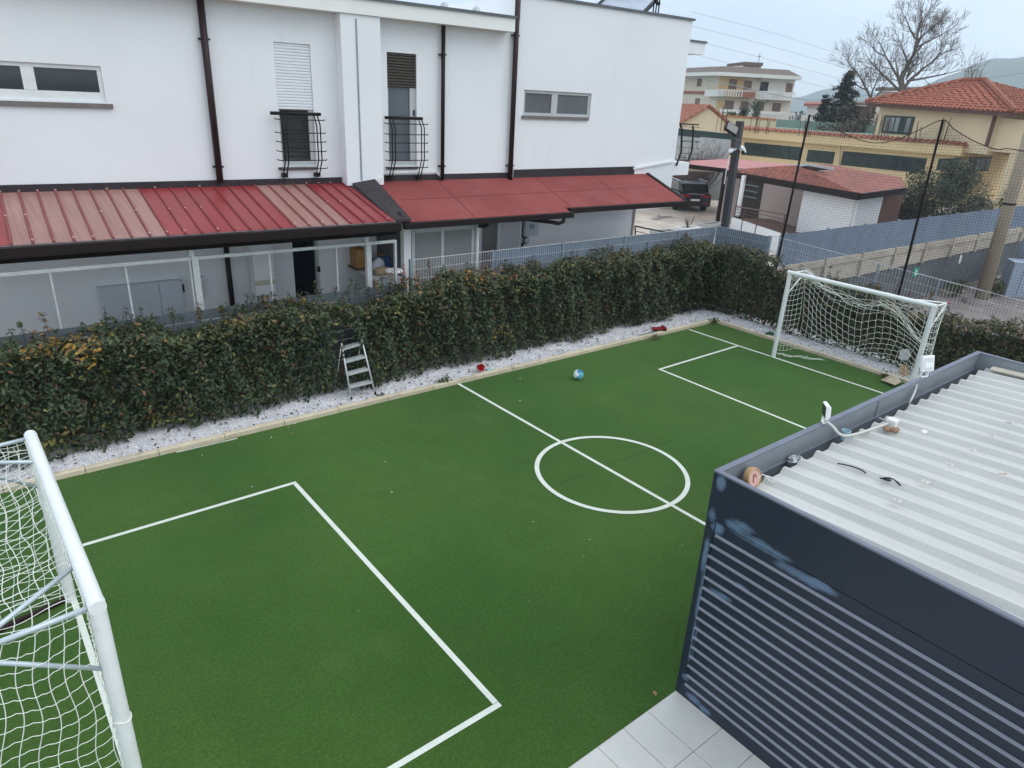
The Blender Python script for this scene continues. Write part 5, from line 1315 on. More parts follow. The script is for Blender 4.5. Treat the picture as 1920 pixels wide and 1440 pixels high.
# balcony and eaves on the right flank
ub0 = UR + .004
a, b = wl(1293, 304, .4), wl(1290, 328, .4)
m = MB(BM); m.box(ub0, a[0], .4, 3.4, b[1], a[1]); bal = m.build('balcony', M['wall'], bd, bevel=.01)
for (pts, v) in ((((1275, 232), (1279, 244), (1277, 285), (1268, 311)), .34), (((1299, 236), (1300, 248), (1297, 284), (1291, 299)), .75)):
    m = MB(BM); m.tube([wpt(px, py, v) for px, py in pts], .030, 6); m.build('standard', M['brown'], bal)
m = MB(BM); m.bar(wpt(1272, 232, .36), wpt(1309, 234, .9), .06, .04); m.build('handrail', M['iron'], bal)
m = MB(BM)
for py in (238, 264, 266, 277, 288, 296): m.bar(wpt(1276, py - 1, .40), wpt(1312, py + 1.5, .95), .014)
for k in range(9): m.bar(wpt(1271 - k * .6, 256 + k * 4.6, .34), wpt(1266 - k * .6, 256.5 + k * 4.6, .20), .022)
m.build('rail_bar', M['iron'], bal)
a, b = wl(1325, 78, .6), wl(1321, 103, .6)
m = MB(BM); m.box(ub0, a[0] - .03, .6, 3.2, b[1], a[1] - .05); m.build('eaves_slab', M['wall'], bd)
m = MB(BM); m.box(ub0, a[0], .56, 3.25, a[1] - .049, a[1]); m.build('coping', M['cap'], bd)
# roof things
zr = ZPR
s_ = thing('solar_water_heater', 'tilted solar water heater on the roof edge of the white house', 'solar heater', BM @ Vector((4.4, 1.6, zr)))
A_, B_, C_, D_ = wpt(1118, 12, .9), wpt(1206, 22, .9), wpt(1233, -6, 1.9), wpt(1150, -16, 1.9)
m = MB(BM); m.prism([A_, B_, C_, D_], (0, .0, -.06)); m.build('collector', M['solar'], s_)
m = MB(BM); m.bar(B_ + Vector((.03, 0, -.02)), C_ + Vector((.03, 0, -.02)), .07, .09); m.bar(A_ + Vector((0, -.02, .02)), A_.lerp(D_, .9) + Vector((0, 0, .02)), .05); m.build('frame', M['black'], s_)
m = MB(BM); e_ = C_ + Vector((-.3, .3, .15)); m.tube([e_ + Vector((-1.6, 0, .25)), e_], .22, 14); m.build('tank', M['galvdark'], s_, smooth=True)
m = MB(BM)
for px, v in ((1226, 1.3), (1231, 1.3), (1236, 1.5)): q = wpt(px, 0, v); m.tube([(q.x, v, zr - .2), (q.x + .03, v, q.z + .1)], .02, 6)
m.tube([wpt(1228, 2, 1.3), wpt(1236, 8, 1.3)], .05, 8); m.build('support', M['iron'], s_)
for (px, py, r, lab) in ((831, 3, 9, 'left of the two small wire arches on the white parapet'), (891, 12, 8, 'right of the two small wire arches on the white parapet')):
    q = wpt(px, py, -.1); rr_ = .085; m = MB(BM); zc = ZPL
    for k in range(3):
        R2 = rr_ * (1 - .25 * k); m.tube([(q.x + R2 * math.cos(a), -.1 + .05 * (k - 1), zc + R2 * 1.25 * math.sin(a)) for a in lin(0, math.pi, 12)], .008, 5)
    for k in range(5): a2 = .5 + k * .5; m.tube([(q.x, -.1, zc), (q.x + rr_ * math.cos(a2), -.1, zc + rr_ * 1.2 * math.sin(a2))], .006, 4)
    tag(m.build('wire_arch', M['galv']), lab, 'wire arch', 'wire arches on the parapet')
# ---- things in the passage behind the fence
CV = -.16; r_ = rect((181, 540), (354, 620), CV); zc = wl(268, 532, CV)[1]
cb = thing('storage_cabinet', 'grey two-door storage cabinet against the wall behind the board fence', 'cabinet', BM @ Vector(((r_[0] + r_[1]) / 2, -.4, 0)))
m = MB(BM); m.box(r_[0], r_[1], CV + .02, -.005, 0, zc); m.build('body', mat('pale_grey_sheet', (.58, .62, .67), .45, .04, 2), cb, bevel=.01)
us = wl(299, 545, CV)[0]; m = MB(BM); m.box(r_[0] + .012, us - .006, CV, CV + .019, .05, zc - .012); m.build('door', mat('pale_grey_door', (.58, .62, .67), .4, .03, 2), cb, bevel=.004)
m = MB(BM); m.box(us + .006, r_[1] - .012, CV, CV + .019, .05, zc - .012); d2 = m.build('door', mat('pale_grey_door', (.58, .62, .67), .4, .03, 2), cb, bevel=.004)
q = wpt(344, 540, CV); m = MB(BM); m.box(q.x - .014, q.x + .014, CV - .02, CV - .001, q.z - .08, q.z + .08); m.build('handle', M['black'], d2)
r_ = rect((473, 474), (518, 551), -.4); r_[3] = 2.55
bo = thing('boiler', 'white wall-hung boiler beside the dark doorway', 'boiler', BM @ Vector(((r_[0] + r_[1]) / 2, -.2, r_[2])))
m = MB(BM); m.box(r_[0], r_[1], -.40, -.02, r_[2], 2.62); m.build('casing', M['white'], bo, bevel=.012)
zb = wl(495, 530, -.41)[1]; m = MB(BM); m.box(r_[0] - .01, r_[1] + .01, -.415, -.401, zb - .05, zb + .05); m.build('panel_strip', mat('cream_plastic', (.55, .53, .40), .5), bo)
m = MB(BM)
for k in (.3, .62): m.tube([(r_[0] + (r_[1] - r_[0]) * k, -.2, 2.62), (r_[0] + (r_[1] - r_[0]) * k, -.2, 2.95)], .055, 10)
m.build('flue', M['wallgrey'], bo, smooth=True)
q = wpt(484, 463, -.35); m = MB(BM); m.prism([(q.x - .42, -.55, 2.80), (q.x + .38, -.55, 2.80), (q.x + .22, -.1, 2.84), (q.x - .25, -.1, 2.84)], (0, 0, .025)); tag(m.build('hanging_tray', M['black']), 'black metal plate around the boiler flues under the lean-to roof', 'metal plate')
m = MB(BM)
for k in (.25, .5, .75): m.tube([(r_[0] + (r_[1] - r_[0]) * k, -.15, r_[2]), (r_[0] + (r_[1] - r_[0]) * k, -.1, r_[2] - .6)], .012, 5)
m.build('pipe', M['brown'], bo)
# table with clutter
tu0, tu1 = wl(693, 515, -1.0)[0], wl(742, 515, -1.0)[0]; tz = wl(715, 516, -1.0)[1]
tb_ = thing('side_table', 'pale table under the lean-to roof piled with bags and boxes', 'table', BM @ Vector((tu0, -1, 0)))
m = MB(BM); m.box(tu0, tu1, -1.3, -.5, tz - .04, tz); m.build('tabletop', M['wallgrey'], tb_, bevel=.006)
m = MB(BM); m.box(tu0 + .02, tu1 - .02, -1.28, -1.25, 0, tz - .041); m.build('front_panel', M['wallgrey'], tb_)
def cl(px, py, v): return wpt(px, py, v)
r_ = rect((669, 468), (690, 502), -.45); m = MB(BM); m.box(r_[0], r_[1], -.45, -.05, r_[2], r_[3]); tag(m.build('wooden_crate', M['wood'], bevel=.01), 'orange brown wooden box on the wall shelf left of the galvanised post', 'wooden box')
m = MB(BM); m.box(r_[0] - .05, r_[1] + .05, -.5, -.003, r_[2] - .03, r_[2] - .002); tag(m.build('wall_shelf', mat('dark_shelf', (.10, .07, .05), .7)), 'dark narrow shelf under the orange wooden box', 'shelf')
c = cl(717, 507, -1.0); m = MB(BM); m.blob((c.x, -1.0, tz + .09), .20, .12, .095, 12, .1); tag(m.build('paper_bag', M['bagb'], smooth=True), 'brown paper bag lying on the cluttered table', 'bag')
c = cl(711, 497, -.8); m = MB(BM); m.blob((c.x, -.75, tz + .15), .16, .11, .16, 12, .2); tag(m.build('plastic_bag', M['cloth'], smooth=True), 'crumpled white plastic bag on the cluttered table', 'bag')
c = cl(723, 495, -.65); m = MB(BM); m.box(c.x - .10, c.x + .10, -.7, -.55, tz + .002, tz + .30); tag(m.build('blue_pack', M['blue'], bevel=.02), 'dark blue pack at the back of the cluttered table', 'pack')
c = cl(724, 479, -.3); m = MB(BM); m.lathe([(.13, 0), (.17, .16), (.175, .16), (.15, .15)], (c.x, -.28, c.z - .1), 14); tag(m.build('wicker_basket', M['wood']), 'small orange basket on the wall above the cluttered table', 'basket')
m = MB(BM); m.box(c.x - .25, c.x + .25, -.5, -.003, c.z - .13, c.z - .101); tag(m.build('wall_shelf', mat('dark_shelf2', (.10, .07, .05), .7)), 'dark narrow shelf under the orange basket', 'shelf')
c = cl(739, 508, -1.5); st_ = thing('stool', 'round white-topped stool beside the veranda post', 'stool', BM @ Vector((c.x, -1.5, 0)))
m = MB(BM); m.lathe([(.02, c.z - .03), (.17, c.z - .03), (.19, c.z), (.17, c.z + .03), (.02, c.z + .03)], (c.x, -1.5, 0), 18); m.build('seat', M['white'], st_, smooth=False)
for k in range(4):
    a2 = k * 1.57 + .6; m = MB(BM); m.tube([(c.x + .1 * math.cos(a2), -1.5 + .1 * math.sin(a2), c.z - .03), (c.x + .15 * math.cos(a2), -1.5 + .15 * math.sin(a2), 0)], .014, 6); m.build('leg', M['galv'], st_)
#@@SECTION
# ================================================================== COURTYARD AND NEIGHBOURS
p = gz(1150, 402); wy = 26.0
ww = thing('courtyard_wall', 'far white wall behind the paved courtyard beside the parked car', 'wall', (30, wy, 0))
m = MB(); m.box(26, 32.3, wy, wy + .3, 0, 3.9); m.build('wall', M['wall'], ww)
a = ay(1262, 392, wy - .2); m = MB(); m.tube([(a.x + .25, wy - .15, 0), (a.x + .25, wy - .15, 1.2), (a.x + .15, wy - .1, 1.5)], .09, 8); m.build('drain_pipe', M['white'], ww)
# puddle stains on the paving
m = MB(); pts = [(1225, 400), (1240, 405), (1255, 405), (1264, 407), (1250, 409), (1237, 409), (1244, 411.5), (1232, 413), (1220, 411), (1234, 408), (1232, 403)]
c0_ = [gz(px, py, -.006) for px, py in pts]; m.poly([(q.x, q.y, -.004) for q in c0_])
struct(m.build('damp_patch', mat('damp_paving', (.20, .17, .14), .35, .1, 2), recalc=False))
# planters
for (px, py, w_, mt, lab, tw) in ((1245, 432, 1.15, 'pot', 'low grey stone planter behind the mesh fence, leftmost of three', False), (1290, 425, 1.1, 'potw', 'white planter with a dry plant behind the mesh fence', True), (1334, 418, 1.25, 'pot', 'grey planter with soil behind the mesh fence beside the lamp pole', False)):
    q = gz(px, py, .55); t = thing('planter', lab, 'planter', (q.x, q.y, 0), 'planters behind the mesh fence')
    R = Matrix.Translation((q.x, q.y, 0)) @ Matrix.Rotation(-.05, 4, 'Z')
    m = MB(R)
    for (x0_, x1_, y0_, y1_) in ((-w_ / 2, w_ / 2, -.28, -.2), (-w_ / 2, w_ / 2, .2, .28), (-w_ / 2, -w_ / 2 + .08, -.2, .2), (w_ / 2 - .08, w_ / 2, -.2, .2)): m.box(x0_, x1_, y0_, y1_, 0, .55)
    m.build('trough', M[mt], t, bevel=.01)
    m = MB(R); m.box(-w_ / 2 + .08, w_ / 2 - .08, -.2, .2, .3, .46); m.build('soil', M['stem'], t)
    if tw:
        m = MB(R)
        for k in range(16): a2 = random.uniform(0, 6.28); m.tube([(0, 0, .45), (.12 * math.cos(a2), .12 * math.sin(a2), .7), (.25 * math.cos(a2), .2 * math.sin(a2), random.uniform(.8, 1.05))], [.012, .01, .004], 4)
        m.build('plant', M['stem'], t)
h0, h1 = gz(1191, 424, .95), gz(1250, 436, .95); hr = thing('stair_rail', 'dark curved handrail behind the mesh fence beside the house corner', 'handrail', (h0.x, h0.y, 0))
m = MB(); m.tube([h0 + Vector((.05, 0, -.9)), h0 + Vector((.05, 0, -.25)), h0 + Vector((.0, 0, -.03)), h0, h1], .03, 6); m.build('handrail', M['brown'], hr)
for k in (1, 2): m = MB(); m.tube([h0 + Vector((.05, 0, -.2 * k)), h1 + Vector((0, 0, -.2 * k))], .015, 5); m.build('rail_bar', M['brown'], hr)
# carport
cpz = 2.6
cp = thing('carport', 'open carport with a faded pink flat roof over the black car', 'carport', gz(1340, 318, cpz))
k = [gz(1293, 312, 2.62), gz(1366, 320, 2.62), gz(1495, 311, 2.75), gz(1372, 300, 2.95), gz(1291, 303.5, 2.95)]
k[3] = k[1] + (gz(1372, 300, 2.9) - gz(1366, 320, 2.62)); 
ra, rb_ = Vector((29.4, 22.9, 2.62)), Vector((30.6, 20.6, 2.62))
rc, rd = gz(1495, 311, 2.66), gz(1370, 299.5, 2.66)
ra, rb_ = gz(1294, 312, 2.62), gz(1362, 320, 2.62); re_ = gz(1293, 303.5, 2.66)
m = MB(); m.prism([ra, rb_, rc, rd, re_], (0, 0, .06)); m.build('roof', M['pinkroof'], cp)
m = MB(); m.bar(ra + Vector((-.03, 0, .0)), rb_ + Vector((-.03, 0, .0)), .08, .2); m.build('fascia', M['brown'], cp)
m = MB(); m.box(34, 40, 28.2, 28.4, 0, 2.4); m.build('back_wall', M['brownwall'], cp)
m = MB(); m.prism([(34.0, 21.2, 0), (40, 22.2, 0), (40, 22.2, 2.6), (34.0, 21.2, 2.6)], (0, .15, 0)); m.build('side_wall', mat('dark_timber', (.06, .05, .045), .8, .2, 2), cp)
for q in (rb_ + Vector((.2, .2, 0)),): m = MB(); m.box(q.x - .07, q.x + .07, q.y - .07, q.y + .07, 0, 2.62); m.build('post', M['brown'], cp)
a, b = ay(1266, 330, 25.5), ay(1390, 330, 25.0)
m = MB(); m.bar((30.5, 24.9, 2.28), (36, 22.4, 2.28), .1, .14); m.build('beam', M['cream'], cp)
# parked car, seen from behind
def car():
    a, b = gz(1272, 392), gz(1331, 402)
    c = gz(1318, 398); t = thing('parked_car', 'black estate car parked under the carport, seen from behind', 'car', (c.x, c.y, 0))
    hd_ = math.atan2(3.6, 5.0)
    cq = gz(1300, 397.5); R = Matrix.Translation((cq.x, cq.y, 0)) @ Matrix.Rotation(.98, 4, 'Z')     # local x: forward, y: left
    W = .92
    body = [(0, .30), (-.02, .62), (.02, .95), (.45, 1.02), (2.9, 1.0), (4.0, .86), (4.35, .6), (4.35, .28)]
    cab_ = [(.12, 1.0), (.42, 1.48), (.9, 1.58), (2.1, 1.56), (3.05, 1.02)]
    m = MB(R); m.prism([(x, -W, z) for x, z in body], (0, 2 * W, 0)); m.build('body', M['car'], t, bevel=.06)
    m = MB(R); m.prism([(x, -W + .12, z) for x, z in cab_], (0, 2 * W - .24, 0)); m.build('cabin', M['car'], t, bevel=.08)
    m = MB(R); m.prism([(.10, -.62, 1.06), (.10, .62, 1.06), (.36, .56, 1.45), (.36, -.56, 1.45)], (-.03, 0, .01)); m.build('rear_window', M['glass'], t)
    for s in (-1, 1):
        m = MB(R); m.prism([(.55, s * (W - .10), 1.06), (2.75, s * (W - .10), 1.06), (2.1, s * (W - .12), 1.5), (.7, s * (W - .12), 1.5)], (0, s * .012, 0)); m.build('side_window', M['glass'], t)
        m = MB(R); m.box(-.06, .10, s * .55 - .3, s * .55 + .3, .80, .93); m.build('tail_light', M['carlight'], t, bevel=.02)
        m = MB(R); m.tube([(.55, s * (W - .14), 1.6), (2.1, s * (W - .14), 1.6)], .022, 6); m.build('roof_rail', M['galv'], t)
        m = MB(R); m.box(-.05, .0, s * .62 - .12, s * .62 + .12, .45, .52); m.build('reflector', M['carlight'], t)
        for x in (.85, 3.55):
            m = MB(R); m.tube([(x, s * (W - .2), .33), (x, s * (W + .01), .33)], .33, 18); wh = m.build('wheel', M['tyre'], t)
            m = MB(R); m.tube([(x, s * (W + .011), .33), (x, s * (W + .02), .33)], .2, 14); m.build('rim', M['galvdark'], wh)
    m = MB(R); m.box(-.055, -.02, -.26, .26, .60, .71); m.build('licence_plate', M['rubberw'], t)
    m = MB(R); m.box(-.05, .0, -.5, .5, .965, .985); m.build('trim', M['galv'], t)
car()
# outbuilding
ob = thing('outbuilding', 'low white and brown outbuilding with red tiled roof beyond the fence', 'outbuilding', gz(1500, 400))
A_, Bq, C_, Dq = gz(1358, 320, 2.7), gz(1492, 344, 2.7), gz(1611, 363.5, 2.7), gz(1698, 352.5, 2.9)
E_ = gz(1493, 309.5, 3.35)
m = MB(); Mz = gz(1566, 321, 3.45); m.prism([A_, C_, Dq, Dq + Vector((3, 1.5, .15)), E_ + Vector((2.5, 0, 0)), E_], (0, 0, -.06)); m.build('roof', M['outroof'], ob, recalc=True)
m = MB(); m.bar(A_ + Vector((0, 0, -.10)), C_ + Vector((0, 0, -.10)), .10, .26); m.bar(C_ + Vector((.02, -.03, -.10)), Dq + Vector((0, 0, -.10)), .10, .22); m.build('fascia', M['brown'], ob)
d = (C_ - A_); d.z = 0; d.normalize(); nI = Vector((-d.y, d.x, 0));
if nI.x < 0: nI = -nI
def on(p, inn, z): return Vector((p.x + nI.x * inn, p.y + nI.y * inn, z))
def wallq(p, q, inn, z0, z1, th=.12): 
    m = MB(); m.prism([on(p, inn, z0), on(q, inn, z0), on(q, inn, z1), on(p, inn, z1)], nI * th); return m
Bx = apl(1491, 400, on(A_, .35, 0), nI); Cx = apl(1627, 380, on(A_, .35, 0), nI)
Cc = C_ - d * .35
Bx = A_ + d * ((Bq - A_).dot(d))
wallq(Bx, Cc, .35, -.6, 2.62).build('wall', M['wall'], ob)
sd = (Dq - C_); sd.z = 0; L = sd.length; sd.normalize()
c_ = on(Cc, .35, 0); m = MB(); m.prism([c_, c_ + sd * 1.4, c_ + sd * 1.4 + Vector((0, 0, 2.62)), c_ + Vector((0, 0, 2.62))], Vector((-sd.y, sd.x, 0)) * .1); m.build('wall', M['wallgrey'], ob)
m = MB(); c2 = c_ + sd * 1.4 + Vector((-sd.y, sd.x, 0)) * .25; m.prism([c2, c2 + sd * (L - 1.0), c2 + sd * (L - 1.0) + Vector((0, 0, 2.7)), c2 + Vector((0, 0, 2.7))], Vector((-sd.y, sd.x, 0)) * .1); m.build('wall', M['brownwall'], ob)
wallq(A_ - d * 2, Bx, 1.7, -.2, 2.75).build('wall', M['pinkwall'], ob)
m = MB(); bb = on(Bx, .36, 0); m.prism([bb, bb + nI * 1.5, bb + nI * 1.5 + Vector((0, 0, 2.7)), bb + Vector((0, 0, 2.7))], d * .1); m.build('wall', M['pinkwall'], ob)
fr1 = apl(1388, 335, on(A_, 1.66, 0), nI); fr2 = apl(1421, 400, on(A_, 1.66, 0), nI)
m = MB(); m.prism([Vector((fr1.x, fr1.y, 0)), Vector((fr2.x, fr2.y, 0)), Vector((fr2.x, fr2.y, 2.5)), Vector((fr1.x, fr1.y, 2.5))], nI * .05); dr2 = m.build('doorway', mat('dark_timber_door', (.03, .024, .022), .7, .3, 3), ob)  # flat near-black sheet fills the opening
m = MB()
for k in range(4):
    z = 1.5 + k * .27; m.bar(on(fr1, -.03, z), on(fr1.lerp(fr2, .85), -.03, z), .03, .03)
m.build('slat', M['galvdark'], dr2)
pA, pB = gz(1372, 408, .75), gz(1470, 441, .75)
pd = (pB - pA).normalized(); pn = Vector((-pd.y, pd.x, 0)); pn = pn if pn.x > 0 else -pn
m = MB(); m.prism([Vector((pA.x, pA.y, -.6)), Vector((pB.x, pB.y, -.6)), Vector((pB.x, pB.y, .75)), Vector((pA.x, pA.y, .75))], pn * .15); pw = m.build('porch_wall', M['white'], ob)
m = MB(); m.prism([pA + pn * .15 + Vector((0, 0, -.08)), pB + pn * .15 + Vector((0, 0, -.08)), pB + pn * 2.0 + Vector((0, 0, -.08)), pA + pn * 2.0 + Vector((0, 0, -.08))], (0, 0, .05)); m.build('porch_floor', M['brownwall'], ob)
q = apl(1377, 405, pA, pn); m = MB(); m.bar(q + pn * .15, Vector((q.x, q.y, 2.66)) + pn * .15, .15, .15); m.build('post', M['white'], ob)
rl = MB(); r1_, r2_ = apl(1377, 386.5, pA, pn), apl(1476, 403, pA, pn); rl.bar(r1_, r2_, .05); ro = rl.build('railing', mat('brown_rail', (.14, .08, .065), .5), ob)
for f in (.25, .5, .75): m = MB(); m.bar(r1_.lerp(Vector((r1_.x, r1_.y, .80)), f), r2_.lerp(Vector((r2_.x, r2_.y, .80)), f), .02); m.build('rail_bar', M['brownwall'], ro)
for f in (.22, .5, .97): a = r1_.lerp(r2_, f); m = MB(); m.bar(a, (a.x, a.y, .2), .04); m.build('post', M['brownwall'], ro)
q = gz(1530, 318, 3.05); sp_ = thing('solar_collector', 'flat dark solar panel on the red tiled outbuilding roof', 'solar panel', q)
pts = [gz(1475, 314, 3.2), gz(1522, 323.5, 3.12), gz(1563, 319, 3.30), gz(1515, 311, 3.38)]
m = MB(); m.prism(pts, (0, 0, .08)); m.build('panel', M['solard'], sp_); m = MB()
for i in range(4): m.bar(pts[i] + Vector((0, 0, .05)), pts[(i + 1) % 4] + Vector((0, 0, .05)), .06, .09)
m.build('frame', M['galv'], sp_)
# shrub by the white wall, olive tree, citrus shrubs
OC = [(5, (.060, .075, .045), .25), (3, (.085, .095, .065), .25), (2, (.035, .048, .028), .3)]
q = ad(1770, 352, 36.0); bush('olive_tree', (q.x, q.y, 1.75), 1.95, 1.75, 2.05, 19000, OC, .15, 'rounded dark olive tree in front of the yellow building', 'tree', aspect=.28)
q = ad(1609, 420, 30.5); bush('shrub', (q.x, q.y, .55), .38, .35, .75, 350, GC, .13, 'small green shrub at the white outbuilding wall behind the fence', 'shrub', group='shrubs behind the boundary fence')
q = ad(1862, 370, 40.0); bush('shrub', (q.x, q.y, .85), 1.35, .9, 1.1, 2600, [(5, (.10, .13, .03), .3), (3, (.06, .09, .025), .3), (1.5, (.22, .20, .05), .3)], .14, 'yellow green citrus shrub behind the fence left of the utility pole', 'shrub', group='shrubs behind the boundary fence')
q = ad(1893, 352, 40.5); bush('shrub', (q.x, q.y, 1.1), .5, .5, 1.55, 700, [(5, (.10, .13, .03), .3), (3, (.06, .09, .025), .3)], .14, 'tall thin citrus shrub hidden partly by the utility pole', 'shrub', group='shrubs behind the boundary fence')
q = ad(1925, 365, 40.0); bush('shrub', (q.x, q.y, .9), .9, .7, 1.2, 900, [(5, (.08, .11, .03), .3), (3, (.06, .09, .025), .3)], .14, 'green shrub right of the utility pole at the edge of the photo', 'shrub', group='shrubs behind the boundary fence')
q = ad(1815, 398, 36.5); bush('shrub', (q.x, q.y, .25), 1.3, .6, .5, 900, GC, .13, 'low green ground shrub along the fence below the olive tree', 'shrub', group='shrubs behind the boundary fence')
q = ad(1830, 345, 38.5); 
def twigs(name, base, n, spread, h, lab, cat, m_=None, r=.02, group=None):
    t = thing(name, lab, cat, base, group); mb = MB(); b = Vector(base)
    for k in range(n):
        a2 = random.uniform(0, 6.28); f = random.random() ** .6 * spread; hh = h * random.uniform(.6, 1)
        e = b + Vector((f * math.cos(a2), f * math.sin(a2), hh)); mid_ = b.lerp(e, .5) + Vector((random.gauss(0, .06) * h, random.gauss(0, .06) * h, 0))
        mb.tube([b + Vector((random.gauss(0, .1) * spread, random.gauss(0, .1) * spread, 0)), mid_, e], [r, r * .75, r * .25], 4)
        for j in range(3):
            s_ = mid_.lerp(e, random.random()); mb.tube([s_, s_ + Vector((random.gauss(0, .15), random.gauss(0, .15), .25)) * h * .5], [r * .5, r * .2], 3)
    mb.build('branches', m_ or M['bark'], t); return t
twigs('dry_shrub', (q.x, q.y, 0), 60, 1.0, 2.3, 'dry pale bare shrub right of the olive tree', 'shrub', mat('pale_twig', (.42, .36, .28), .9, .2, 5), .018)
# yellow building
XW = 52.3; YS = 19.2; ZR = 4.0
yb_ = thing('yellow_building', 'long low yellow building with tiled edge and green windows', 'building', (XW, 30, 0))
cz1 = ax(1600, 258, XW - .45).z
m = MB(); m.box(XW, XW + 16, YS, 75, 0, cz1 - .05); m.build('wall', M['yellow'], yb_)
m = MB(); m.box(XW - .45, XW, YS - .45, 75, cz1 - .62, cz1 - .02); m.box(XW + .001, XW + 12, YS - .45, YS, cz1 - .62, cz1 - .02); m.build('cornice', M['yellow'], yb_)
m = MB(); m.box(XW + .6, XW + 16, YS + .5, 75, cz1 - .03, cz1 + .05); m.build('roof', M['greenroof'], yb_)
m = MB(); m.box(XW + 14, XW + 14.3, 30, 75, cz1 + .051, cz1 + .75); m.build('roof', M['greenroof'], yb_)
# tiled edge: a row of half-round tiles
m = MB()
y = YS - .55
while y < 66:
    for k in range(4):
        a0, a1 = math.pi * k / 4, math.pi * (k + 1) / 4; r = .16
        P0 = lambda x, a: (x, y + .2 - r * math.cos(a), cz1 + (.03 if x < XW else .16) + r * .75 * math.sin(a))
        m.poly([P0(XW - .62, a0), P0(XW - .62, a1), P0(XW + .35, a1), P0(XW + .35, a0)])
    m.poly([(XW - .60, y + .04, cz1), (XW - .60, y + .36, cz1), (XW - .60, y + .2, cz1 + .13)])
    y += .40
m.build('roof_tile', M['terracotta'], yb_, recalc=False)
m = MB(); m.prism([(XW - .6, YS - .62, cz1), (XW + 12.2, YS - .62, cz1), (XW + 11.6, YS + .35, cz1 + .14), (XW - .1, YS + .35, cz1 + .14)], (0, 0, .05)); m.build('roof_tile', M['terracotta'], yb_)
def ywin(px0, px1, zt_, zb_, n, name='window', sidey=False):
    if not sidey:
        a, b = ax(px0, 300, XW).y, ax(px1, 300, XW).y; y0, y1 = min(a, b), max(a, b)
        m = MB(); m.box(XW - .04, XW + .1, y0, y1, zb_, zt_); w = m.build('window', M['greenfr'], yb_)
        m = MB()
        st = (y1 - y0) / n
        for k in range(n): m.box(XW - .06, XW - .045, y0 + st * k + .09, y0 + st * (k + 1) - .09, zb_ + .14, zt_ - .12)
        m.build('pane', mat('green_window_glass', (.022, .034, .034), .12, .5, .7, spec=.4), w)
    else:
        a, b = ay(px0, 300, YS).x, ay(px1, 300, YS).x
        m = MB(); m.box(a, b, YS - .04, YS + .1, zb_, zt_); w = m.build('window', M['greenfr'], yb_)
        m = MB(); st = (b - a) / n
        for k in range(n): m.box(a + st * k + .08, a + st * (k + 1) - .08, YS - .06, YS - .045, zb_ + .14, zt_ - .12)
        m.build('pane', mat('green_window_glass2', (.04, .055, .055), .12, .5, .7, spec=.4), w)
zwt, zwb = ax(1580, 283, XW).z, ax(1580, 309.5, XW).z
ywin(1391, 1498, zwt, zwb, 6); ywin(1512, 1563, zwt - .12, zwb, 2); ywin(1578, 1738, zwt, zwb, 7)
ywin(1817, 1858, ay(1840, 294, YS).z, ay(1840, 321, YS).z, 4, sidey=True); ywin(1763, 1806, ay(1790, 297, YS).z, ay(1790, 318, YS).z, 3, sidey=True)
for (pa, pb) in (((1400, 258), (1470, 265)), ((1574, 272), (1598, 273))): a, b = ax(*pa, XW - .08), ax(*pb, XW - .08); m = MB(); m.bar(a, b, .06); m.build('pipe', M['yellow2'], yb_)
a, b = ax(1575, 272, XW - .1), ax(1571, 318, XW - .1); m = MB(); m.bar(a, b, .1); m.build('downpipe', M['yellow2'], yb_)
# grey lower wing, awning and shrub at the left end
gw = thing('grey_wall', 'plain grey wall beyond the carport, partly veiled by bare twigs', 'wall', (44, 40, 0))
a, b = ad(1262, 290, 50), ad(1366, 290, 47); zt_ = ad(1300, 254, 49).z; m = MB(); dq = Vector((b.x - a.x, b.y - a.y, 0)); m.prism([(a.x, a.y, 0), (b.x, b.y, 0), (b.x, b.y, ad(1366, 262, 47).z), (a.x, a.y, ad(1262, 252, 50).z)], (.3, .3, 0)); m.build('wall', mat('grey_panel_wall', (.44, .455, .44), .85, .04, .5), gw)
m = MB(); a2, b2 = ad(1262, 246, 50.4), ad(1372, 258, 47.4); m.bar(a2, b2, .5, .42); m.build('awning', M['greenfr'], gw)
q = ad(1312, 306, 44); twigs('bare_shrub', (q.x, q.y, .2), 110, 1.9, 3.6, 'tall bare twiggy shrub in front of the grey wall beside the balcony', 'shrub', mat('grey_twig', (.16, .13, .115), .9, .2, 5), .022)
q = ad(1328, 332, 38); twigs('bare_shrub', (q.x, q.y + 6, .3), 60, 1.8, 2.2, 'bare twiggy shrub under the carport roof behind the car', 'shrub', mat('grey_twig2', (.16, .13, .115), .9, .2, 5), .02)
# gable part and orange capped parapet on its roof
gb = thing('gable_house', 'small yellow gable with red tiled roof left of the lamp pole', 'house', ad(1325, 215, 62))
g0, g1_, g2_ = ad(1282, 228, 60), ad(1326, 200.5, 60), ad(1358, 228, 60)
back_ = Vector((ray(1290, 215).x, ray(1290, 215).y, 0)).normalized() * 14 + Vector((-7, 4, 0))
m = MB(); m.prism([(g0.x, g0.y, 2.5), (g2_.x, g2_.y, 2.5), g2_, g1_, g0], back_); m.build('wall', M['yellow2'], gb)
for (e, f) in ((g0, g1_), (g1_, g2_)):
    ov = (e - f).normalized() * .35 if e == g0 else (f - e).normalized() * .35
    lo = (e + ov) if e == g0 else (f + ov); m = MB(); s_ = -back_.normalized() * .35 + Vector((0, 0, .06))
    hi = g1_
    m.prism([lo + s_, hi + s_, hi + back_, lo + back_], (0, 0, .13)); m.build('roof', M['terracotta'], gb)
a, b = ad(1346, 217, 66), ad(1456, 226, 66)
op = thing('roof_parapet', 'low cream parapet with an orange cap behind the green flat roof', 'parapet', a)
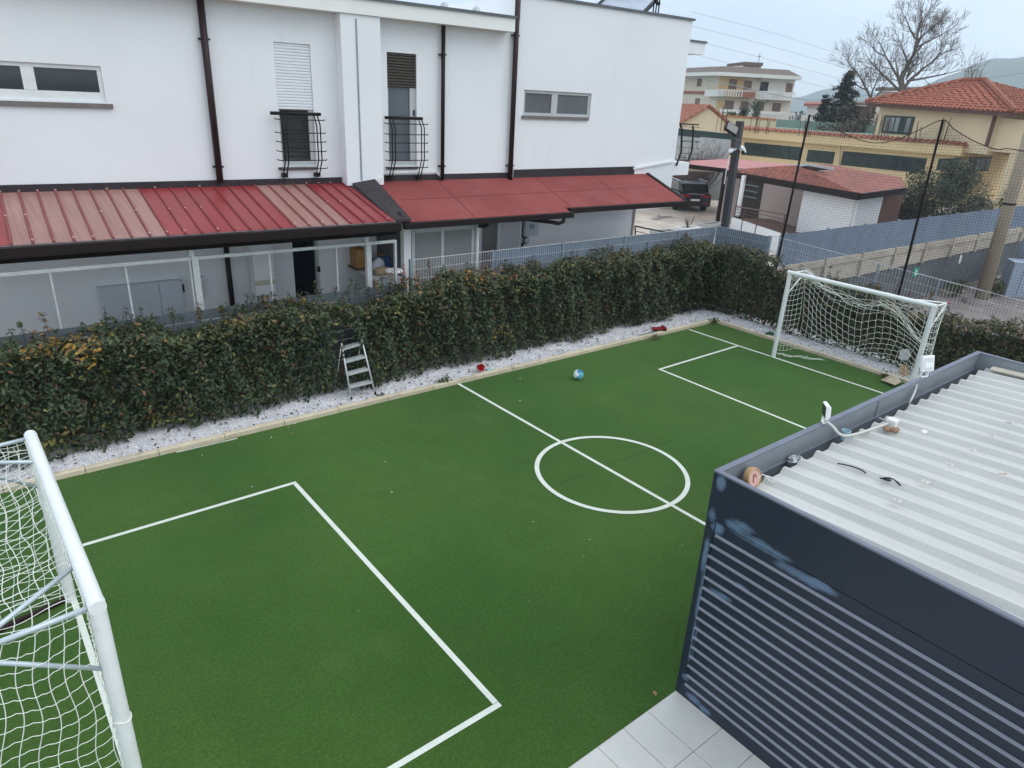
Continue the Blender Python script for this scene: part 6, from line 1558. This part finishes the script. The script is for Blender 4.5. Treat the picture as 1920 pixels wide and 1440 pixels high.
m = MB(); m.prism([(a.x, a.y, 3), (b.x, b.y, 3), b, a], (.5, .5, 0)); m.build('wall', M['yellow2'], op); m = MB(); m.bar(a + Vector((.2, .2, .06)), b + Vector((.2, .2, .06)), .7, .14); m.build('cap', mat('orange_cap', (.46, .18, .08), .8), op)
# rebar bundles
for i, (px, py0, py1, nn) in enumerate(((1352, 199, 228, 5), (1412, 215, 236, 5), (1437, 221, 240, 3), (1513, 220, 247, 8), (1585, 228, 252, 4), (1645, 215, 262, 6), (1655, 225, 258, 5), (1710, 228, 258, 5), (1765, 221, 266, 6), (1825, 222, 266, 6), (1872, 240, 266, 7))):
    dd = 54 if px < 1700 else 56
    if px > 1800: dd = 60
    p0 = ad(px, py1, dd); p1 = ad(px, py0, dd); m = MB()
    for k in range(nn):
        o = Vector((random.uniform(-.4, .4), random.uniform(-.4, .4), 0)); m.tube([(p0.x + o.x, p0.y + o.y, cz1), Vector((p0.x + o.x, p0.y + o.y, p1.z)) + Vector((random.gauss(0, .06), random.gauss(0, .06), random.uniform(-.3, .1)))], .022, 4)
    tag(m.build('rebar_bundle', M['rust']), ['rusty rebar bundle beside the yellow gable', 'rusty rebar bundle just right of the lamp pole top', 'short rebar bundle on the roof right of the lamp pole', 'dense rebar bundle at the left net pole', 'rebar bundle on the green roof below the conifer', 'rebar bundle at the left corner of the tiled upper storey', 'rebar bundle left of the upper storey window', 'rebar bundle right of the upper storey window', 'rebar bundle behind the right net pole top', 'rebar bundle against the yellow wall right of the net pole', 'pale rebar bundle beside the brown downpipe of the upper storey'][i], 'rebar', 'rebar bundles on the flat roof')
# tiled upper storey
uL, uR = ad(1652, 194, 61), ad(1874, 209, 54.5); zu = (uL.z + uR.z) / 2
us_ = thing('upper_storey', 'yellow upper storey with red hipped tile roof at the right', 'house', (uL.x, uL.y, cz1))
fd = Vector((uR.x - uL.x, uR.y - uL.y, 0)); FL = fd.length; fd.normalize(); fn = Vector((-fd.y, fd.x, 0)); fn = fn if fn.x > 0 else -fn
tilt = (uR.z - uL.z) / FL
def up(s_, d_, z=None, dz=0.): p = uL + fd * s_ + fn * d_; return Vector((p.x, p.y, (uL.z + tilt * s_ if z is None else z) + dz))
def us(px, py, off=0.): q = apl(px, py, uL + fn * off, fn); return (q - uL).dot(fd), q.z
DP = 9.5
m = MB(); m.prism([up(0, 0, cz1 - .4), up(FL, 0, cz1 - .4), up(FL, 0), up(0, 0)], fn * DP); m.build('wall', M['yellow2'], us_)
m = MB(); m.prism([up(FL + .001, .25, cz1 - .2), up(FL + 9, .25, cz1 - .2), up(FL + 9, .25, None, -.5), up(FL + .001, .25, None, -.35)], fn * 6); m.build('wall', M['yellow2'], us_)
s1_ = us(1884, 320, .3)[0]; m = MB(); m.prism([up(s1_, .30, -.4), up(s1_ + 9, .30, -.4), up(s1_ + 9, .30, cz1 + .4), up(s1_, .30, cz1 + .4)], fn * 5); m.build('wall', M['yellow2'], us_)
sa, za_2 = us(1872, 213, -.1); sb, zb_2 = us(1858, 266, -.1); m = MB(); m.bar(up(FL - .12, -.1, None, -.1), up(FL - .12, -.1, cz1 + .1), .17); m.build('downpipe', M['brownwall'], us_)
sa, za_2 = us(1659, 216, -.03); sb, zb_2 = us(1707, 253, -.03)
m = MB(); m.prism([up(sa, -.06, zb_2), up(sb, -.06, zb_2), up(sb, -.06, za_2), up(sa, -.06, za_2)], fn * .12); w = m.build('window', M['greenfr'], us_)
m = MB(); st = (sb - sa - .3) / 5
for k in (0, 1, 2, 4): m.prism([up(sa + .15 + st * k + .06, -.09, zb_2 + .15), up(sa + .15 + st * (k + 1) - .06, -.09, zb_2 + .15), up(sa + .15 + st * (k + 1) - .06, -.09, za_2 - .12), up(sa + .15 + st * k + .06, -.09, za_2 - .12)], fn * .02)
m.build('pane', mat('pale_curtain_glass', (.20, .24, .24), .2, .3, .6, spec=.5), w)
OV = .75
f4 = [up(-OV, -OV), up(FL + OV + .9, -OV), up(FL + OV + .9, DP + OV), up(-OV, DP + OV)]
pk0 = apl(1806, 152.5, uL + fn * DP * .5, fn); pk1 = apl(1847, 152.0, uL + fn * DP * .5, fn)
k0, k1 = Vector(pk0), Vector(pk1)
m = MB(); m.poly([f4[0], f4[1], k1, k0]); m.poly([f4[1], f4[2], k1]); m.poly([f4[2], f4[3], k0, k1]); m.poly([f4[3], f4[0], k0]); m.poly(f4[::-1])
M['terra2'] = rooftile('terracotta_tile_upper', (.32, .105, .062), .34, -math.atan2(fd.y, fd.x))
rf = m.build('roof', M['terra2'], us_, recalc=True)
# rows of half-round tiles on the two visible slopes
m = MB()
def slope(a, b, c, d, step=.34):
    """half-round tile rows running from the eave a-b up to the ridge d-c"""
    n = int((b - a).length / step); e = (b - a).normalized(); upv = ((c + d) / 2 - (a + b) / 2); nn = e.cross(upv).normalized(); nn = nn if nn.z > 0 else -nn
    hgt = (d - a) - e * (d - a).dot(e); H_ = hgt.length; hv = hgt.normalized(); sd0, sd1 = (d - a).dot(e), (c - a).dot(e); Lb = (b - a).length
    for i in range(n + 1):
        s_ = (i + .5) * Lb / (n + 1); f = 1.0
        if s_ < sd0: f = s_ / sd0
        elif s_ > sd1: f = (Lb - s_) / max(1e-3, Lb - sd1)
        p = a + e * s_; q = p + hv * H_ * f; r = step * .36; k = max(1, int(H_ * f / .45))
        for j in range(k):
            pj, qj = p.lerp(q, j / k), p.lerp(q, (j + 1) / k + .015)
            A_ = []
            for t_ in range(5):
                an = math.pi * t_ / 4; A_.append((-math.cos(an) * r, math.sin(an) * r * .8))
            for t_ in range(4):
                (x0_, y0_), (x1_, y1_) = A_[t_], A_[t_ + 1]
                m.poly([pj + e * x0_ * 1.08 + nn * (y0_ + .035), pj + e * x1_ * 1.08 + nn * (y1_ + .035), qj + e * x1_ * .9 + nn * (y1_ * .8 + .005), qj + e * x0_ * .9 + nn * (y0_ * .8 + .005)])
slope(f4[0] + (f4[0] - k0).normalized() * .1, f4[1] + (f4[1] - k1).normalized() * .1, k1, k0); slope(f4[1] + (f4[1] - k1).normalized() * .1, f4[2], k1, k1)
for (a, b) in ((f4[0], k0), (f4[1], k1), (k0, k1)): m.tube([Vector(a) + Vector((0, 0, .10)), Vector(b) + Vector((0, 0, .10))], .17, 6)
m.build('roof_tile', M['terra2'], rf, recalc=False)
m = MB(); m.prism([up(-OV + .1, -OV + .06, None, -.24), up(FL + OV + .8, -OV + .06, None, -.24), up(FL + OV + .8, -OV + .06, None, -.02), up(-OV + .1, -OV + .06, None, -.02)], fn * .25); m.build('eaves', M['brownwall'], us_)
#@@SECTION
# ================================================================== FAR BACKGROUND
# apartment block
ap = thing('apartment_block', 'cream three-storey apartment block with brown roof and white balconies', 'building', ad(1400, 200, 88))
pc, pr, pl = ad(1346, 200, 86), ad(1482, 200, 89), ad(1262, 200, 94)
for q in (pc, pr, pl): q.z = 0
ZE = ad(1346, 142.5, 86).z
def onf(px, py, p, q, off=0.):
    d = (q - p).normalized(); n_ = Vector((-d.y, d.x, 0)); n_ = n_ if n_.dot(p) < 0 else -n_
    return apl(px, py, p + n_ * off, n_)
fN = (pr - pc).normalized(); fN = Vector((-fN.y, fN.x, 0)); fN = fN if fN.dot(pc) > 0 else -fN     # into the block
lN = (pc - pl).normalized(); lN = Vector((-lN.y, lN.x, 0)); lN = lN if lN.dot(pc) > 0 else -lN
m = MB(); m.prism([pl, pc, pr, pr + fN * 14, pl + fN * 14], (0, 0, ZE)); m.build('wall', M['cream'], ap)
def fquad(px0, py0, px1, py1, off, th, p=pc, q=pr):
    """a panel whose front stands 'off' metres before the facade and is 'th' deep"""
    a, b = onf(px0, py0, p, q, off), onf(px1, py1, p, q, off); n_ = fN if q is pr else lN
    m_ = MB(); m_.prism([Vector((a.x, a.y, b.z)), Vector((b.x, b.y, b.z)), Vector((b.x, b.y, a.z)), a], n_ * th); return m_
fquad(1349, 142, 1392, 184, .03, .02).build('wall_panel', M['orange'], ap)
fquad(1430, 146, 1482, 190, .03, .02).build('wall_panel', M['creamw'], ap)
fquad(1344, 186, 1356, 226, .03, .02).build('wall_panel', M['orange'], ap)
# roof: projecting slab and low mansard
ex = 1.3
ec, er, el = onf(1345, 136, pc, pr, ex), onf(1503, 147, pc, pr, ex), onf(1255, 140, pl, pc, ex)
zs = ZE
m = MB(); base_ = [Vector((el.x, el.y, zs)), Vector((ec.x, ec.y, zs)), Vector((er.x, er.y, zs)), Vector((er.x, er.y, zs)) + fN * 15, Vector((el.x, el.y, zs)) + fN * 15]
m.prism(base_, (0, 0, .36)); m.build('eaves_slab', M['creamw'], ap)
t_ = [onf(1262, 124.5, pl, pc, -1.2), onf(1357, 124, pc, pr, -1.2), onf(1478, 133, pc, pr, -1.6)]
zt_ = t_[1].z
lo = [q + Vector((0, 0, .37)) for q in base_]; lo[1] = lo[1] + fN * .4; lo[0] = lo[0] + fN * .3; lo[2] = lo[2] + fN * .3
hi = [Vector((t_[0].x, t_[0].y, zt_)), Vector((t_[1].x, t_[1].y, zt_)), Vector((t_[2].x, t_[2].y, zt_)), Vector((t_[2].x, t_[2].y, zt_)) + fN * 9, Vector((t_[0].x, t_[0].y, zt_)) + fN * 9]
m = MB()
for i in range(5): j = (i + 1) % 5; m.poly([lo[i], lo[j], hi[j], hi[i]])
m.poly(hi); m.build('roof', M['roofgrey'], ap, recalc=True)
a, b = onf(1394, 116, pc, pr, -3), onf(1427, 128, pc, pr, -3)
m = MB(); m.prism([Vector((a.x, a.y, zt_ - .8)), Vector((b.x, b.y, zt_ - .8)), Vector((b.x, b.y, a.z - .35)), Vector((a.x, a.y, a.z - .35))], fN * 5); m.build('stair_tower', M['cream'], ap)
m = MB(); m.prism([Vector((a.x, a.y, a.z - .34)) - fN * .4, Vector((b.x, b.y, a.z - .34)) - fN * .4, Vector((b.x, b.y, a.z)) - fN * .4, Vector((a.x, a.y, a.z)) - fN * .4], fN * 5.8); m.build('stair_tower_roof', M['roofgrey'], ap)
a = onf(1425, 100, pc, pr, -3); m = MB(); m.tube([(a.x, a.y, zt_), a], .05, 4); m.bar(a + Vector((-.4, 0, -.3)), a + Vector((.4, 0, -.3)), .05); m.build('aerial', M['galvdark'], ap)
# windows
for (x0_, y0_, x1_, y1_, mt) in ((1368, 148, 1380, 168, 'winshut'), (1396, 151, 1408, 168, 'winshut'), (1427, 153, 1439, 172, 'glass'), (1475, 156, 1484, 175, 'winshut'),
        (1360, 188, 1374, 207, 'winshut'), (1390, 190, 1401, 207, 'winshut'), (1419, 191, 1431, 210, 'winshut'), (1450, 193, 1462, 212, 'winshut')):
    w = fquad(x0_, y0_, x1_, y1_, .05, .1).build('window', M[mt], ap)
    fquad(x0_ - 1, y0_ - 1.2, x1_ + 1, y0_ - .1, .08, .1).build('lintel', M['creamw'], w)
for (x0_, y0_, x1_, y1_) in ((1308, 146, 1314, 162), (1304, 184, 1310, 200)): fquad(x0_, y0_, x1_, y1_, .05, .1, pl, pc).build('window', M['winshut'], ap)
# balconies
def balcony(x0_, x1_, yt, yb_2, mt='creamw', off=1.1):
    s_ = fquad(x0_, yb_2 - 2.2, x1_, yb_2, off, off).build('balcony', M['creamw'], ap)
    fquad(x0_, yt, x1_, yt + 1.2, off, .1).build('handrail', M['creamw'], s_)
    m_ = MB(); a_, b_ = onf(x0_, yt + 1, pc, pr, off), onf(x1_, yt + 1, pc, pr, off); z0_ = onf(x0_, yb_2 - 2, pc, pr, off).z; kk = int((b_ - a_).length / .28)
    for k in range(kk + 1): q = a_.lerp(b_, k / kk); m_.bar((q.x, q.y, z0_), q, .09)
    m_.build('baluster', M['creamw'], s_, recalc=False)
balcony(1346, 1392, 168, 182); balcony(1422, 1491, 172.5, 188); balcony(1348, 1490, 210, 225)
fquad(1391, 172, 1415, 183, 1.1, 1.1).build('balcony_wall', M['redband'], ap); fquad(1278, 170.5, 1322, 176, .15, .15, pl, pc).build('band', M['redband'], ap)
m = fquad(1322, 168, 1345, 181, .8, .8, pl, pc); m.build('balcony', M['creamw'], ap)
for (x, y) in ((1423, 148), (1442, 190)): fquad(x - 3, y - 3, x + 3, y + 3, .35, .3).build('air_conditioner', M['pot'], ap)
# potted plants and a small conifer on the terrace
q = ad(1413, 209, 70); bush('potted_conifer', (q.x, q.y, q.z), .85, .7, 1.1, 700, [(5, (.05, .075, .045), .3), (3, (.07, .10, .07), .3)], .22, 'small blue green conifer on the cream roof terrace', 'tree', aspect=.3)
q = ad(1391, 213, 68); bush('cypress_shrub', (q.x, q.y, q.z), .3, .3, .65, 300, [(5, (.012, .022, .012), .3)], .15, 'tiny dark cypress on the parapet right of the lamp pole', 'shrub', stems=False)
q = ad(1371, 215, 68); bush('terrace_plants', (q.x, q.y, q.z), 1.1, .3, .28, 350, [(5, (.04, .09, .025), .3)], .14, 'row of small green plants along the roof parapet', 'plants', stems=False)
# other far houses
def fblock(name, lab, px0, px1, py_top, py_bot, d, mt, depth=8, roof=None, cat='house'):
    a, b = ad(px0, py_top, d), ad(px1, py_top, d); t = thing(name, lab, cat, (a.x, a.y, 0)); zb = max(-.6, ad(px0, py_bot, d).z)
    z = min(a.z, b.z); n_ = Vector((a.x + b.x, a.y + b.y, 0)).normalized() * depth
    m = MB(); m.prism([Vector((a.x, a.y, zb)), Vector((b.x, b.y, zb)), Vector((b.x, b.y, z)), Vector((a.x, a.y, z))], n_); m.build('wall', mt, t)
    if roof:
        o = -n_.normalized() * .5; s_ = (b - a).normalized() * .5; m = MB(); m.prism([a - s_ + o, b + s_ + o, b + s_ + n_ + Vector((0, 0, .4)), a - s_ + n_ + Vector((0, 0, .4))], (0, 0, .3)); m.build('roof', roof, t)
    return t
fblock('far_house', 'pale house with a flat dark red roof left of the conifer', 1514, 1552, 199, 240, 110, M['creamw'], 10, M['redband'])
fb_ = fblock('far_house', 'long brown house with a dark flat roof behind the bare tree', 1596, 1660, 198, 245, 105, M['brownwall'], 10, M['roofgrey'])
fblock('cream_chimney_block', 'tall plain cream house block behind the red hipped roof', 1650, 1735, 171, 240, 90, M['cream'], 8, M['roofgrey'])
for (x0_, x1_, y0_, y1_, lab) in ((1503, 1527, 215, 227, 'white balcony boxes on the far house left of the conifer'), (1597, 1642, 222, 236, 'long white balcony front on the brown far house')):
    a, b = ad(x0_, y0_, 96), ad(x1_, y0_, 96); zb = ad(x0_, y1_, 96).z; m = MB(); n_ = Vector((a.x, a.y, 0)).normalized() * 1.2; m.prism([Vector((a.x, a.y, zb)), Vector((b.x, b.y, zb)), b, a], n_); tag(m.build('balcony_front', M['creamw']), lab, 'balcony')
a, b = ad(1484, 226, 80), ad(1645, 244, 80); t = thing('picket_fence', 'dark reddish picket fence beyond the green flat roof', 'fence', (a.x, a.y, 2.5))
m = MB(); L = (b - a).length; kk = int(L / .3)
for k in range(kk + 1): q = a.lerp(b, k / kk); m.bar((q.x, q.y, 2.0), q, .14)
m.bar(a + Vector((0, 0, -.4)), b + Vector((0, 0, -.4)), .1); m.build('picket', mat('dark_red_picket', (.10, .05, .045), .8), t, recalc=False)
# bare tree
def bare_tree(name, base, top, lab, limbs, r0, depth=5, tw=.55):
    t = thing(name, lab, 'tree', base); mb = MB(); b = Vector(base)
    def grow(p, d, L, r, lev):
        if lev == 0: return
        k = 4; pts = [p]; rs = [r]; q = Vector(p); dd = Vector(d)
        for i in range(k):
            dd = (dd + Vector((random.gauss(0, .14), random.gauss(0, .14), .07))).normalized(); q = q + dd * L / k; pts.append(q.copy()); rs.append(max(.010, r * (1 - .40 * (i + 1) / k)))
        mb.tube(pts, rs, 5 if r > .05 else 3, False)
        nb = random.choice((2, 3, 3, 4))
        for i in range(nb):
            s_ = random.uniform(.35, .95) if i else 1.0; idx = max(1, min(k, int(s_ * k + .5))); e = pts[idx]
            a_ = random.uniform(.18, .38) if i == 0 else random.uniform(.45, .95); o = Matrix.Rotation(random.uniform(0, 6.28), 3, dd) @ dd.orthogonal().normalized()
            grow(e, (dd * math.cos(a_) + o * math.sin(a_)).normalized(), max(.35, L * random.uniform(.62, .86)), max(.010, rs[idx] * random.uniform(.6, .8)), lev - 1)
    for (p, q, r, lev) in limbs:
        p, q = Vector(p), Vector(q); sag = Vector((random.gauss(0, .15), random.gauss(0, .15), 0)); mb.tube([p, p.lerp(q, .35) + sag, p.lerp(q, .7) + sag * .6, q], [r, r * .85, r * .7, r * .5], 7)
        d = (q - p).normalized()
        if lev > 1:
            grow(q, d, min(2.2, (q - p).length * tw), r * .45, lev - 1)
            nL = int(3 + (q - p).length * .9)
            for i in range(nL):
                o = Matrix.Rotation(random.uniform(0, 6.28), 3, d) @ d.orthogonal().normalized(); a_ = random.uniform(.5, 1.0); f_ = random.uniform(.25, .98)
                grow(p.lerp(q, f_), (d * math.cos(a_) + o * math.sin(a_)).normalized(), random.uniform(.9, 1.9) * (1.15 - .4 * f_) * tw * 1.6, r * random.uniform(.25, .4), lev - 1)
    mb.build('trunk', M['bark'], t, recalc=False); return t
DT = 72
def T(px, py, dd=0): return ad(px, py, DT + dd)
tb0 = T(1688, 200); tb0.z = 0
bare_tree('bare_tree', tb0, None, 'large leafless tree towering behind the red hipped roof', [
    ((tb0.x, tb0.y, 0), T(1692, 168), .40, 1), (T(1691, 172), T(1714, 100), .24, 4), (T(1714, 100), T(1722, 55), .13, 5), (T(1718, 78), T(1752, 50), .08, 5), (T(1716, 90), T(1770, 62), .07, 5), (T(1718, 75), T(1700, 38), .07, 5), (T(1721, 62), T(1738, 28), .07, 5), (T(1714, 100), T(1735, 78), .08, 5),
    (T(1695, 165), T(1745, 118), .14, 5), (T(1690, 168), T(1660, 105), .12, 5), (T(1688, 172), T(1640, 125), .11, 5), (T(1700, 152), T(1775, 138), .09, 5), (T(1704, 138), T(1692, 90), .09, 5), (T(1745, 118), T(1775, 95), .06, 5), (T(1660, 105), T(1635, 88), .06, 5), (T(1690, 165), T(1680, 120), .09, 5)], .4, tw=.45)
tb1 = T(1640, 205, 6); tb1.z = 0
bare_tree('bare_tree', tb1, None, 'smaller leafless tree left of the large bare tree beside the conifer', [((tb1.x, tb1.y, 0), T(1634, 186, 6), .20, 1), (T(1634, 188, 6), T(1610, 140, 6), .11, 5), (T(1610, 140, 6), T(1588, 112, 6), .07, 5), (T(1632, 186, 6), T(1645, 150, 6), .09, 5), (T(1634, 190, 6), T(1660, 160, 6), .08, 5), (T(1624, 168, 6), T(1600, 155, 6), .07, 5)], .2, tw=.42)
q = ad(1826, 152, 95); bare_tree('bare_tree', (q.x, q.y, 0), None, 'thin bare tree top just above the red hipped roof', [((q.x, q.y, 0), (q.x, q.y, q.z - 1), .2, 1)] + [((q.x, q.y, q.z - 2), ad(1826 + dx_, 126 + abs(dx_) * .5, 95), .05, 3) for dx_ in (-16, -10, -4, 2, 8, 15)], .2, tw=.35)
# conifer
def conifer(base, h, r, lab, n=5200):
    t = thing('conifer', lab, 'tree', base); b = Vector(base); P, Nn = [], []; mb = MB(); mb.tube([b, b + Vector((0, 0, h))], [.25, .03], 6)
    z = h * .18
    while z < h * .99:
        f = 1 - (z / h); rr_ = r * (f ** .8) * random.uniform(.7, 1.1) + .12
        for k in range(random.choice((5, 6, 7))):
            an = random.uniform(0, 6.28); L = rr_ * random.uniform(.55, 1.15); e = b + Vector((L * math.cos(an), L * math.sin(an), z - L * .18)); s_ = b + Vector((0, 0, z)); mb.tube([s_, e], [.035, .01], 3, False)
            for j in range(int(10 + 26 * L)):
                q = s_.lerp(e, random.random() ** .6) + Vector((random.gauss(0, .12), random.gauss(0, .12), random.gauss(-.06, .10))); P.append(tuple(q)); Nn.append((random.gauss(0, .6), random.gauss(0, .6), 1))
        z += h * .022
    n = len(P); leaves('foliage', np.array(P), np.array(Nn), rng.uniform(.22, .42, n), palette(n, [(6, (.022, .034, .022), .3), (3, (.04, .055, .035), .3), (1, (.055, .05, .03), .3)]), M['needle'], t, aspect=.32)
    mb.build('trunk', M['bark'], t, recalc=False); return t
q = ad(1577, 215, 78); qt = ad(1580, 129, 78); conifer((q.x, q.y, -.3), qt.z + .3, 4.3, 'tall dark conifer standing left of the bare trees')
q = ad(1545, 205, 84); qt = ad(1541, 176, 84); conifer((q.x, q.y, -.3), qt.z + .3, 2.0, 'short dark conifer at the left foot of the tall one')
q = ad(1598, 225, 74); bush('thicket', (q.x, q.y, 3.6), 3.6, 2.5, 2.6, 2600, [(4, (.075, .058, .042), .3), (3, (.05, .055, .03), .3), (2, (.11, .085, .06), .3)], .30, 'brownish thicket below the conifer and bare trees', 'thicket', aspect=.35)
# far bushes along the horizon
P = []; Cc = []
for k in range(150):
    px = random.uniform(1262, 2000); d = random.uniform(140, 420); q = ad(px, 200, d); h = random.uniform(2.5, 6.5); w_ = random.uniform(2, 6)
    for j in range(46): v = Vector((random.gauss(0, .5), random.gauss(0, .5), max(-.6, min(.6, random.gauss(0, .35))))); P.append((q.x + v.x * w_, q.y + v.y * w_, -.6 + h * .5 + v.z * h)); 
P = np.array(P); o = leaves('far_bushes', P, rng.normal(size=P.shape) + np.array([0, 0, .6]), rng.uniform(.8, 1.9, len(P)), palette(len(P), [(4, (.055, .055, .035), .3), (3, (.085, .068, .05), .3), (2, (.04, .05, .03), .3)]), M['needle'], None, aspect=.7)
tag(o, 'distant brownish green belt of trees and bushes near the horizon', 'far trees', kind='stuff')
# hills
def hill(name, ridge, d, back):
    n = len(ridge); xs_ = [r[0] for r in ridge]; K = 70; m = MB(); rows = 9
    pts = []
    for i in range(K + 1):
        px = xs_[0] + (xs_[-1] - xs_[0]) * i / K; py = np.interp(px, xs_, [r[1] for r in ridge]) + 1.5 * math.sin(px * .05) + .8 * math.sin(px * .13); q = ad(px, py, d)
        dirv = Vector((q.x, q.y, 0)).normalized(); col = []
        for j in range(rows + 1):
            f = j / rows; h = max(0, q.z + .6) * math.sin(math.pi / 2 * f) ** 1.3; col.append(dirv * (d - back * (1 - f)) + Vector((0, 0, -.62 + h * (1 + .05 * math.sin(i * .9 + j * 1.7) * math.sin(math.pi * f)))))
        col.append(dirv * (d + back) + Vector((0, 0, -.62))); pts.append(col)
    for i in range(K):
        for j in range(rows + 1): m.poly([pts[i][j], pts[i + 1][j], pts[i + 1][j + 1], pts[i][j + 1]])
    return struct(m.build(name, M['hill'], recalc=False, smooth=False))
hill('hill', [(1560, 218), (1640, 200), (1700, 178), (1760, 150), (1800, 132), (1850, 116), (1900, 107), (1990, 104), (2100, 118), (2300, 190), (2500, 262)], 1500, 420)
hill('hill', [(1380, 206), (1440, 200), (1500, 182), (1545, 166), (1580, 160), (1620, 168), (1680, 182), (1760, 198), (1850, 226)], 1750, 300)
# overhead cable
for (pts, lab) in (([ad(1200, 130, 60), ad(1330, 150, 70), ad(1500, 186, 80), ad(1570, 182, 84), ad(1650, 178, 90)], 'thin overhead cable passing right of the apartment block'), ([ad(1848, 147, 120), ad(1885, 142, 120), ad(1925, 136, 120), ad(1980, 128, 120)], 'thin overhead cable against the blue hill at the right edge')):
    o = pathtube('overhead_cable', pts, .03, M['galvdark'], lab, 'cable', 4)
for k in range(4):
    pathtube('overhead_cable', [ad(1296, 22 + k * 26, 150), ad(1450, 62 + k * 26, 160), ad(1600, 110 + k * 22, 175), ad(1760, 165 + k * 14, 200)], .035, M['galv'], ['topmost', 'second', 'third', 'lowest'][k] + ' of four faint power lines crossing the sky above the apartment block', 'cable', 4)['group'] = 'power lines in the sky'
# ================================================================== AIR, SKY, LIGHT
m = MB(); m.box(-60, 2100, -900, 2100, -1.7, 260); hz = m.build('haze', bpy.data.materials.new('haze_air')); hz['kind'] = 'stuff'
hm = hz.data.materials[0]; hm.use_nodes = True; t = hm.node_tree; t.nodes.clear()
ou = t.nodes.new('ShaderNodeOutputMaterial'); pv = t.nodes.new('ShaderNodeVolumePrincipled'); pv.inputs['Color'].default_value = (.80, .91, 1, 1); pv.inputs['Density'].default_value = .0006; pv.inputs['Anisotropy'].default_value = .4
t.links.new(pv.outputs[0], ou.inputs['Volume'])
tag(hz, 'thin pale air over the whole place', 'haze')
SUN_EL, SUN_AZ = 50., 140.    # degrees; azimuth clockwise from +Y
sd_ = Vector((math.sin(math.radians(SUN_AZ)) * math.cos(math.radians(SUN_EL)), math.cos(math.radians(SUN_AZ)) * math.cos(math.radians(SUN_EL)), math.sin(math.radians(SUN_EL))))
sl = bpy.data.lights.new('sun', 'SUN'); sl.energy = 1.3; sl.angle = math.radians(45); sl.color = (1, .94, .86)
so = bpy.data.objects.new('sun', sl); COL.objects.link(so); so.rotation_euler = (-sd_).to_track_quat('-Z', 'Y').to_euler()
w = bpy.data.worlds.new('World'); SC.world = w; w.use_nodes = True; t = w.node_tree; t.nodes.clear(); N = NB(t)
ou = N.n('ShaderNodeOutputWorld'); sky = N.n('ShaderNodeTexSky', sky_type='NISHITA'); sky.sun_disc = False; sky.sun_elevation = math.radians(SUN_EL); sky.sun_rotation = math.radians(SUN_AZ); sky.air_density = 1.0; sky.dust_density = 1.5
b1 = N.n('ShaderNodeBackground'); b1.inputs['Strength'].default_value = .13; N.l(sky.outputs[0], b1.inputs['Color'])
b2 = N.n('ShaderNodeBackground'); b2.inputs['Strength'].default_value = 1.4
tc = N.n('ShaderNodeTexCoord'); mp = N.n('ShaderNodeMapping'); mp.inputs['Scale'].default_value = (1.6, 1.6, 6.5); mp.inputs['Location'].default_value = (.4, .1, .35); N.l(tc.outputs['Generated'], mp.inputs[0])
c1 = N.noise(mp.outputs[0], 1.5, 6, .58)
mp2 = N.n('ShaderNodeMapping'); mp2.inputs['Scale'].default_value = (1, 1, 4); N.l(tc.outputs['Generated'], mp2.inputs[0]); c2 = N.noise(mp2.outputs[0], 2.2, 5, .55)
N.l(N.mix(N.mr(c2, .35, .65, 0, 1), (.68, .81, 1.0), (.95, 1.02, 1.05)), b2.inputs['Color'])
mx = N.n('ShaderNodeMixShader'); N.l(N.mr(c1, .30, .50, .72, 1.0), mx.inputs[0]); N.l(b1.outputs[0], mx.inputs[1]); N.l(b2.outputs[0], mx.inputs[2]); N.l(mx.outputs[0], ou.inputs[0])
SC.view_settings.view_transform = 'Standard'; SC.view_settings.look = 'None'; SC.view_settings.exposure = -.04; SC.view_settings.gamma = 1
SC.cycles.max_bounces = 6; SC.cycles.volume_bounces = 2; SC.cycles.use_denoising = True
SC.cycles.volume_step_rate = 4
